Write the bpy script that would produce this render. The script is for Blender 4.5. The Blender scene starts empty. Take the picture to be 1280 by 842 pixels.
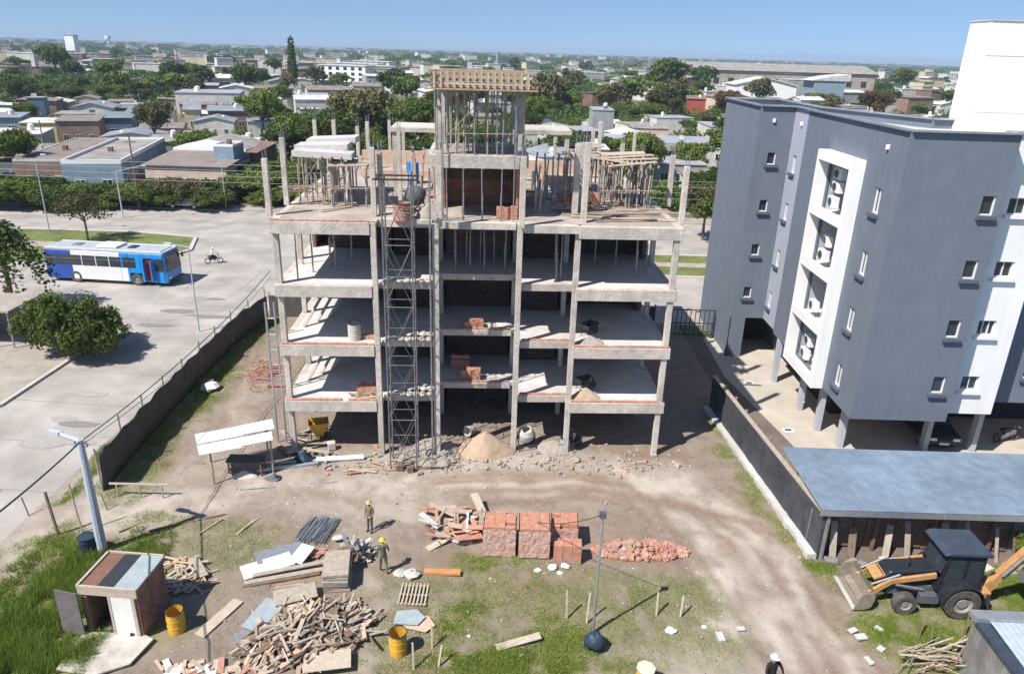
SKY_DUST, SKY_STR, HAZE_D, EXPO, SKY_LIFT, SUN_E = 0.3, 0.098, 0.00019, 0.45, 0.12, 5.0
import bpy, math, random
import numpy as np
from mathutils import Vector, Matrix
R = random.Random(11)
NR = np.random.RandomState(5)
rad = math.radians
S = bpy.context.scene
C = bpy.data.collections.new('site'); S.collection.children.link(C)

# ---------------------------------------------------------------- camera geometry (photo 1280x842)
FPX, PITCH, ROLL, CH = 921.7, rad(21.21), rad(1.719), 19.0
FW = Vector((0, math.cos(PITCH), -math.sin(PITCH)))
RT0 = Vector((1, 0, 0)); UP0 = RT0.cross(FW)
RT = RT0*math.cos(ROLL) + UP0*math.sin(ROLL)
UP = -RT0*math.sin(ROLL) + UP0*math.cos(ROLL)
def at(px, py, z=0.0):
    d = FW*FPX + RT*(px-640) - UP*(py-421)
    t = (z-CH)/d.z
    p = Vector((0, 0, CH)) + d*t
    return Vector((p.x, p.y, z))
def aty(px, py, y):
    d = FW*FPX + RT*(px-640) - UP*(py-421)
    return Vector((0, 0, CH)) + d*(y/d.y)

# ---------------------------------------------------------------- materials
MATS = {}
def mat(name, col, rough=0.85, var=0.18, scale=3.0, bump=0.15, bscale=None, metal=0.0, col2=None, big=0.0, emit=None, spec=0.3, bdist=0.02, streak=0.0):
    if name in MATS: return MATS[name]
    m = bpy.data.materials.new(name); m.use_nodes = True
    nt = m.node_tree; N = nt.nodes; L = nt.links
    b = N['Principled BSDF']
    b.inputs['Roughness'].default_value = rough
    b.inputs['Metallic'].default_value = metal
    b.inputs['Specular IOR Level'].default_value = spec
    tc = N.new('ShaderNodeTexCoord')
    n1 = N.new('ShaderNodeTexNoise'); n1.inputs['Scale'].default_value = scale; n1.inputs['Detail'].default_value = 7; n1.inputs['Roughness'].default_value = 0.65
    L.new(tc.outputs['Object'], n1.inputs['Vector'])
    mx = N.new('ShaderNodeMix'); mx.data_type = 'RGBA'
    rp = N.new('ShaderNodeMapRange'); rp.inputs[1].default_value = 0.3; rp.inputs[2].default_value = 0.7
    L.new(n1.outputs[0], rp.inputs[0]); L.new(rp.outputs[0], mx.inputs[0])
    c2 = col2 if col2 else tuple(min(1, c*(1+var)) for c in col)
    c1 = col if col2 else tuple(c*(1-var) for c in col)
    mx.inputs[6].default_value = (*c1, 1); mx.inputs[7].default_value = (*c2, 1)
    out = mx.outputs[2]
    if big or streak:
        n2 = N.new('ShaderNodeTexNoise'); n2.inputs['Scale'].default_value = 0.35 if big else 1.2; n2.inputs['Detail'].default_value = 5
        if streak:
            mp = N.new('ShaderNodeMapping'); mp.inputs['Scale'].default_value = (3.0, 3.0, 0.25)
            L.new(tc.outputs['Object'], mp.inputs[0]); L.new(mp.outputs[0], n2.inputs['Vector'])
        else: L.new(tc.outputs['Object'], n2.inputs['Vector'])
        r2 = N.new('ShaderNodeMapRange'); r2.inputs[1].default_value = 0.35; r2.inputs[2].default_value = 0.7
        k = big or streak
        r2.inputs[3].default_value = 1+k*0.35; r2.inputs[4].default_value = 1-k
        L.new(n2.outputs[0], r2.inputs[0])
        m2 = N.new('ShaderNodeMix'); m2.data_type = 'RGBA'; m2.blend_type = 'MULTIPLY'; m2.inputs[0].default_value = 1
        L.new(out, m2.inputs[6]); L.new(r2.outputs[0], m2.inputs[7]); out = m2.outputs[2]
    L.new(out, b.inputs['Base Color'])
    if bump:
        nb = N.new('ShaderNodeTexNoise'); nb.inputs['Scale'].default_value = bscale or scale*4; nb.inputs['Detail'].default_value = 6
        L.new(tc.outputs['Object'], nb.inputs['Vector'])
        bp = N.new('ShaderNodeBump'); bp.inputs['Strength'].default_value = bump; bp.inputs['Distance'].default_value = bdist*3
        L.new(nb.outputs[0], bp.inputs['Height']); L.new(bp.outputs[0], b.inputs['Normal'])
    if emit:
        b.inputs['Emission Color'].default_value = (*emit, 1); b.inputs['Emission Strength'].default_value = 1
    MATS[name] = m
    return m
def leafmat(name, c1, c2, scale=0.6):
    m = bpy.data.materials.new(name); m.use_nodes = True
    nt = m.node_tree; N = nt.nodes; L = nt.links
    b = N['Principled BSDF']; b.inputs['Roughness'].default_value = 0.62; b.inputs['Specular IOR Level'].default_value = 0.25
    tc = N.new('ShaderNodeTexCoord'); oi = N.new('ShaderNodeObjectInfo')
    n1 = N.new('ShaderNodeTexNoise'); n1.inputs['Scale'].default_value = scale; n1.inputs['Detail'].default_value = 8; n1.inputs['Roughness'].default_value = 0.75
    L.new(tc.outputs['Object'], n1.inputs['Vector'])
    a = N.new('ShaderNodeMath'); a.operation = 'MULTIPLY_ADD'; a.inputs[1].default_value = 0.5; L.new(oi.outputs['Random'], a.inputs[0])
    L.new(n1.outputs[0], a.inputs[2])
    rp = N.new('ShaderNodeMapRange'); rp.inputs[1].default_value = 0.4; rp.inputs[2].default_value = 1.1; L.new(a.outputs[0], rp.inputs[0])
    mx = N.new('ShaderNodeMix'); mx.data_type = 'RGBA'; mx.inputs[6].default_value = (*c1, 1); mx.inputs[7].default_value = (*c2, 1)
    L.new(rp.outputs[0], mx.inputs[0]); L.new(mx.outputs[2], b.inputs['Base Color'])
    tr = N.new('ShaderNodeBsdfTranslucent'); L.new(mx.outputs[2], tr.inputs[0])
    ms = N.new('ShaderNodeMixShader'); ms.inputs[0].default_value = 0.3
    L.new(b.outputs[0], ms.inputs[1]); L.new(tr.outputs[0], ms.inputs[2]); L.new(ms.outputs[0], N['Material Output'].inputs[0])
    MATS[name] = m; return m
def brickmat(name, c1, c2, mortar, scale=1.0, bw=0.33, bh=0.18, msize=0.02, axis='XZ'):
    m = bpy.data.materials.new(name); m.use_nodes = True
    nt = m.node_tree; N = nt.nodes; L = nt.links
    b = N['Principled BSDF']; b.inputs['Roughness'].default_value = 0.9; b.inputs['Specular IOR Level'].default_value = 0.2
    tc = N.new('ShaderNodeTexCoord'); sp = N.new('ShaderNodeSeparateXYZ'); cb = N.new('ShaderNodeCombineXYZ')
    L.new(tc.outputs['Object'], sp.inputs[0])
    ad = N.new('ShaderNodeMath'); ad.operation = 'ADD'; L.new(sp.outputs[0], ad.inputs[0]); L.new(sp.outputs[1], ad.inputs[1])
    L.new(ad.outputs[0], cb.inputs[0]); L.new(sp.outputs[2 if axis == 'XZ' else 1], cb.inputs[1])
    br = N.new('ShaderNodeTexBrick'); br.inputs['Scale'].default_value = scale
    br.inputs['Brick Width'].default_value = bw; br.inputs['Row Height'].default_value = bh; br.inputs['Mortar Size'].default_value = msize
    br.inputs['Color1'].default_value = (*c1, 1); br.inputs['Color2'].default_value = (*c2, 1); br.inputs['Mortar'].default_value = (*mortar, 1)
    L.new(cb.outputs[0], br.inputs['Vector'])
    n1 = N.new('ShaderNodeTexNoise'); n1.inputs['Scale'].default_value = 2.2; n1.inputs['Detail'].default_value = 7; L.new(tc.outputs['Object'], n1.inputs['Vector'])
    r2 = N.new('ShaderNodeMapRange'); r2.inputs[1].default_value = 0.3; r2.inputs[2].default_value = 0.7; r2.inputs[3].default_value = 0.75; r2.inputs[4].default_value = 1.2
    L.new(n1.outputs[0], r2.inputs[0])
    m2 = N.new('ShaderNodeMix'); m2.data_type = 'RGBA'; m2.blend_type = 'MULTIPLY'; m2.inputs[0].default_value = 1
    L.new(br.outputs[0], m2.inputs[6]); L.new(r2.outputs[0], m2.inputs[7]); L.new(m2.outputs[2], b.inputs['Base Color'])
    bp = N.new('ShaderNodeBump'); bp.inputs['Strength'].default_value = 0.5; bp.inputs['Distance'].default_value = 0.01; bp.invert = True
    L.new(br.outputs['Fac'], bp.inputs['Height']); L.new(bp.outputs[0], b.inputs['Normal'])
    MATS[name] = m; return m

M = dict(
 concrete=mat('concrete', (.42, .37, .32), col2=(.66, .61, .54), scale=2.2, bump=.45, big=.22),
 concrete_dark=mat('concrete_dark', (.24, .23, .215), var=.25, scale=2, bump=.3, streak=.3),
 screed=mat('screed', (.50, .48, .465), col2=(.66, .64, .62), scale=1.1, bump=.15, big=.15),
 deck=mat('deck', (.30, .245, .205), col2=(.50, .44, .385), scale=.9, bump=.2, big=.3),
 brick_course=mat('brick_course', (.42, .17, .115), col2=(.50, .32, .25), scale=4, bump=.4),
 soffit=mat('soffit', (.06, .06, .065), var=.2, scale=1.5, bump=.2),  # near-black: interior shade put into the ceiling colour
 brick=brickmat('brick', (.43, .15, .08), (.52, .21, .12), (.36, .31, .27)),
 brick_shade=brickmat('brick_shade', (.07, .045, .04), (.09, .06, .05), (.085, .08, .075)),  # brick with the shade of the open floors put into its colour
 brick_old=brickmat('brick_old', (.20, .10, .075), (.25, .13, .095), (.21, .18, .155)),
 brick_load=brickmat('brick_load', (.55, .19, .10), (.66, .27, .15), (.30, .10, .06), bw=.33, bh=.19, msize=.012),
 hollow=mat('hollow_brick', (.40, .155, .095), col2=(.56, .31, .22), scale=5, bump=.3),
 wrap=mat('plastic_wrap', (.56, .44, .41), col2=(.56, .28, .20), rough=.25, scale=2.2, bump=.7, bscale=5, spec=.6, bdist=.04),
 wood=mat('wood', (.30, .215, .145), col2=(.47, .37, .27), scale=6, bump=.3),
 wood_grey=mat('wood_grey', (.30, .25, .20), col2=(.47, .41, .34), scale=5, bump=.3),
 wood_pale=mat('wood_pale', (.42, .345, .27), col2=(.54, .46, .37), scale=5, bump=.25),
 brown_board=mat('brown_board', (.15, .10, .075), col2=(.23, .175, .14), scale=3, bump=.3, big=.2),
 wood_dark=mat('wood_dark', (.13, .085, .06), col2=(.25, .18, .13), scale=5, bump=.3),
 steel=mat('steel', (.33, .34, .36), rough=.5, metal=.6, scale=8, bump=.1),
 steel_worn=mat('steel_worn', (.12, .12, .125), rough=.65, metal=.3, scale=6, col2=(.24, .235, .23), bump=.1),
 steel_dark=mat('steel_dark', (.06, .065, .075), rough=.5, metal=.4, scale=8, bump=.1),
 rebar=mat('rebar', (.17, .21, .26), rough=.5, metal=.4, scale=10, bump=.1, col2=(.36, .42, .47)),
 galv=mat('galvanised', (.45, .47, .50), rough=.4, metal=.6, scale=5, bump=.05, big=.15),
 tin=mat('tin_roof', (.21, .27, .345), rough=.6, metal=.15, scale=2, bump=.05, big=.2),
 white_sheet=mat('white_sheet', (.78, .77, .74), rough=.6, var=.08, scale=3, bump=.05, big=.1),
 white=mat('white_paint', (.84, .84, .83), rough=.7, var=.04, scale=.8, bump=.08, streak=.04),
 grey_wall=mat('grey_wall', (.155, .180, .222), rough=.85, var=.08, scale=1.0, bump=.08, streak=.05),
 light_wall=mat('light_wall', (.37, .40, .47), rough=.85, var=.06, scale=1.2, bump=.06, streak=.05),
 pillar=mat('pillar', (.42, .44, .49), rough=.85, var=.06, scale=1.5, bump=.06),
 shade_void=mat('shade_wall', (.035, .035, .04), var=.2, scale=2, bump=.1),  # near-black paint standing in for the shade under the apartment block
 glass=mat('window_glass', (.035, .045, .055), rough=.08, var=.2, scale=2, bump=0, spec=.7),
 frame_white=mat('window_frame', (.78, .78, .78), rough=.4, var=.03, bump=0),
 sill=mat('window_sill', (.42, .44, .47), rough=.6, var=.05, bump=.05),
 sill_dark=mat('window_sill_dark', (.10, .12, .15), rough=.6, var=.05, bump=.05),
 paving=mat('paving', (.44, .385, .325), col2=(.52, .465, .40), scale=1.5, bump=.1, big=.1),
 strip=mat('earth_strip', (.15, .11, .095), col2=(.21, .165, .14), scale=2, bump=.3, big=.2),
 road=mat('road_concrete', (.35, .315, .28), col2=(.44, .41, .375), scale=.45, bump=.25, bscale=6, big=.26),
 kerb=mat('kerb', (.50, .48, .44), var=.12, scale=3, bump=.15),
 verge=mat('verge', (.32, .275, .23), col2=(.43, .385, .33), scale=1.1, bump=.4, bscale=6, big=.2),
 turf=mat('turf', (.10, .14, .03), col2=(.21, .22, .08), scale=1.3, bump=.6, bscale=10, big=.3),
 town=mat('town_ground', (.07, .095, .035), col2=(.19, .18, .11), scale=.06, bump=.2, bscale=1, big=.0),
 mesh_dark=mat('shade_mesh', (.06, .06, .05), col2=(.115, .11, .095), scale=2, bump=.4, bscale=6),
 wall_dark=mat('wall_dark', (.045, .048, .06), col2=(.085, .09, .10), rough=.7, scale=1.6, bump=.2, big=.3),
 plaster=mat('plaster', (.56, .54, .52), var=.12, scale=2, bump=.2, big=.2),
 sand=mat('sand', (.38, .27, .18), col2=(.47, .36, .26), scale=3, bump=.3, bscale=20),
 rubble=mat('rubble', (.26, .225, .19), col2=(.40, .36, .32), scale=3, bump=.5),
 yellow=mat('yellow_paint', (.62, .32, .03), col2=(.70, .42, .05), rough=.5, scale=5, bump=.1, streak=.3),
 orange=mat('machine_orange', (.42, .21, .07), col2=(.52, .31, .14), rough=.45, scale=4, bump=.05, big=.1),
 black=mat('black_paint', (.022, .025, .03), rough=.35, var=.3, scale=4, bump=.05),
 navy=mat('cab_roof', (.045, .06, .085), rough=.4, var=.25, scale=3, bump=.05),
 rubber=mat('rubber', (.045, .042, .04), col2=(.14, .125, .11), rough=.9, scale=4, bump=.4),
 hub=mat('hub', (.26, .24, .22), rough=.6, var=.2, scale=5, bump=.1),
 chassis=mat('chassis', (.10, .11, .125), rough=.6, var=.3, scale=5, bump=.1),
 busblue=mat('bus_blue', (.02, .27, .68), rough=.25, var=.06, scale=2, bump=0, spec=.5),
 busdeep=mat('bus_deep_blue', (.02, .075, .36), rough=.25, var=.06, scale=2, bump=0, spec=.5),
 buswhite=mat('bus_white', (.74, .75, .76), rough=.3, var=.04, scale=2, bump=0, spec=.5),
 busroof=mat('bus_roof', (.40, .43, .46), rough=.5, var=.12, scale=2, bump=.05),
 pole_pale=mat('pole_pale', (.46, .50, .56), rough=.6, var=.12, scale=6, bump=.1),
 bark=mat('bark', (.13, .10, .075), col2=(.22, .18, .14), scale=4, bump=.6),
 cable=mat('cable', (.03, .03, .035), rough=.6, var=.2, bump=0),
 cable_pale=mat('cable_pale', (.30, .32, .30), rough=.6, var=.2, bump=0),
 bluetank=mat('blue_plastic', (.03, .22, .62), rough=.35, var=.08, bump=.03),
 tarp=mat('dark_tarp', (.03, .05, .075), rough=.45, var=.3, scale=3, bump=.6, bscale=4, bdist=.04),
 bag=mat('cement_bag', (.46, .43, .38), col2=(.58, .55, .50), scale=5, bump=.4),
 bluesheet=mat('pale_blue_sheet', (.34, .39, .41), rough=.5, var=.15, scale=3, bump=.2),
 pinkboard=mat('pink_board', (.50, .33, .24), col2=(.62, .45, .33), scale=3, bump=.2),
 door_grey=mat('grey_door', (.16, .145, .14), rough=.7, var=.2, scale=3, bump=.1),
 floor_red=mat('red_floor', (.42, .20, .14), var=.2, scale=3, bump=.2),
)
LEAF = dict(
 dark=leafmat('leaf_dark', (.038, .068, .014), (.125, .17, .034)),
 mid=leafmat('leaf_mid', (.07, .115, .018), (.19, .25, .05)),
 light=leafmat('leaf_light', (.085, .13, .018), (.20, .25, .050)),
 olive=leafmat('leaf_olive', (.085, .085, .03), (.19, .18, .075)),
 bronze=leafmat('leaf_bronze', (.12, .085, .035), (.24, .18, .085)),
 far=leafmat('leaf_far', (.055, .11, .02), (.21, .29, .065), scale=.02),
 grass=leafmat('grass_blade', (.12, .21, .022), (.31, .37, .08), scale=.9),
)

LEAF['mid2'] = leafmat('leaf_garden', (.06, .11, .018), (.21, .28, .055), scale=.12)
# ---------------------------------------------------------------- mesh collector
class MB:
    def __init__(s): s.v = []; s.f = []; s.mi = []; s.k = 0
    def add(s, vs, fs):
        n = len(s.v); s.v += [tuple(v) for v in vs]; s.f += [tuple(i+n for i in f) for f in fs]; s.mi += [s.k]*len(fs); return s
    def box(s, x0, x1, y0, y1, z0, z1):
        return s.add([(x0, y0, z0), (x1, y0, z0), (x1, y1, z0), (x0, y1, z0), (x0, y0, z1), (x1, y0, z1), (x1, y1, z1), (x0, y1, z1)],
                     [(0, 3, 2, 1), (4, 5, 6, 7), (0, 1, 5, 4), (1, 2, 6, 5), (2, 3, 7, 6), (3, 0, 4, 7)])
    def bx(s, c, sz, rz=0, rx=0, ry=0):
        m = Matrix.Translation(c) @ Matrix.Rotation(rz, 4, 'Z') @ Matrix.Rotation(ry, 4, 'Y') @ Matrix.Rotation(rx, 4, 'X')
        a, b, d = sz[0]/2, sz[1]/2, sz[2]/2
        vs = [m @ Vector(p) for p in [(-a, -b, -d), (a, -b, -d), (a, b, -d), (-a, b, -d), (-a, -b, d), (a, -b, d), (a, b, d), (-a, b, d)]]
        return s.add(vs, [(0, 3, 2, 1), (4, 5, 6, 7), (0, 1, 5, 4), (1, 2, 6, 5), (2, 3, 7, 6), (3, 0, 4, 7)])
    def bar(s, p, q, w, h=None, up=(0, 0, 1)):
        p = Vector(p); q = Vector(q); h = h or w; d = (q-p)
        if d.length < 1e-6: return s
        d.normalize(); u = Vector(up)
        if abs(d.dot(u)) > .98: u = Vector((0, 1, 0))
        r = d.cross(u).normalized(); u = r.cross(d).normalized()
        vs = []
        for e in (p, q):
            for a, b in ((-1, -1), (1, -1), (1, 1), (-1, 1)): vs.append(e + r*(a*w/2) + u*(b*h/2))
        return s.add(vs, [(0, 1, 2, 3), (7, 6, 5, 4), (0, 4, 5, 1), (1, 5, 6, 2), (2, 6, 7, 3), (3, 7, 4, 0)])
    def tube(s, p, q, r, n=8, r2=None, cap=True):
        p = Vector(p); q = Vector(q); d = (q-p); r2 = r if r2 is None else r2
        if d.length < 1e-6: return s
        d.normalize(); u = Vector((0, 0, 1)) if abs(d.z) < .95 else Vector((1, 0, 0))
        a = d.cross(u).normalized(); b = d.cross(a)
        vs = []
        for e, rr in ((p, r), (q, r2)):
            for i in range(n):
                t = 2*math.pi*i/n; vs.append(e + a*(rr*math.cos(t)) + b*(rr*math.sin(t)))
        fs = [(i, (i+1) % n, n+(i+1) % n, n+i) for i in range(n)]
        if cap: fs += [tuple(range(n-1, -1, -1)), tuple(range(n, 2*n))]
        return s.add(vs, fs)
    def path(s, pts, r, n=6):
        for a, b in zip(pts[:-1], pts[1:]): s.tube(a, b, r, n)
        return s
    def ring(s, c, axis, prof, n=20):      # prof: (offset along axis, radius)
        c = Vector(c); d = Vector(axis).normalized(); u = Vector((0, 0, 1)) if abs(d.z) < .95 else Vector((1, 0, 0))
        a = d.cross(u).normalized(); b = d.cross(a); vs = []; fs = []
        for o, r in prof:
            for i in range(n):
                t = 2*math.pi*i/n; vs.append(c + d*o + a*(r*math.cos(t)) + b*(r*math.sin(t)))
        m = len(prof)
        for j in range(m-1):
            for i in range(n): fs.append((j*n+i, j*n+(i+1) % n, (j+1)*n+(i+1) % n, (j+1)*n+i))
        return s.add(vs, fs)
    def prism(s, poly, z0, z1):
        n = len(poly); vs = [(p[0], p[1], z0) for p in poly] + [(p[0], p[1], z1) for p in poly]
        fs = [tuple(range(n-1, -1, -1)), tuple(range(n, 2*n))] + [(i, (i+1) % n, n+(i+1) % n, n+i) for i in range(n)]
        return s.add(vs, fs)
    def extr(s, poly, d):     # poly of 3d points, extruded by vector d
        n = len(poly); d = Vector(d); vs = [Vector(p) for p in poly] + [Vector(p)+d for p in poly]
        fs = [tuple(range(n-1, -1, -1)), tuple(range(n, 2*n))] + [(i, (i+1) % n, n+(i+1) % n, n+i) for i in range(n)]
        return s.add(vs, fs)
    def quad(s, *p): return s.add(p, [tuple(range(len(p)))])
    def blob(s, c, sz, rng, n=9, m=6, j=.15, flat=True):
        vs = []; fs = []
        for k in range(m+1):
            ph = math.pi*k/m
            for i in range(n):
                t = 2*math.pi*i/n; q = 1+rng.uniform(-j, j)
                z = math.cos(ph)
                if flat and z < -.1: z = -.1
                vs.append((c[0]+sz[0]*math.sin(ph)*math.cos(t)*q, c[1]+sz[1]*math.sin(ph)*math.sin(t)*q, c[2]+sz[2]*z*q))
        for k in range(m):
            for i in range(n): fs.append((k*n+i, (k+1)*n+i, (k+1)*n+(i+1) % n, k*n+(i+1) % n))
        return s.add(vs, fs)
    def build(s, name, m, parent=None, loc=None, rz=0, bevel=0, smooth=False, label=None):
        me = bpy.data.meshes.new(name); me.from_pydata(s.v, [], s.f)
        for mm in (m if isinstance(m, (list, tuple)) else [m]): me.materials.append(mm)
        if any(s.mi): me.polygons.foreach_set('material_index', s.mi)
        me.validate(); 
        if smooth: me.polygons.foreach_set('use_smooth', [True]*len(me.polygons))
        me.update()
        o = bpy.data.objects.new(name, me); C.objects.link(o)
        if parent: o.parent = parent
        if loc is not None: o.location = loc
        o.rotation_euler.z = rz
        if bevel:
            b = o.modifiers.new('bevel', 'BEVEL'); b.width = bevel; b.segments = 1; b.limit_method = 'ANGLE'; b.angle_limit = .7
        if label: o['label'] = label
        return o
def tag(o, label=None, cat=None, group=None, kind=None):
    if label: o['label'] = label
    if cat: o['category'] = cat
    if group: o['group'] = group
    if kind: o['kind'] = kind
    return o
def thing(name, label, cat, loc=(0, 0, 0), rz=0, group=None):
    o = bpy.data.objects.new(name, None); C.objects.link(o); o.location = loc; o.rotation_euler = (0, 0, rz)
    o.empty_display_size = .3
    return tag(o, label, cat, group)
def struct(mb, name, m, **k): return tag(mb.build(name, m, **k), kind='structure')
KIDS = {}
def kids(o): return [c for c in C.objects if c.parent == o]
def copytree(o, kidmap=None, loc=None, rz=None, scale=None, label=None, group=None, cat=None):
    """kidmap: cached list of (child,[grandchildren])"""
    r = o.copy(); C.objects.link(r)
    if loc is not None: r.location = loc
    if rz is not None: r.rotation_euler = (0, 0, rz)
    if scale is not None: r.scale = scale if hasattr(scale, '__len__') else (scale,)*3
    if label: r['label'] = label
    if group: r['group'] = group
    if cat: r['category'] = cat
    for ch, gs in (kidmap or []):
        c = ch.copy(); C.objects.link(c); c.parent = r
        for g in gs:
            d = g.copy(); C.objects.link(d); d.parent = c
    return r
def kmap(o):
    allo = list(C.objects); ks = [c for c in allo if c.parent == o]
    return [(k, [g for g in allo if g.parent == k]) for k in ks]
def npmesh(name, verts, faces, m, parent=None, loc=None):
    """verts (n,3), faces (m,k) arrays"""
    me = bpy.data.meshes.new(name); nf, k = faces.shape
    me.vertices.add(len(verts)); me.vertices.foreach_set('co', verts.astype(np.float32).ravel())
    me.loops.add(nf*k); me.loops.foreach_set('vertex_index', faces.astype(np.int32).ravel())
    me.polygons.add(nf); me.polygons.foreach_set('loop_start', np.arange(0, nf*k, k, dtype=np.int32)); me.polygons.foreach_set('loop_total', np.full(nf, k, dtype=np.int32))
    me.materials.append(m); me.update(calc_edges=True); me.validate()
    o = bpy.data.objects.new(name, me); C.objects.link(o)
    if parent: o.parent = parent
    if loc is not None: o.location = loc
    return o
def leafcloud(cen, nrm, size, rng, jit=.8):
    """quads at cen with normals about nrm"""
    n = len(cen)
    nn = nrm + rng.normal(0, jit, (n, 3)); nn /= np.linalg.norm(nn, axis=1)[:, None]+1e-9
    a = np.cross(nn, rng.normal(0, 1, (n, 3))); a /= np.linalg.norm(a, axis=1)[:, None]+1e-9
    b = np.cross(nn, a); s = (size*rng.uniform(.6, 1.4, n))[:, None]
    v = np.stack([cen-a*s*.5, cen-b*s*.28, cen+a*s*.5, cen+b*s*.28], 1).reshape(-1, 3)
    f = np.arange(4*n).reshape(-1, 4)
    return v, f
def crown_pts(rng, n, lobes, shell=.55):
    """lobes: list (cx,cy,cz,rx,ry,rz)"""
    w = np.array([l[3]*l[4]+l[5]*l[4] for l in lobes]); w = w/w.sum()
    idx = rng.choice(len(lobes), n, p=w); L = np.array(lobes)[idx]
    d = rng.normal(0, 1, (n, 3)); d /= np.linalg.norm(d, axis=1)[:, None]
    r = 1 - rng.rand(n)**1.3*shell + rng.normal(0, .06, n)
    # twiggy clumps
    p = L[:, :3] + d*L[:, 3:]*r[:, None]
    return p, d
# ================================================================ GROUND, ROADS
g = MB(); n = 24
g.add([(-4500+9000*i/n, -300+9300*j/n, -.03) for j in range(n+1) for i in range(n+1)],
      [(j*(n+1)+i, j*(n+1)+i+1, (j+1)*(n+1)+i+1, (j+1)*(n+1)+i) for j in range(n) for i in range(n)])
struct(g, 'ground', MATS['town_ground'])
# avenue (both lanes), big road to the left of the site
g = MB().quad((-260, 57, 0), (260, 57, 0), (260, 88.3, 0), (-260, 88.3, 0)); struct(g, 'avenue', M['road'], loc=(0, 0, 0))
pl = [at(0, 520), at(60, 470), at(122, 432), at(160, 405)]
g = MB().quad((-45, -10, .004), (-21, -10, .004), (-19.6, 28, .004), (-19.6, 47, .004), (-18.7, 57, .004), (-19, 60, .004), (-62, 60, .004), (-62, 40, .004))
struct(g, 'side_road', M['road'])
g = MB().quad((-19, 52.5, .006), (60, 52.5, .006), (60, 57.2, .006), (-19, 57.2, .006)); struct(g, 'pavement', M['verge'])
# pavement west of the side road with kerb
a, b_, c_ = at(0, 508), at(122, 428), at(190, 392)
g = MB(); g.prism([(-70, 20), (a.x-8, a.y-10), (a.x, a.y), (b_.x, b_.y), (-33, 52.5), (-70, 52.5)], -.02, .10); struct(g, 'west_pavement', M['verge'])
g = MB()
pk = [(a.x-8, a.y-10), (a.x, a.y), (b_.x, b_.y), (-33, 52.5)]
for p, q in zip(pk[:-1], pk[1:]): g.bar((p[0], p[1], .06), (q[0], q[1], .06), .22, .16)
struct(g, 'kerb', M['kerb'])
# medians
def median(poly, nm):
    g = MB(); g.prism(poly, -.02, .11); struct(g, nm, M['turf'])
    g = MB()
    for p, q in zip(poly, poly[1:]+poly[:1]): g.bar((p[0], p[1], .07), (q[0], q[1], .07), .35, .17)
    struct(g, nm+'_kerb', M['kerb'])
median([(-200, 63.3), (-40, 63.3), (-33, 66), (-31.5, 69.5), (-33, 74.5), (-40, 76), (-200, 76)], 'median')
median([(9, 65.3), (200, 65.3), (200, 73), (9, 73), (6.5, 69)], 'east_median')
g = MB()
g.quad((-200, 69, .118), (-34, 69, .118), (-34, 71, .118), (-200, 71, .118)); g.quad((9, 68.5, .118), (200, 68.5, .118), (200, 70, .118), (9, 70, .118)); struct(g, 'median_path', M['verge'])
g = MB(); g.box(-260, 260, 88.3, 91.5, -.02, .12); struct(g, 'far_pavement', M['verge'])
# crack/joint lines of the concrete road slabs: narrow dark bitumen strips
g = MB()
for k in range(11):
    y = 16+k*4.2; g.quad((-28.5-(0 if y > 36 else (36-y)*.5), y, .010), (-20.0, y-.6, .010), (-20.0, y-.56, .010), (-28.5-(0 if y > 36 else (36-y)*.5), y+.04, .010))
for k in range(30):
    x = -90+k*4.5; g.quad((x, 57.3, .010), (x+.05, 57.3, .010), (x+.05, 63, .010), (x, 63, .010)) if x < 12 else None
struct(g, 'road_joints', mat('bitumen', (.23, .22, .21), var=.1, bump=0))

rs = random.Random(8)
for i in range(26):     # repaired patches and oil stains on the concrete
    x, y = rs.choice([(rs.uniform(-27, -20.5), rs.uniform(22, 56)), (rs.uniform(-60, 14), rs.uniform(58, 87))])
    n__ = 11; rx_, ry_ = rs.uniform(.4, 1.6), rs.uniform(.2, .6)
    MBp = MB().add([(x+rx_*math.cos(k*6.283/n__)*rs.uniform(.7, 1.1), y+ry_*math.sin(k*6.283/n__)*rs.uniform(.7, 1.1), .014+i*.0004) for k in range(n__)], [tuple(range(n__))])
    struct(MBp, 'road_patch', mat('patch_dark', (.235, .215, .20), var=.1, bump=.1) if i % 3 else mat('patch_pale', (.36, .335, .31), var=.1, bump=.1))
# ---- building-site ground: one displaced sheet with earth / dust / turf masks
nx, ny = 420, 330
X0, X1, Y0, Y1 = -20.2, 27.0, 10.0, 52.6
xs = np.linspace(X0, X1, nx); ys = np.linspace(Y0, Y1, ny); GX, GY = np.meshgrid(xs, ys)
def vnoise(x, y, sc, seed):
    r = np.random.RandomState(seed); G = r.rand(64, 64)
    u = x*sc+1000; v = y*sc+1000; i = np.floor(u).astype(int); j = np.floor(v).astype(int); fu = u-i; fv = v-j
    fu = fu*fu*(3-2*fu); fv = fv*fv*(3-2*fv)
    g = lambda a, b: G[a % 64, b % 64]
    return (g(i, j)*(1-fu)+g(i+1, j)*fu)*(1-fv)+(g(i, j+1)*(1-fu)+g(i+1, j+1)*fu)*fv
def fbm(x, y, sc, seed, o=4):
    t = 0; a = .5
    for k in range(o): t = t+a*vnoise(x, y, sc*2**k, seed+k); a *= .5
    return t
WX = GX+(fbm(GX, GY, .6, 3)-.47)*2.2; WY = GY+(fbm(GX, GY, .6, 9)-.47)*2.2
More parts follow.
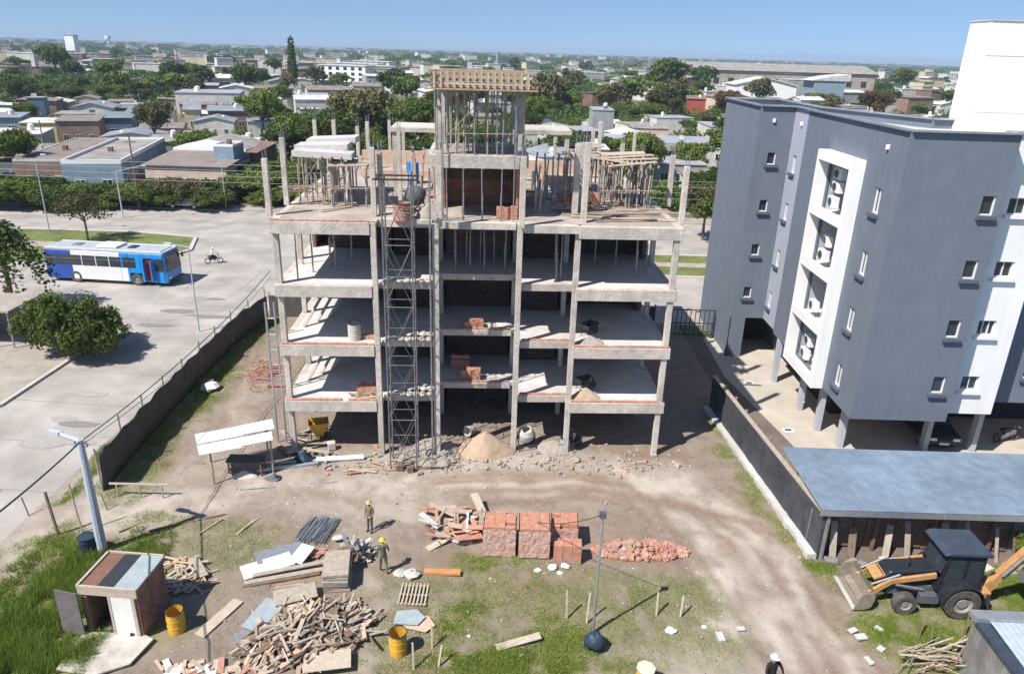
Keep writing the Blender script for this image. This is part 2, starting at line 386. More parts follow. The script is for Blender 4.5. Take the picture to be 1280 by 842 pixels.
def ell(px, py, rx, ry, ang=0, soft=.5):
    c = at(px, py); ca, sa = math.cos(rad(ang)), math.sin(rad(ang))
    u = (WX-c.x)*ca+(WY-c.y)*sa; v = -(WX-c.x)*sa+(WY-c.y)*ca
    d = np.sqrt((u/rx)**2+(v/ry)**2); return np.clip((1+soft-d)/(soft*2), 0, 1)
def trail(pts, w, soft=.5, warp=1.0):
    P = [at(*p) for p in pts]; best = np.full(GX.shape, 1e9)
    XX = GX+(WX-GX)*warp; YY = GY+(WY-GY)*warp
    for a, b in zip(P[:-1], P[1:]):
        dx, dy = b.x-a.x, b.y-a.y; L2 = dx*dx+dy*dy
        t = np.clip(((XX-a.x)*dx+(YY-a.y)*dy)/L2, 0, 1); best = np.minimum(best, np.hypot(XX-a.x-t*dx, YY-a.y-t*dy))
    return np.clip((w*(1+soft)-best)/(w*soft*2), 0, 1)
mxm = lambda *a: np.maximum.reduce(a)
dust = mxm(trail([(60, 660), (190, 640), (330, 610), (480, 612), (640, 610), (800, 600), (880, 640)], 1.3, .8)*.9,
           trail([(700, 612), (850, 610), (930, 680), (990, 760), (1030, 842), (1060, 900)], 1.35, .7)*1.0,
           trail([(860, 660), (905, 740), (915, 800)], .5, .9)*1.0, ell(600, 585, 7, 1.6)*.7, ell(640, 655, 3, .9)*.5, ell(500, 640, 3, 1)*.6,
           ell(890, 842, 2.3, 1.4)*.65, ell(912, 735, .45, 1.0)*1.3, ell(905, 790, .5, .9, 10)*1.3, ell(960, 800, .9, 2.2, 20)*.9, ell(850, 640, 1.6, .5)*.8, ell(140, 820, 1.3, 1.1)*.5, trail([(300, 480), (290, 560), (200, 620)], 1.0, .8)*.35, trail([(455, 660), (470, 780), (450, 842)], .5, .6)*.45,
           trail([(0, 700), (60, 650), (130, 600)], 1.5, .8)*.7)
grass = mxm(ell(650, 770, 6.5, 3.2)*.42, ell(860, 780, 2.5, 2.5)*.35, ell(280, 690, 3.5, 1.6)*.35, trail([(150, 620), (230, 520), (330, 400)], 1.0, .8)*.6, ell(650, 830, 3.8, .9)*1.0, ell(735, 800, 1.1, 1.0)*.9, ell(570, 770, .9, 1.0)*.8, ell(620, 703, 1.9, .45)*.7, ell(700, 800, 1.5, 1.3)*.8,
            ell(40, 800, 3.2, 4.8, -35)*1.1, ell(160, 680, 1.3, .7)*.9, ell(60, 690, 1.5, 1.2)*.9, ell(200, 655, 2.0, .5, 0)*.45, ell(290, 660, 2.5, .6)*.35,
            trail([(195, 560), (240, 500), (320, 400)], .75, .8)*.75, ell(320, 410, 1.6, 2.4)*.8, trail([(905, 560), (960, 640), (990, 690)], .45, .8)*.5,
            ell(850, 740, 1.6, 1.3)*.4, ell(460, 800, .9, .8)*.45, ell(800, 760, 1.3, 1.3)*.5, trail([(880, 500), (915, 560)], .5, .7)*.4, ell(580, 842, 5, .5)*.5,
            trail([(80, 640), (125, 580), (122, 520)], .4, .8)*.8, ell(1150, 800, 2.4, 1.6)*1.1, ell(1080, 730, 1.3, 1.6)*.8, ell(1240, 730, 4, 1.8)*.9, ell(1020, 700, .9, .8)*.9, ell(1280, 800, 4, 4)*.8)
mud = mxm(ell(700, 655, 5.2, .8)*.35, ell(560, 700, 1.8, .5)*.5, ell(290, 430, 2.2, 4.2)*.3, ell(660, 740, 2.6, 1.2)*.5, ell(950, 650, 1.2, 2)*.4, ell(780, 700, 3, .5)*.6,
          ell(820, 570, 1.8, .8)*.9, ell(890, 690, .7, .8)*1.1, ell(965, 760, .45, 1.0)*1.0, ell(100, 655, 1.4, .6)*.6, ell(280, 440, 2, 5)*.35, ell(930, 700, .5, 1.5)*.6, ell(600, 842, 2.5, .35)*.8)
grass = grass*np.clip(fbm(GX, GY, 1.6, 21)*3-.35, 0.25, 1)
dust = dust*np.clip(fbm(GX, GY, 1.1, 31)*2.2-.2, .3, 1); 
H = (fbm(GX, GY, .7, 50)-.47)*.22+(fbm(GX, GY, 3.0, 60)-.47)*.09
# wheel ruts on the track and along the east side
for off in (-.75, .75):
    P = [(760, 622), (870, 640), (930, 700), (985, 780), (1020, 842)]
    P = [(p[0]+off*45, p[1]) for p in P]
    rr = trail(P, .22, .9, .25); H -= rr*.09; mud = np.maximum(mud, rr*.22)
for off, w_ in ((-2.6, .3), (-1.75, .18), (-.2, .22), (.55, .3), (1.6, .2), (2.2, .3)):
    P = [(560, 618), (700, 612), (800, 618), (870, 640), (925, 690), (965, 745), (1000, 800), (1030, 850)]
    P = [(p[0]+off*(10 if k_ < 3 else 34), p[1]+off*(7 if k_ < 4 else 2)) for k_, p in enumerate(P)]
    rr = trail(P, w_, 1.0, .3)*np.clip(fbm(GX, GY, .5, int(50+off*10))*2.4-.3, .1, 1); H -= rr*.06; mud = np.maximum(mud, rr*.75); dust = dust*(1-rr*.8)
for off in (-1, 1):
    P = [(300+off*17, 440), (275+off*19, 500), (235+off*22, 580)]
    rr = trail(P, .2, .9, .3); H -= rr*.10; mud = np.maximum(mud, rr*.4)
edge = np.minimum.reduce([np.clip((GX-X0)/1.5, 0, 1), np.clip((X1-GX)/1.5, 0, 1), np.clip((Y1-GY)/1.5, 0, 1)])
H = np.maximum(.10+H*edge*.8, .035)
H = np.where((GX > 12.5) & (GY > 24.75), -.12, H)
verts = np.stack([GX, GY, H], -1).reshape(-1, 3)
idx = np.arange(nx*ny).reshape(ny, nx)
faces = np.stack([idx[:-1, :-1], idx[:-1, 1:], idx[1:, 1:], idx[1:, :-1]], -1).reshape(-1, 4)
def groundmat():
    m = bpy.data.materials.new('site_earth'); m.use_nodes = True; nt = m.node_tree; N = nt.nodes; L = nt.links
    b = N['Principled BSDF']; b.inputs['Roughness'].default_value = .95; b.inputs['Specular IOR Level'].default_value = .15
    tc = N.new('ShaderNodeTexCoord'); at_ = N.new('ShaderNodeVertexColor'); at_.layer_name = 'mask'; sp = N.new('ShaderNodeSeparateColor'); L.new(at_.outputs[0], sp.inputs[0])
    def noise(sc, d=8, r=.7):
        q = N.new('ShaderNodeTexNoise'); q.inputs['Scale'].default_value = sc; q.inputs['Detail'].default_value = d; q.inputs['Roughness'].default_value = r; L.new(tc.outputs['Object'], q.inputs['Vector']); return q.outputs[0]
    def rng(x, a, b2, c=0, d=1):
        q = N.new('ShaderNodeMapRange'); q.inputs[1].default_value = a; q.inputs[2].default_value = b2; q.inputs[3].default_value = c; q.inputs[4].default_value = d; L.new(x, q.inputs[0]); return q.outputs[0]
    def mix(f, a, c, mode='MIX'):
        q = N.new('ShaderNodeMix'); q.data_type = 'RGBA'; q.blend_type = mode
        for s, v in ((0, f), (6, a), (7, c)):
            if isinstance(v, (tuple, float, int)): q.inputs[s].default_value = (*v, 1) if isinstance(v, tuple) else v
            else: L.new(v, q.inputs[s])
        return q.outputs[2]
    def addn(x, y, k):
        q = N.new('ShaderNodeMath'); q.operation = 'MULTIPLY_ADD'; q.inputs[1].default_value = k; L.new(y, q.inputs[0]); L.new(x, q.inputs[2]); return q.outputs[0]
    n1, n2, n3, n4 = noise(1.3), noise(9), noise(.35, 4), noise(2.6, 6)
    base = mix(rng(n1, .32, .68), (.19, .147, .112), (.295, .24, .195))
    base = mix(rng(n2, .45, .75, 0, .5), base, (.34, .295, .25))
    base = mix(rng(addn(sp.outputs[2], n2, .9), .45, 1.45), base, (.23, .155, .115))
    base = mix(rng(addn(sp.outputs[0], n2, .8), .40, 1.45), base, (.49, .43, .37))
    gcol = mix(rng(n1, .35, .65), (.115, .15, .03), (.23, .225, .08))
    base = mix(rng(addn(addn(sp.outputs[1], n2, .75), n4, .55), .72, 1.5, 0, .92), base, gcol)
    # scattered pale chips
    v = N.new('ShaderNodeTexVoronoi'); v.inputs['Scale'].default_value = 5.5; L.new(tc.outputs['Object'], v.inputs['Vector'])
    base = mix(rng(v.outputs[0], .05, .09, 1, 0), base, (.42, .37, .32)); 
    v2 = N.new('ShaderNodeTexVoronoi'); v2.inputs['Scale'].default_value = 2.3; L.new(tc.outputs['Object'], v2.inputs['Vector'])
    base = mix(rng(v2.outputs[0], .05, .08, .8, 0), base, (.10, .075, .055))
    L.new(base, b.inputs['Base Color'])
    bp = N.new('ShaderNodeBump'); bp.inputs['Strength'].default_value = .75; bp.inputs['Distance'].default_value = .06; L.new(noise(5, 9, .75), bp.inputs['Height']); L.new(bp.outputs[0], b.inputs['Normal'])
    return m
go = npmesh('site_ground', verts, faces, groundmat()); tag(go, kind='structure')
ca = go.data.color_attributes.new('mask', 'FLOAT_COLOR', 'POINT')
ca.data.foreach_set('color', np.stack([dust, grass, mud, np.ones_like(mud)], -1).astype(np.float32).reshape(-1))
go.data.polygons.foreach_set('use_smooth', [True]*len(go.data.polygons))
def gz(x, y):
    i = int((x-X0)/(X1-X0)*(nx-1)); j = int((y-Y0)/(Y1-Y0)*(ny-1))
    if 0 <= i < nx-1 and 0 <= j < ny-1: return float(H[j, i])
    return 0.0
def atg(px, py):
    p = at(px, py, .05); p.z = gz(p.x, p.y); return p
# ---- grass blades
def blades(name, wgt, n, h, w, seed, label):
    r = np.random.RandomState(seed); ww = np.clip(wgt, 0, None).ravel(); ww = np.where(ww > .22, ww**1.5, 0); ww = ww/ww.sum()
    k = r.choice(len(ww), n, p=ww); dx = (X1-X0)/(nx-1); dy = (Y1-Y0)/(ny-1)
    x = GX.ravel()[k]+r.uniform(-.5, .5, n)*dx; y = GY.ravel()[k]+r.uniform(-.5, .5, n)*dy; z = H.ravel()[k]-.01
    hh = h*r.uniform(.4, 1.3, n)*(.4+.6*np.clip(wgt.ravel()[k], 0, 1)); a = r.uniform(0, 6.28, n); l = hh*r.uniform(.1, .7, n); la = r.uniform(0, 6.28, n)
    b = np.stack([x, y, z], 1); t = np.stack([np.cos(a), np.sin(a), 0*a], 1)*w
    tip = b+np.stack([np.cos(la)*l, np.sin(la)*l, hh], 1)
    v = np.stack([b-t, b+t, tip], 1).reshape(-1, 3); f = np.arange(3*n).reshape(-1, 3)
    o = npmesh(name, v, f, LEAF['grass']); tag(o, label, 'grass', kind='stuff')
g_short = grass*(1-np.clip(ell(30, 800, 3.4, 5, -35)*1.3, 0, 1))
g_short = np.where((GX > -10.9) & (GX < 7.5) & (GY > 32) & (GY < 50.5), 0, g_short)
g_short = np.where((GX > 12.5) & (GY > 24.75), 0, g_short)
blades('grass', g_short, 150000, .15, .011, 1, 'short patchy green grass growing over the bare earth of the building site')
weeds = ell(35, 800, 3.6, 5.2, -35)*np.clip(fbm(GX, GY, 1.3, 91)*3.2-.6, .1, 1.3)
weeds = np.where(GX > -13.3, 0, weeds)
blades('tall_weeds', weeds, 60000, .42, .014, 2, 'tall lush green weeds filling the bottom left corner of the site')
# ---- loose stones and scraps: too many to count
sm = MB(); rr = random.Random(4)
for i in range(1500):
    x = rr.uniform(-19, 13.5); y = rr.uniform(17, 34) if i % 4 else rr.uniform(17, 50)
    s = rr.uniform(.015, .055)*(1.6 if rr.random() < .08 else 1)
    sm.k = rr.choice([0, 0, 0, 0, 0, 0, 1, 2, 2, 3]); sm.bx((x, y, gz(x, y)+s*.25), (s*rr.uniform(1, 2), s, s*.7), rr.uniform(0, 3), rr.uniform(-.4, .4))
tag(sm.build('loose_rubble', [M['rubble'], M['hollow'], M['wood_pale'], M['plaster']]), 'small loose stones, brick chips and scraps strewn over the earth', 'rubble', kind='stuff')
sm = MB()
for i in range(330):
    x = rr.uniform(-9.5, 8.5); y = 31.0+.05*(x+10)+abs(rr.gauss(0, 1.0))*rr.choice([-.5, 1])
    s = rr.uniform(.04, .16); sm.k = 1 if rr.random() < .05 else 0; sm.bx((x, y, gz(x, y)+s*.3), (s*rr.uniform(1, 2), s, s*.8), rr.uniform(0, 3), rr.uniform(-.5, .5), rr.uniform(-.5, .5))
tag(sm.build('mortar_rubble', [M['rubble'], M['hollow']]), 'broken mortar and concrete crumbs along the foot of the unfinished building', 'rubble', kind='stuff')
# ================================================================ TREES
def tree_proto(nm, lobes, nleaf, size, leaf, trunk_h, trunk_r, seed, hide=True):
    """prototype: crown + trunk meshes (unlinked data) """
    r = np.random.RandomState(seed)
    # each lobe breaks into sub-clumps so that the outline is uneven
    sub = []
    for l in lobes:
        m = max(5, int(7*l[3]))
        for k in range(m):
            d = r.normal(0, 1, 3); d /= np.linalg.norm(d); d[2] = abs(d[2])*.8-.15
            q = r.uniform(.28, .48)
            sub.append((l[0]+d[0]*l[3]*.72, l[1]+d[1]*l[4]*.72, l[2]+d[2]*l[5]*.72, l[3]*q, l[4]*q, l[5]*q*.85))
        sub.append((l[0], l[1], l[2], l[3]*.6, l[4]*.6, l[5]*.6))
    p, d = crown_pts(r, nleaf, sub, .5)
    v, f = leafcloud(p, d, size, r, .7)
    me_c = npmesh('crown', v, f, LEAF[leaf])
    t = MB(); top = trunk_h
    t.tube((0, 0, -.2), (0.05, 0, top*.6), trunk_r, 8, trunk_r*.75); t.tube((.05, 0, top*.6), (0, .05, top), trunk_r*.75, 8, trunk_r*.55)
    for l in lobes:
        t.tube((0, 0, top*.8), (l[0]*.8, l[1]*.8, l[2]), trunk_r*.45, 6, trunk_r*.12)
    me_t = t.build('trunk', M['bark'])
    a, b = me_c.data, me_t.data
    bpy.data.objects.remove(me_c); bpy.data.objects.remove(me_t)
    return a, b
def put_tree(proto, name, label, loc, sc, rz, group=None, crown_mat=None, cat='tree'):
    t = thing(name, label, cat, loc, rz, group); t.scale = sc if hasattr(sc, '__len__') else (sc,)*3
    for nm, me in (('crown', proto[0]), ('trunk', proto[1])):
        o = bpy.data.objects.new(nm, me); C.objects.link(o); o.parent = t
        if nm == 'crown' and crown_mat:
            o.material_slots[0].link = 'OBJECT'; o.material_slots[0].material = LEAF[crown_mat]
    return t
def rl(seed, n, Rr, h, zc):
    r = random.Random(seed); out = [(0, 0, zc, Rr*.75, Rr*.75, h*.5)]
    for i in range(n):
        a = 6.28*i/n+r.uniform(-.3, .3); q = r.uniform(.45, .65)*Rr
        out.append((math.cos(a)*q, math.sin(a)*q, zc+r.uniform(-.22, .2)*h, Rr*r.uniform(.4, .55), Rr*r.uniform(.4, .55), h*r.uniform(.25, .36)))
    return out
# near trees
PN = tree_proto('near', rl(3, 6, 3.4, 5.6, 2.75), 26000, .24, 'dark', 2.2, .17, 3)
put_tree(PN, 'street_tree', 'large dark green bushy tree on the kerb in front of the bus', (-28.0, 43.4, -.9), (.93, .93, 1.05), .3)
PM = tree_proto('thin', rl(8, 5, 2.5, 3.4, 3.2), 2600, .22, 'olive', 2.2, .12, 8)
p = at(110, 302); put_tree(PM, 'median_tree', 'small thin-leaved olive brown tree standing on the grass median behind the bus', (p.x, p.y, .1), (1.15, 1.15, 1.1), 0)
# drooping palm-like tree at left edge
r = np.random.RandomState(12); pv = []; pn = []
for k in range(80):
    a = r.uniform(0, 6.28); L = r.uniform(2.2, 3.6); z0 = r.uniform(4.6, 6.6); up = r.uniform(.1, .8)
    for i in range(44):
        s = i/44; x = L*s; z = z0+up*math.sin(s*2.6)*1.1-3.8*s*s
        pv.append((math.cos(a)*x+r.normal(0, .12), math.sin(a)*x+r.normal(0, .12), z+r.normal(0, .12))); pn.append((math.cos(a)*.5, math.sin(a)*.5, .7))
v, f = leafcloud(np.array(pv), np.array(pn), .34, r, .5)
t = thing('drooping_tree', 'dark drooping palm-like tree at the left edge of the photo behind the kiosk', 'tree', (-36.9, 51.2, .1))
npmesh('crown', v, f, LEAF['dark'], t)
mb = MB(); mb.tube((0, 0, 0), (.1, 0, 5.3), .2, 8, .13); mb.build('trunk', M['bark'], t)

P2 = [tree_proto('mid', rl(20+i, 6, 3.2, 4.0+.5*i, 4.0+.2*i), 6500, .34, ['mid', 'dark', 'light', 'olive'][i], 3.0, .2, 30+i) for i in range(4)]
P3 = [tree_proto('far', rl(40+i, 6, 3.6, 4.6+.5*i, 4.4+.2*i), 1500, .75, ['mid', 'dark', 'light', 'olive'][i], 3.2, .25, 50+i) for i in range(4)]
KIND = ['mid green leafy', 'dark green dense', 'bright green', 'olive green thin']
# street trees along the far side of the avenue (left)
for i, (px, py, s, k) in enumerate([(-30, 262, 1.1, 1), (15, 262, 1.05, 0), (60, 266, .85, 1), (90, 258, .95, 0), (130, 262, .75, 2), (168, 262, .85, 1), (203, 262, .8, 0), (232, 262, .9, 3),
                                    (262, 264, .8, 1), (322, 252, 1.15, 0), (345, 240, 1.25, 1)]):
    p = at(px, py); put_tree(P2[k], 'avenue_tree', KIND[k]+' tree across the avenue, '+['leftmost of the row', 'second from the left edge', 'before the brown-roofed house', 'left of the blue gabled house', 'in front of the blue house windows', 'by the second street lamp', 'left of the pink house', 'before the left end of the pink house', 'in front of the pink house windows', 'right of the pink house', 'beside the left roof columns'][i],
                             (p.x, p.y+1.5, -1.3), (s*1.3, s*1.3, s*R.uniform(.7, .82)), R.uniform(0, 6), 'trees along the far side of the avenue')
for i, (px, py, s, k, lb) in enumerate([(410, 226, 1.7, 1, 'behind the left half of the top deck, nearest one'), (450, 205, 1.9, 3, 'behind the left half of the top deck, widest crown'), (372, 205, 1.2, 0, 'left of the roof columns'), (490, 195, 1.8, 0, 'left of the formwork tower'), (525, 180, 1.7, 0, 'behind the left posts of the formwork tower'),
                                        (705, 222, 1.25, 1, 'right of the formwork tower'), (722, 218, 1.1, 0, 'behind the right roof columns'), (862, 228, 1.0, 2, 'left of the grey apartment block by a pale roof'), (878, 300, .95, 3, 'beside the grey apartment block on the avenue'), (893, 305, 1.0, 0, 'against the left edge of the grey apartment block'), (885, 270, 1.0, 1, 'upper one beside the grey apartment block'),
                                        (760, 205, .8, 1, 'between far roofs right of the roof columns')]):
    p = at(px, py); put_tree(P2[k], 'park_tree', KIND[k]+' tree '+lb, (p.x, p.y, 0), s, R.uniform(0, 6), 'trees behind the unfinished building')

# ================================================================ HOUSES (near row, modelled one by one)
roof_mats = dict(tin=mat('roof_tin_pale', (.42, .43, .445), rough=.5, metal=.15, scale=.7, bump=.05, big=.2), slab=mat('roof_slab', (.31, .29, .265), scale=.5, bump=.1, big=.3),
                 brown=mat('roof_brown', (.24, .205, .18), scale=.6, bump=.1, big=.2), blue=mat('roof_bluegreen', (.21, .27, .28), rough=.5, scale=.7, bump=.05, big=.2), white=mat('roof_white', (.58, .57, .54), scale=.7, bump=.05, big=.25),
                 tile=mat('roof_tile', (.24, .15, .115), scale=1, bump=.2, big=.2), grey=mat('roof_grey', (.27, .29, .32), rough=.6, scale=.7, bump=.05, big=.25))
wall_mats = dict(white=mat('hw_white', (.62, .60, .56), big=.15, scale=1), grey=mat('hw_grey', (.34, .34, .34), big=.2, scale=1), blue=mat('hw_blue', (.24, .31, .38), big=.1, scale=1), deep=mat('hw_deepblue', (.12, .17, .26), big=.1, scale=1), pink=mat('hw_pink', (.62, .47, .38), big=.1, scale=1),
                 cream=mat('hw_cream', (.58, .50, .34), big=.15, scale=1), brick=M['brick_old'], yellow=mat('hw_yellow', (.55, .50, .22), big=.1, scale=1), brown=mat('hw_brown', (.28, .19, .15), big=.15, scale=1), red=mat('hw_red', (.38, .085, .06), big=.1, scale=1), mint=mat('hw_mint', (.33, .37, .36), big=.1, scale=1))
def windows(root, n, w, z0, z1, y, mb_f=None, x0=None, ww=1.1):
    for k in range(n):
        cx = -w/2+w*(k+.5)/n
        fr = MB()
        fr.box(cx-ww/2-.06, cx+ww/2+.06, y-.07, y-.002, z0-.06, z0); fr.box(cx-ww/2-.06, cx+ww/2+.06, y-.07, y-.002, z1, z1+.06)
        fr.box(cx-ww/2-.06, cx-ww/2, y-.07, y-.002, z0, z1); fr.box(cx+ww/2, cx+ww/2+.06, y-.07, y-.002, z0, z1); fr.box(cx-.03, cx+.03, y-.06, y-.002, z0, z1)
        f = fr.build('window', M['frame_white'], root)
        MB().box(cx-ww/2, cx+ww/2, y-.035, y-.004, z0, z1).build('pane', M['glass'], f)
def house(label, px, py, w, d, h, wall, roof, rz=0, name='house', group=None, para=.0, gable=0, nwin=2, tank=False, back=False, door=True, pent=0, loc=None):
    p = loc or at(px, py)
    t = thing(name, label, 'house', (p.x, p.y, 0), rz, group)   # origin = middle of the front wall foot
    wl = MB()
    if gable:
        for y0, y1 in ((0, .2), (d-.2, d)): wl.extr([(-w/2, y0, 0), (w/2, y0, 0), (w/2, y0, h), (0, y0, h+gable), (-w/2, y0, h)], (0, y1-y0, 0))
        wl.box(-w/2, -w/2+.2, .2, d-.2, 0, h); wl.box(w/2-.2, w/2, .2, d-.2, 0, h)
    else: wl.box(-w/2, w/2, 0, d, 0, h)
    wl.build('wall', wall_mats[wall], t)
    rf = MB()
    if gable:
        for s in (-1, 1): rf.extr([(0, -.35, h+gable+.02), (s*(w/2+.35), -.35, h-gable*.08), (s*(w/2+.35), -.35, h-gable*.08+.1), (0, -.35, h+gable+.12)], (0, d+.7, 0))
    elif pent: rf.extr([(-w/2-.3, -.3, h+.02), (-w/2-.3, d+.3, h+pent), (-w/2-.3, d+.3, h+pent+.1), (-w/2-.3, -.3, h+.12)], (w+.6, 0, 0)); 
    else: rf.box(-w/2+(.15 if para else -.15), w/2-(.15 if para else -.15), .15 if para else -.15, d-(.15 if para else -.15), h+.002, h+.15)
    if pent:
        for y in (0,): wl2 = MB().extr([(-w/2, d-.2, h), (w/2, d-.2, h), (w/2, d-.2, h+pent), (-w/2, d-.2, h+pent)], (0, .2, 0))
        wl2.build('rear_wall', wall_mats[wall], t)
    ro = rf.build('roof', roof_mats[roof], t)
    if para:
        pp = MB()
        for a in ((-w/2, w/2, 0, .15), (-w/2, w/2, d-.15, d), (-w/2, -w/2+.15, .15, d-.15), (w/2-.15, w/2, .15, d-.15)): pp.box(*a, h+.002, h+para)
        pp.build('parapet', M['white'] if wall in ('blue',) else wall_mats['white'], ro)
    if tank:
        q = MB(); q.tube((w*.2, d*.6, h+.15), (w*.2, d*.6, h+1.1), .5, 12); q.tube((w*.2, d*.6, h+1.1), (w*.2, d*.6, h+1.3), .5, 12, .15); q.build('water_tank', M['white_sheet'], t)
    windows(t, nwin, w*.9, 1.2, min(h-.5, 2.3), 0)
    if d > 7 and not name.startswith('small'):
        for k in range(int(d/4.5)):
            y_ = 2+k*4.2; wn = MB().box(w/2+.004, w/2+.05, y_-.5, y_+.5, 1.3, 2.4).build('window', M['frame_white'], t); MB().box(w/2+.052, w/2+.07, y_-.42, y_+.42, 1.38, 2.32).build('pane', M['glass'], wn)
    if not (gable or pent):
        rq = random.Random(int(w*100+d*10)); q = MB()
        q.bx((rq.uniform(-.3, .3)*w, d*rq.uniform(.3, .8), h+.15+.3), (rq.uniform(.5, 1.2), rq.uniform(.5, 1), .6)); q.build('chimney', wall_mats['white'] if rq.random() < .6 else M['brick_old'], t)
    if door: MB().box(-.45+w*.02, .45+w*.02, -.05, -.003, 0, 2.05).build('door', M['wood_dark'], t)
    return t
L0 = 'on the far side of the avenue'
h1 = house('light blue house with two dark windows and white parapet across the avenue', 0, 0, 6.9, 25, 4.3, 'blue', 'slab', rz=.22, para=.5, nwin=2, door=False, loc=Vector((-53.3, 93.3, 0)))
house('brown roofed house with red brick front, left neighbour of the light blue house', 0, 0, 7.0, 24, 4.15, 'brown', 'brown', rz=.22, para=.25, nwin=2, loc=Vector((-60.4, 95.0, 0)))
house('low pale house with grey brown roof, second to the left of the light blue house', 0, 0, 8.0, 20, 3.5, 'white', 'brown', rz=.22, nwin=2, loc=Vector((-68.1, 96.8, 0)))
h2 = house('pink house with barred windows and brown mono-pitch roof, '+L0, 236, 246, 10.5, 9, 3.9, 'pink', 'brown', nwin=3, pent=.7)
t = thing('white_gable_hall', 'white arched gable hall rising directly behind the pink house', 'house', (at(232, 246).x-.2, at(232, 246).y+9.6, 0)); MB().extr([(-5, 0, 0), (5.2, 0, 0), (5.2, 0, 5.0), (3, 0, 5.7), (0, 0, 6.2), (-3, 0, 5.6), (-5, 0, 5.0)], (0, .3, 0)).build('gable_wall', M['white'], t)
MB().extr([(-5, .3, 4.9), (5.2, .3, 4.9), (3, .3, 5.6), (0, .3, 6.1), (-3, .3, 5.5)], (0, 9, 0)).build('roof', roof_mats['slab'], t); MB().box(-4.9, 5.1, .3, 9, 0, 4.9).build('wall', wall_mats['grey'], t)
house('narrow pale blue water tower house at the right end of the pink house', 285, 240, 2.6, 4, 6.0, 'blue', 'slab', nwin=1, para=.3, door=False)
house('red brick house wall right of the pink house', 302, 232, 5, 9, 4.6, 'brick', 'tile', nwin=1, pent=.4)
rowlab = 'terrace of small houses behind the pink house'
spec = [ # px,py,w,d,h,wall,roof,rz,para/pent,label
 (178, 215, 7, 14, 4.0, 'grey', 'brown', -.45, 0, 'grey walled long house with brown roof, left one of the slanting terrace'), (210, 208, 7.5, 15, 4.2, 'grey', 'slab', -.45, 0, 'grey windowed long house, middle one of the slanting terrace'), (250, 196, 7.5, 15, 4.0, 'white', 'slab', -.45, 0, 'pale long house, right one of the slanting terrace'),
 (145, 176, 10, 14, 4.8, 'deep', 'blue', 0, .4, 'house with blue green metal roof and deep blue wall beyond the trees'), (190, 166, 14, 16, 4.6, 'white', 'blue', -.15, .5, 'wide hall with pale blue green roof right of the deep blue house'), (243, 165, 5, 9, 5.2, 'cream', 'grey', 0, 1.2, 'cream house with steep grey roof'),
 (288, 165, 13, 14, 5.0, 'brown', 'grey', 0, .5, 'grey roofed hall with dark open front'), (305, 203, 9, 9, 3.6, 'white', 'white', 0, 0, 'low white roofed house above the red brick house'), (330, 175, 9, 10, 4, 'white', 'grey', -.1, 0, 'pale house left of the far roof columns'),
 (20, 196, 13, 14, 4, 'mint', 'white', 0, 0, 'mint walled house with white roof at the left edge'), (62, 180, 13, 15, 4.2, 'yellow', 'white', -.1, 0, 'yellow walled house with pale roof'), (50, 156, 5, 6, 6.5, 'deep', 'slab', 0, 0, 'narrow dark tower house with white tank'), (100, 165, 13, 12, 4, 'white', 'slab', .1, 0, 'pale roofed house below the dark trees'),
 (0, 172, 12, 12, 4.2, 'blue', 'grey', 0, .3, 'blue house cut by the left edge'), (168, 150, 9, 9, 4, 'white', 'tin', 0, 0, 'small white house above the blue green hall'), (338, 148, 10, 9, 5.5, 'white', 'white', 0, 0, 'two storey white house among trees'), (210, 235, 3.5, 6, 3.2, 'brick', 'tile', 0, 0, 'small red brick shed between the blue and the pink house'),
 (880, 262, 7, 9, 3.8, 'white', 'brown', 0, .8, 'low house with brown roof beside the grey apartment block'), (848, 236, 12, 12, 4, 'grey', 'tin', 0, 0, 'pale tin roofed house right of the roof formwork'), (870, 208, 20, 18, 4.4, 'white', 'tin', .05, 0, 'wide pale tin roofed workshop left of the grey apartment block'),
 (800, 204, 18, 16, 4.2, 'white', 'tin', 0, 0, 'wide tin roofed workshop behind the right roof columns'), (738, 214, 9, 12, 4, 'white', 'white', 0, 0, 'white roofed house right of the formwork tower'), (752, 180, 7, 14, 8.5, 'grey', 'tin', 0, 0, 'tall dark windowless house with white top behind the roof columns'), (690, 235, 7, 6, 5, 'blue', 'tin', 0, 0, 'light blue block behind the top deck'),
 (812, 182, 12, 12, 4, 'pink', 'slab', 0, 0, 'pinkish low house left of the red building'), (868, 148, 9, 8, 6.6, 'red', 'tile', -.2, .8, 'bright red building among trees left of the grey apartment block'), (903, 122, 10, 14, 6, 'white', 'white', 0, 0, 'small bright white hall above the red building'),
 (925, 180, 22, 20, 4, 'white', 'tin', 0, 0, 'wide roof behind the left end of the grey apartment block'), (780, 196, 10, 9, 4, 'mint', 'white', 0, 0, 'mint house between tin roofs')]
HB = []
for s in spec:
    s = list(s); s[2] *= .66; s[3] *= .7; s[7] = .35 if s[0] < 340 else s[7]
    house(s[9], s[0], s[1], s[2], s[3], min(s[4], 8)*.9, wall_mats and s[5], s[6], rz=s[7], pent=s[8], nwin=3 if s[2] > 6 else 1, tank=R.random() < .4); q = at(s[0], s[1]); HB.append((q.x, q.y+s[3]/2, max(s[2], s[3])*.62))
for a in [(-56, 104, 7), (-59, 112, 7), (-63, 106, 7), (-66, 113, 7), (-71, 107, 8)]: HB.append(a)
for a in [(236, 246, 14), (300, 235, 8)]:
    q = at(a[0], a[1]); HB.append((q.x, q.y+8, a[2]))
for x in (-62, -50): pass
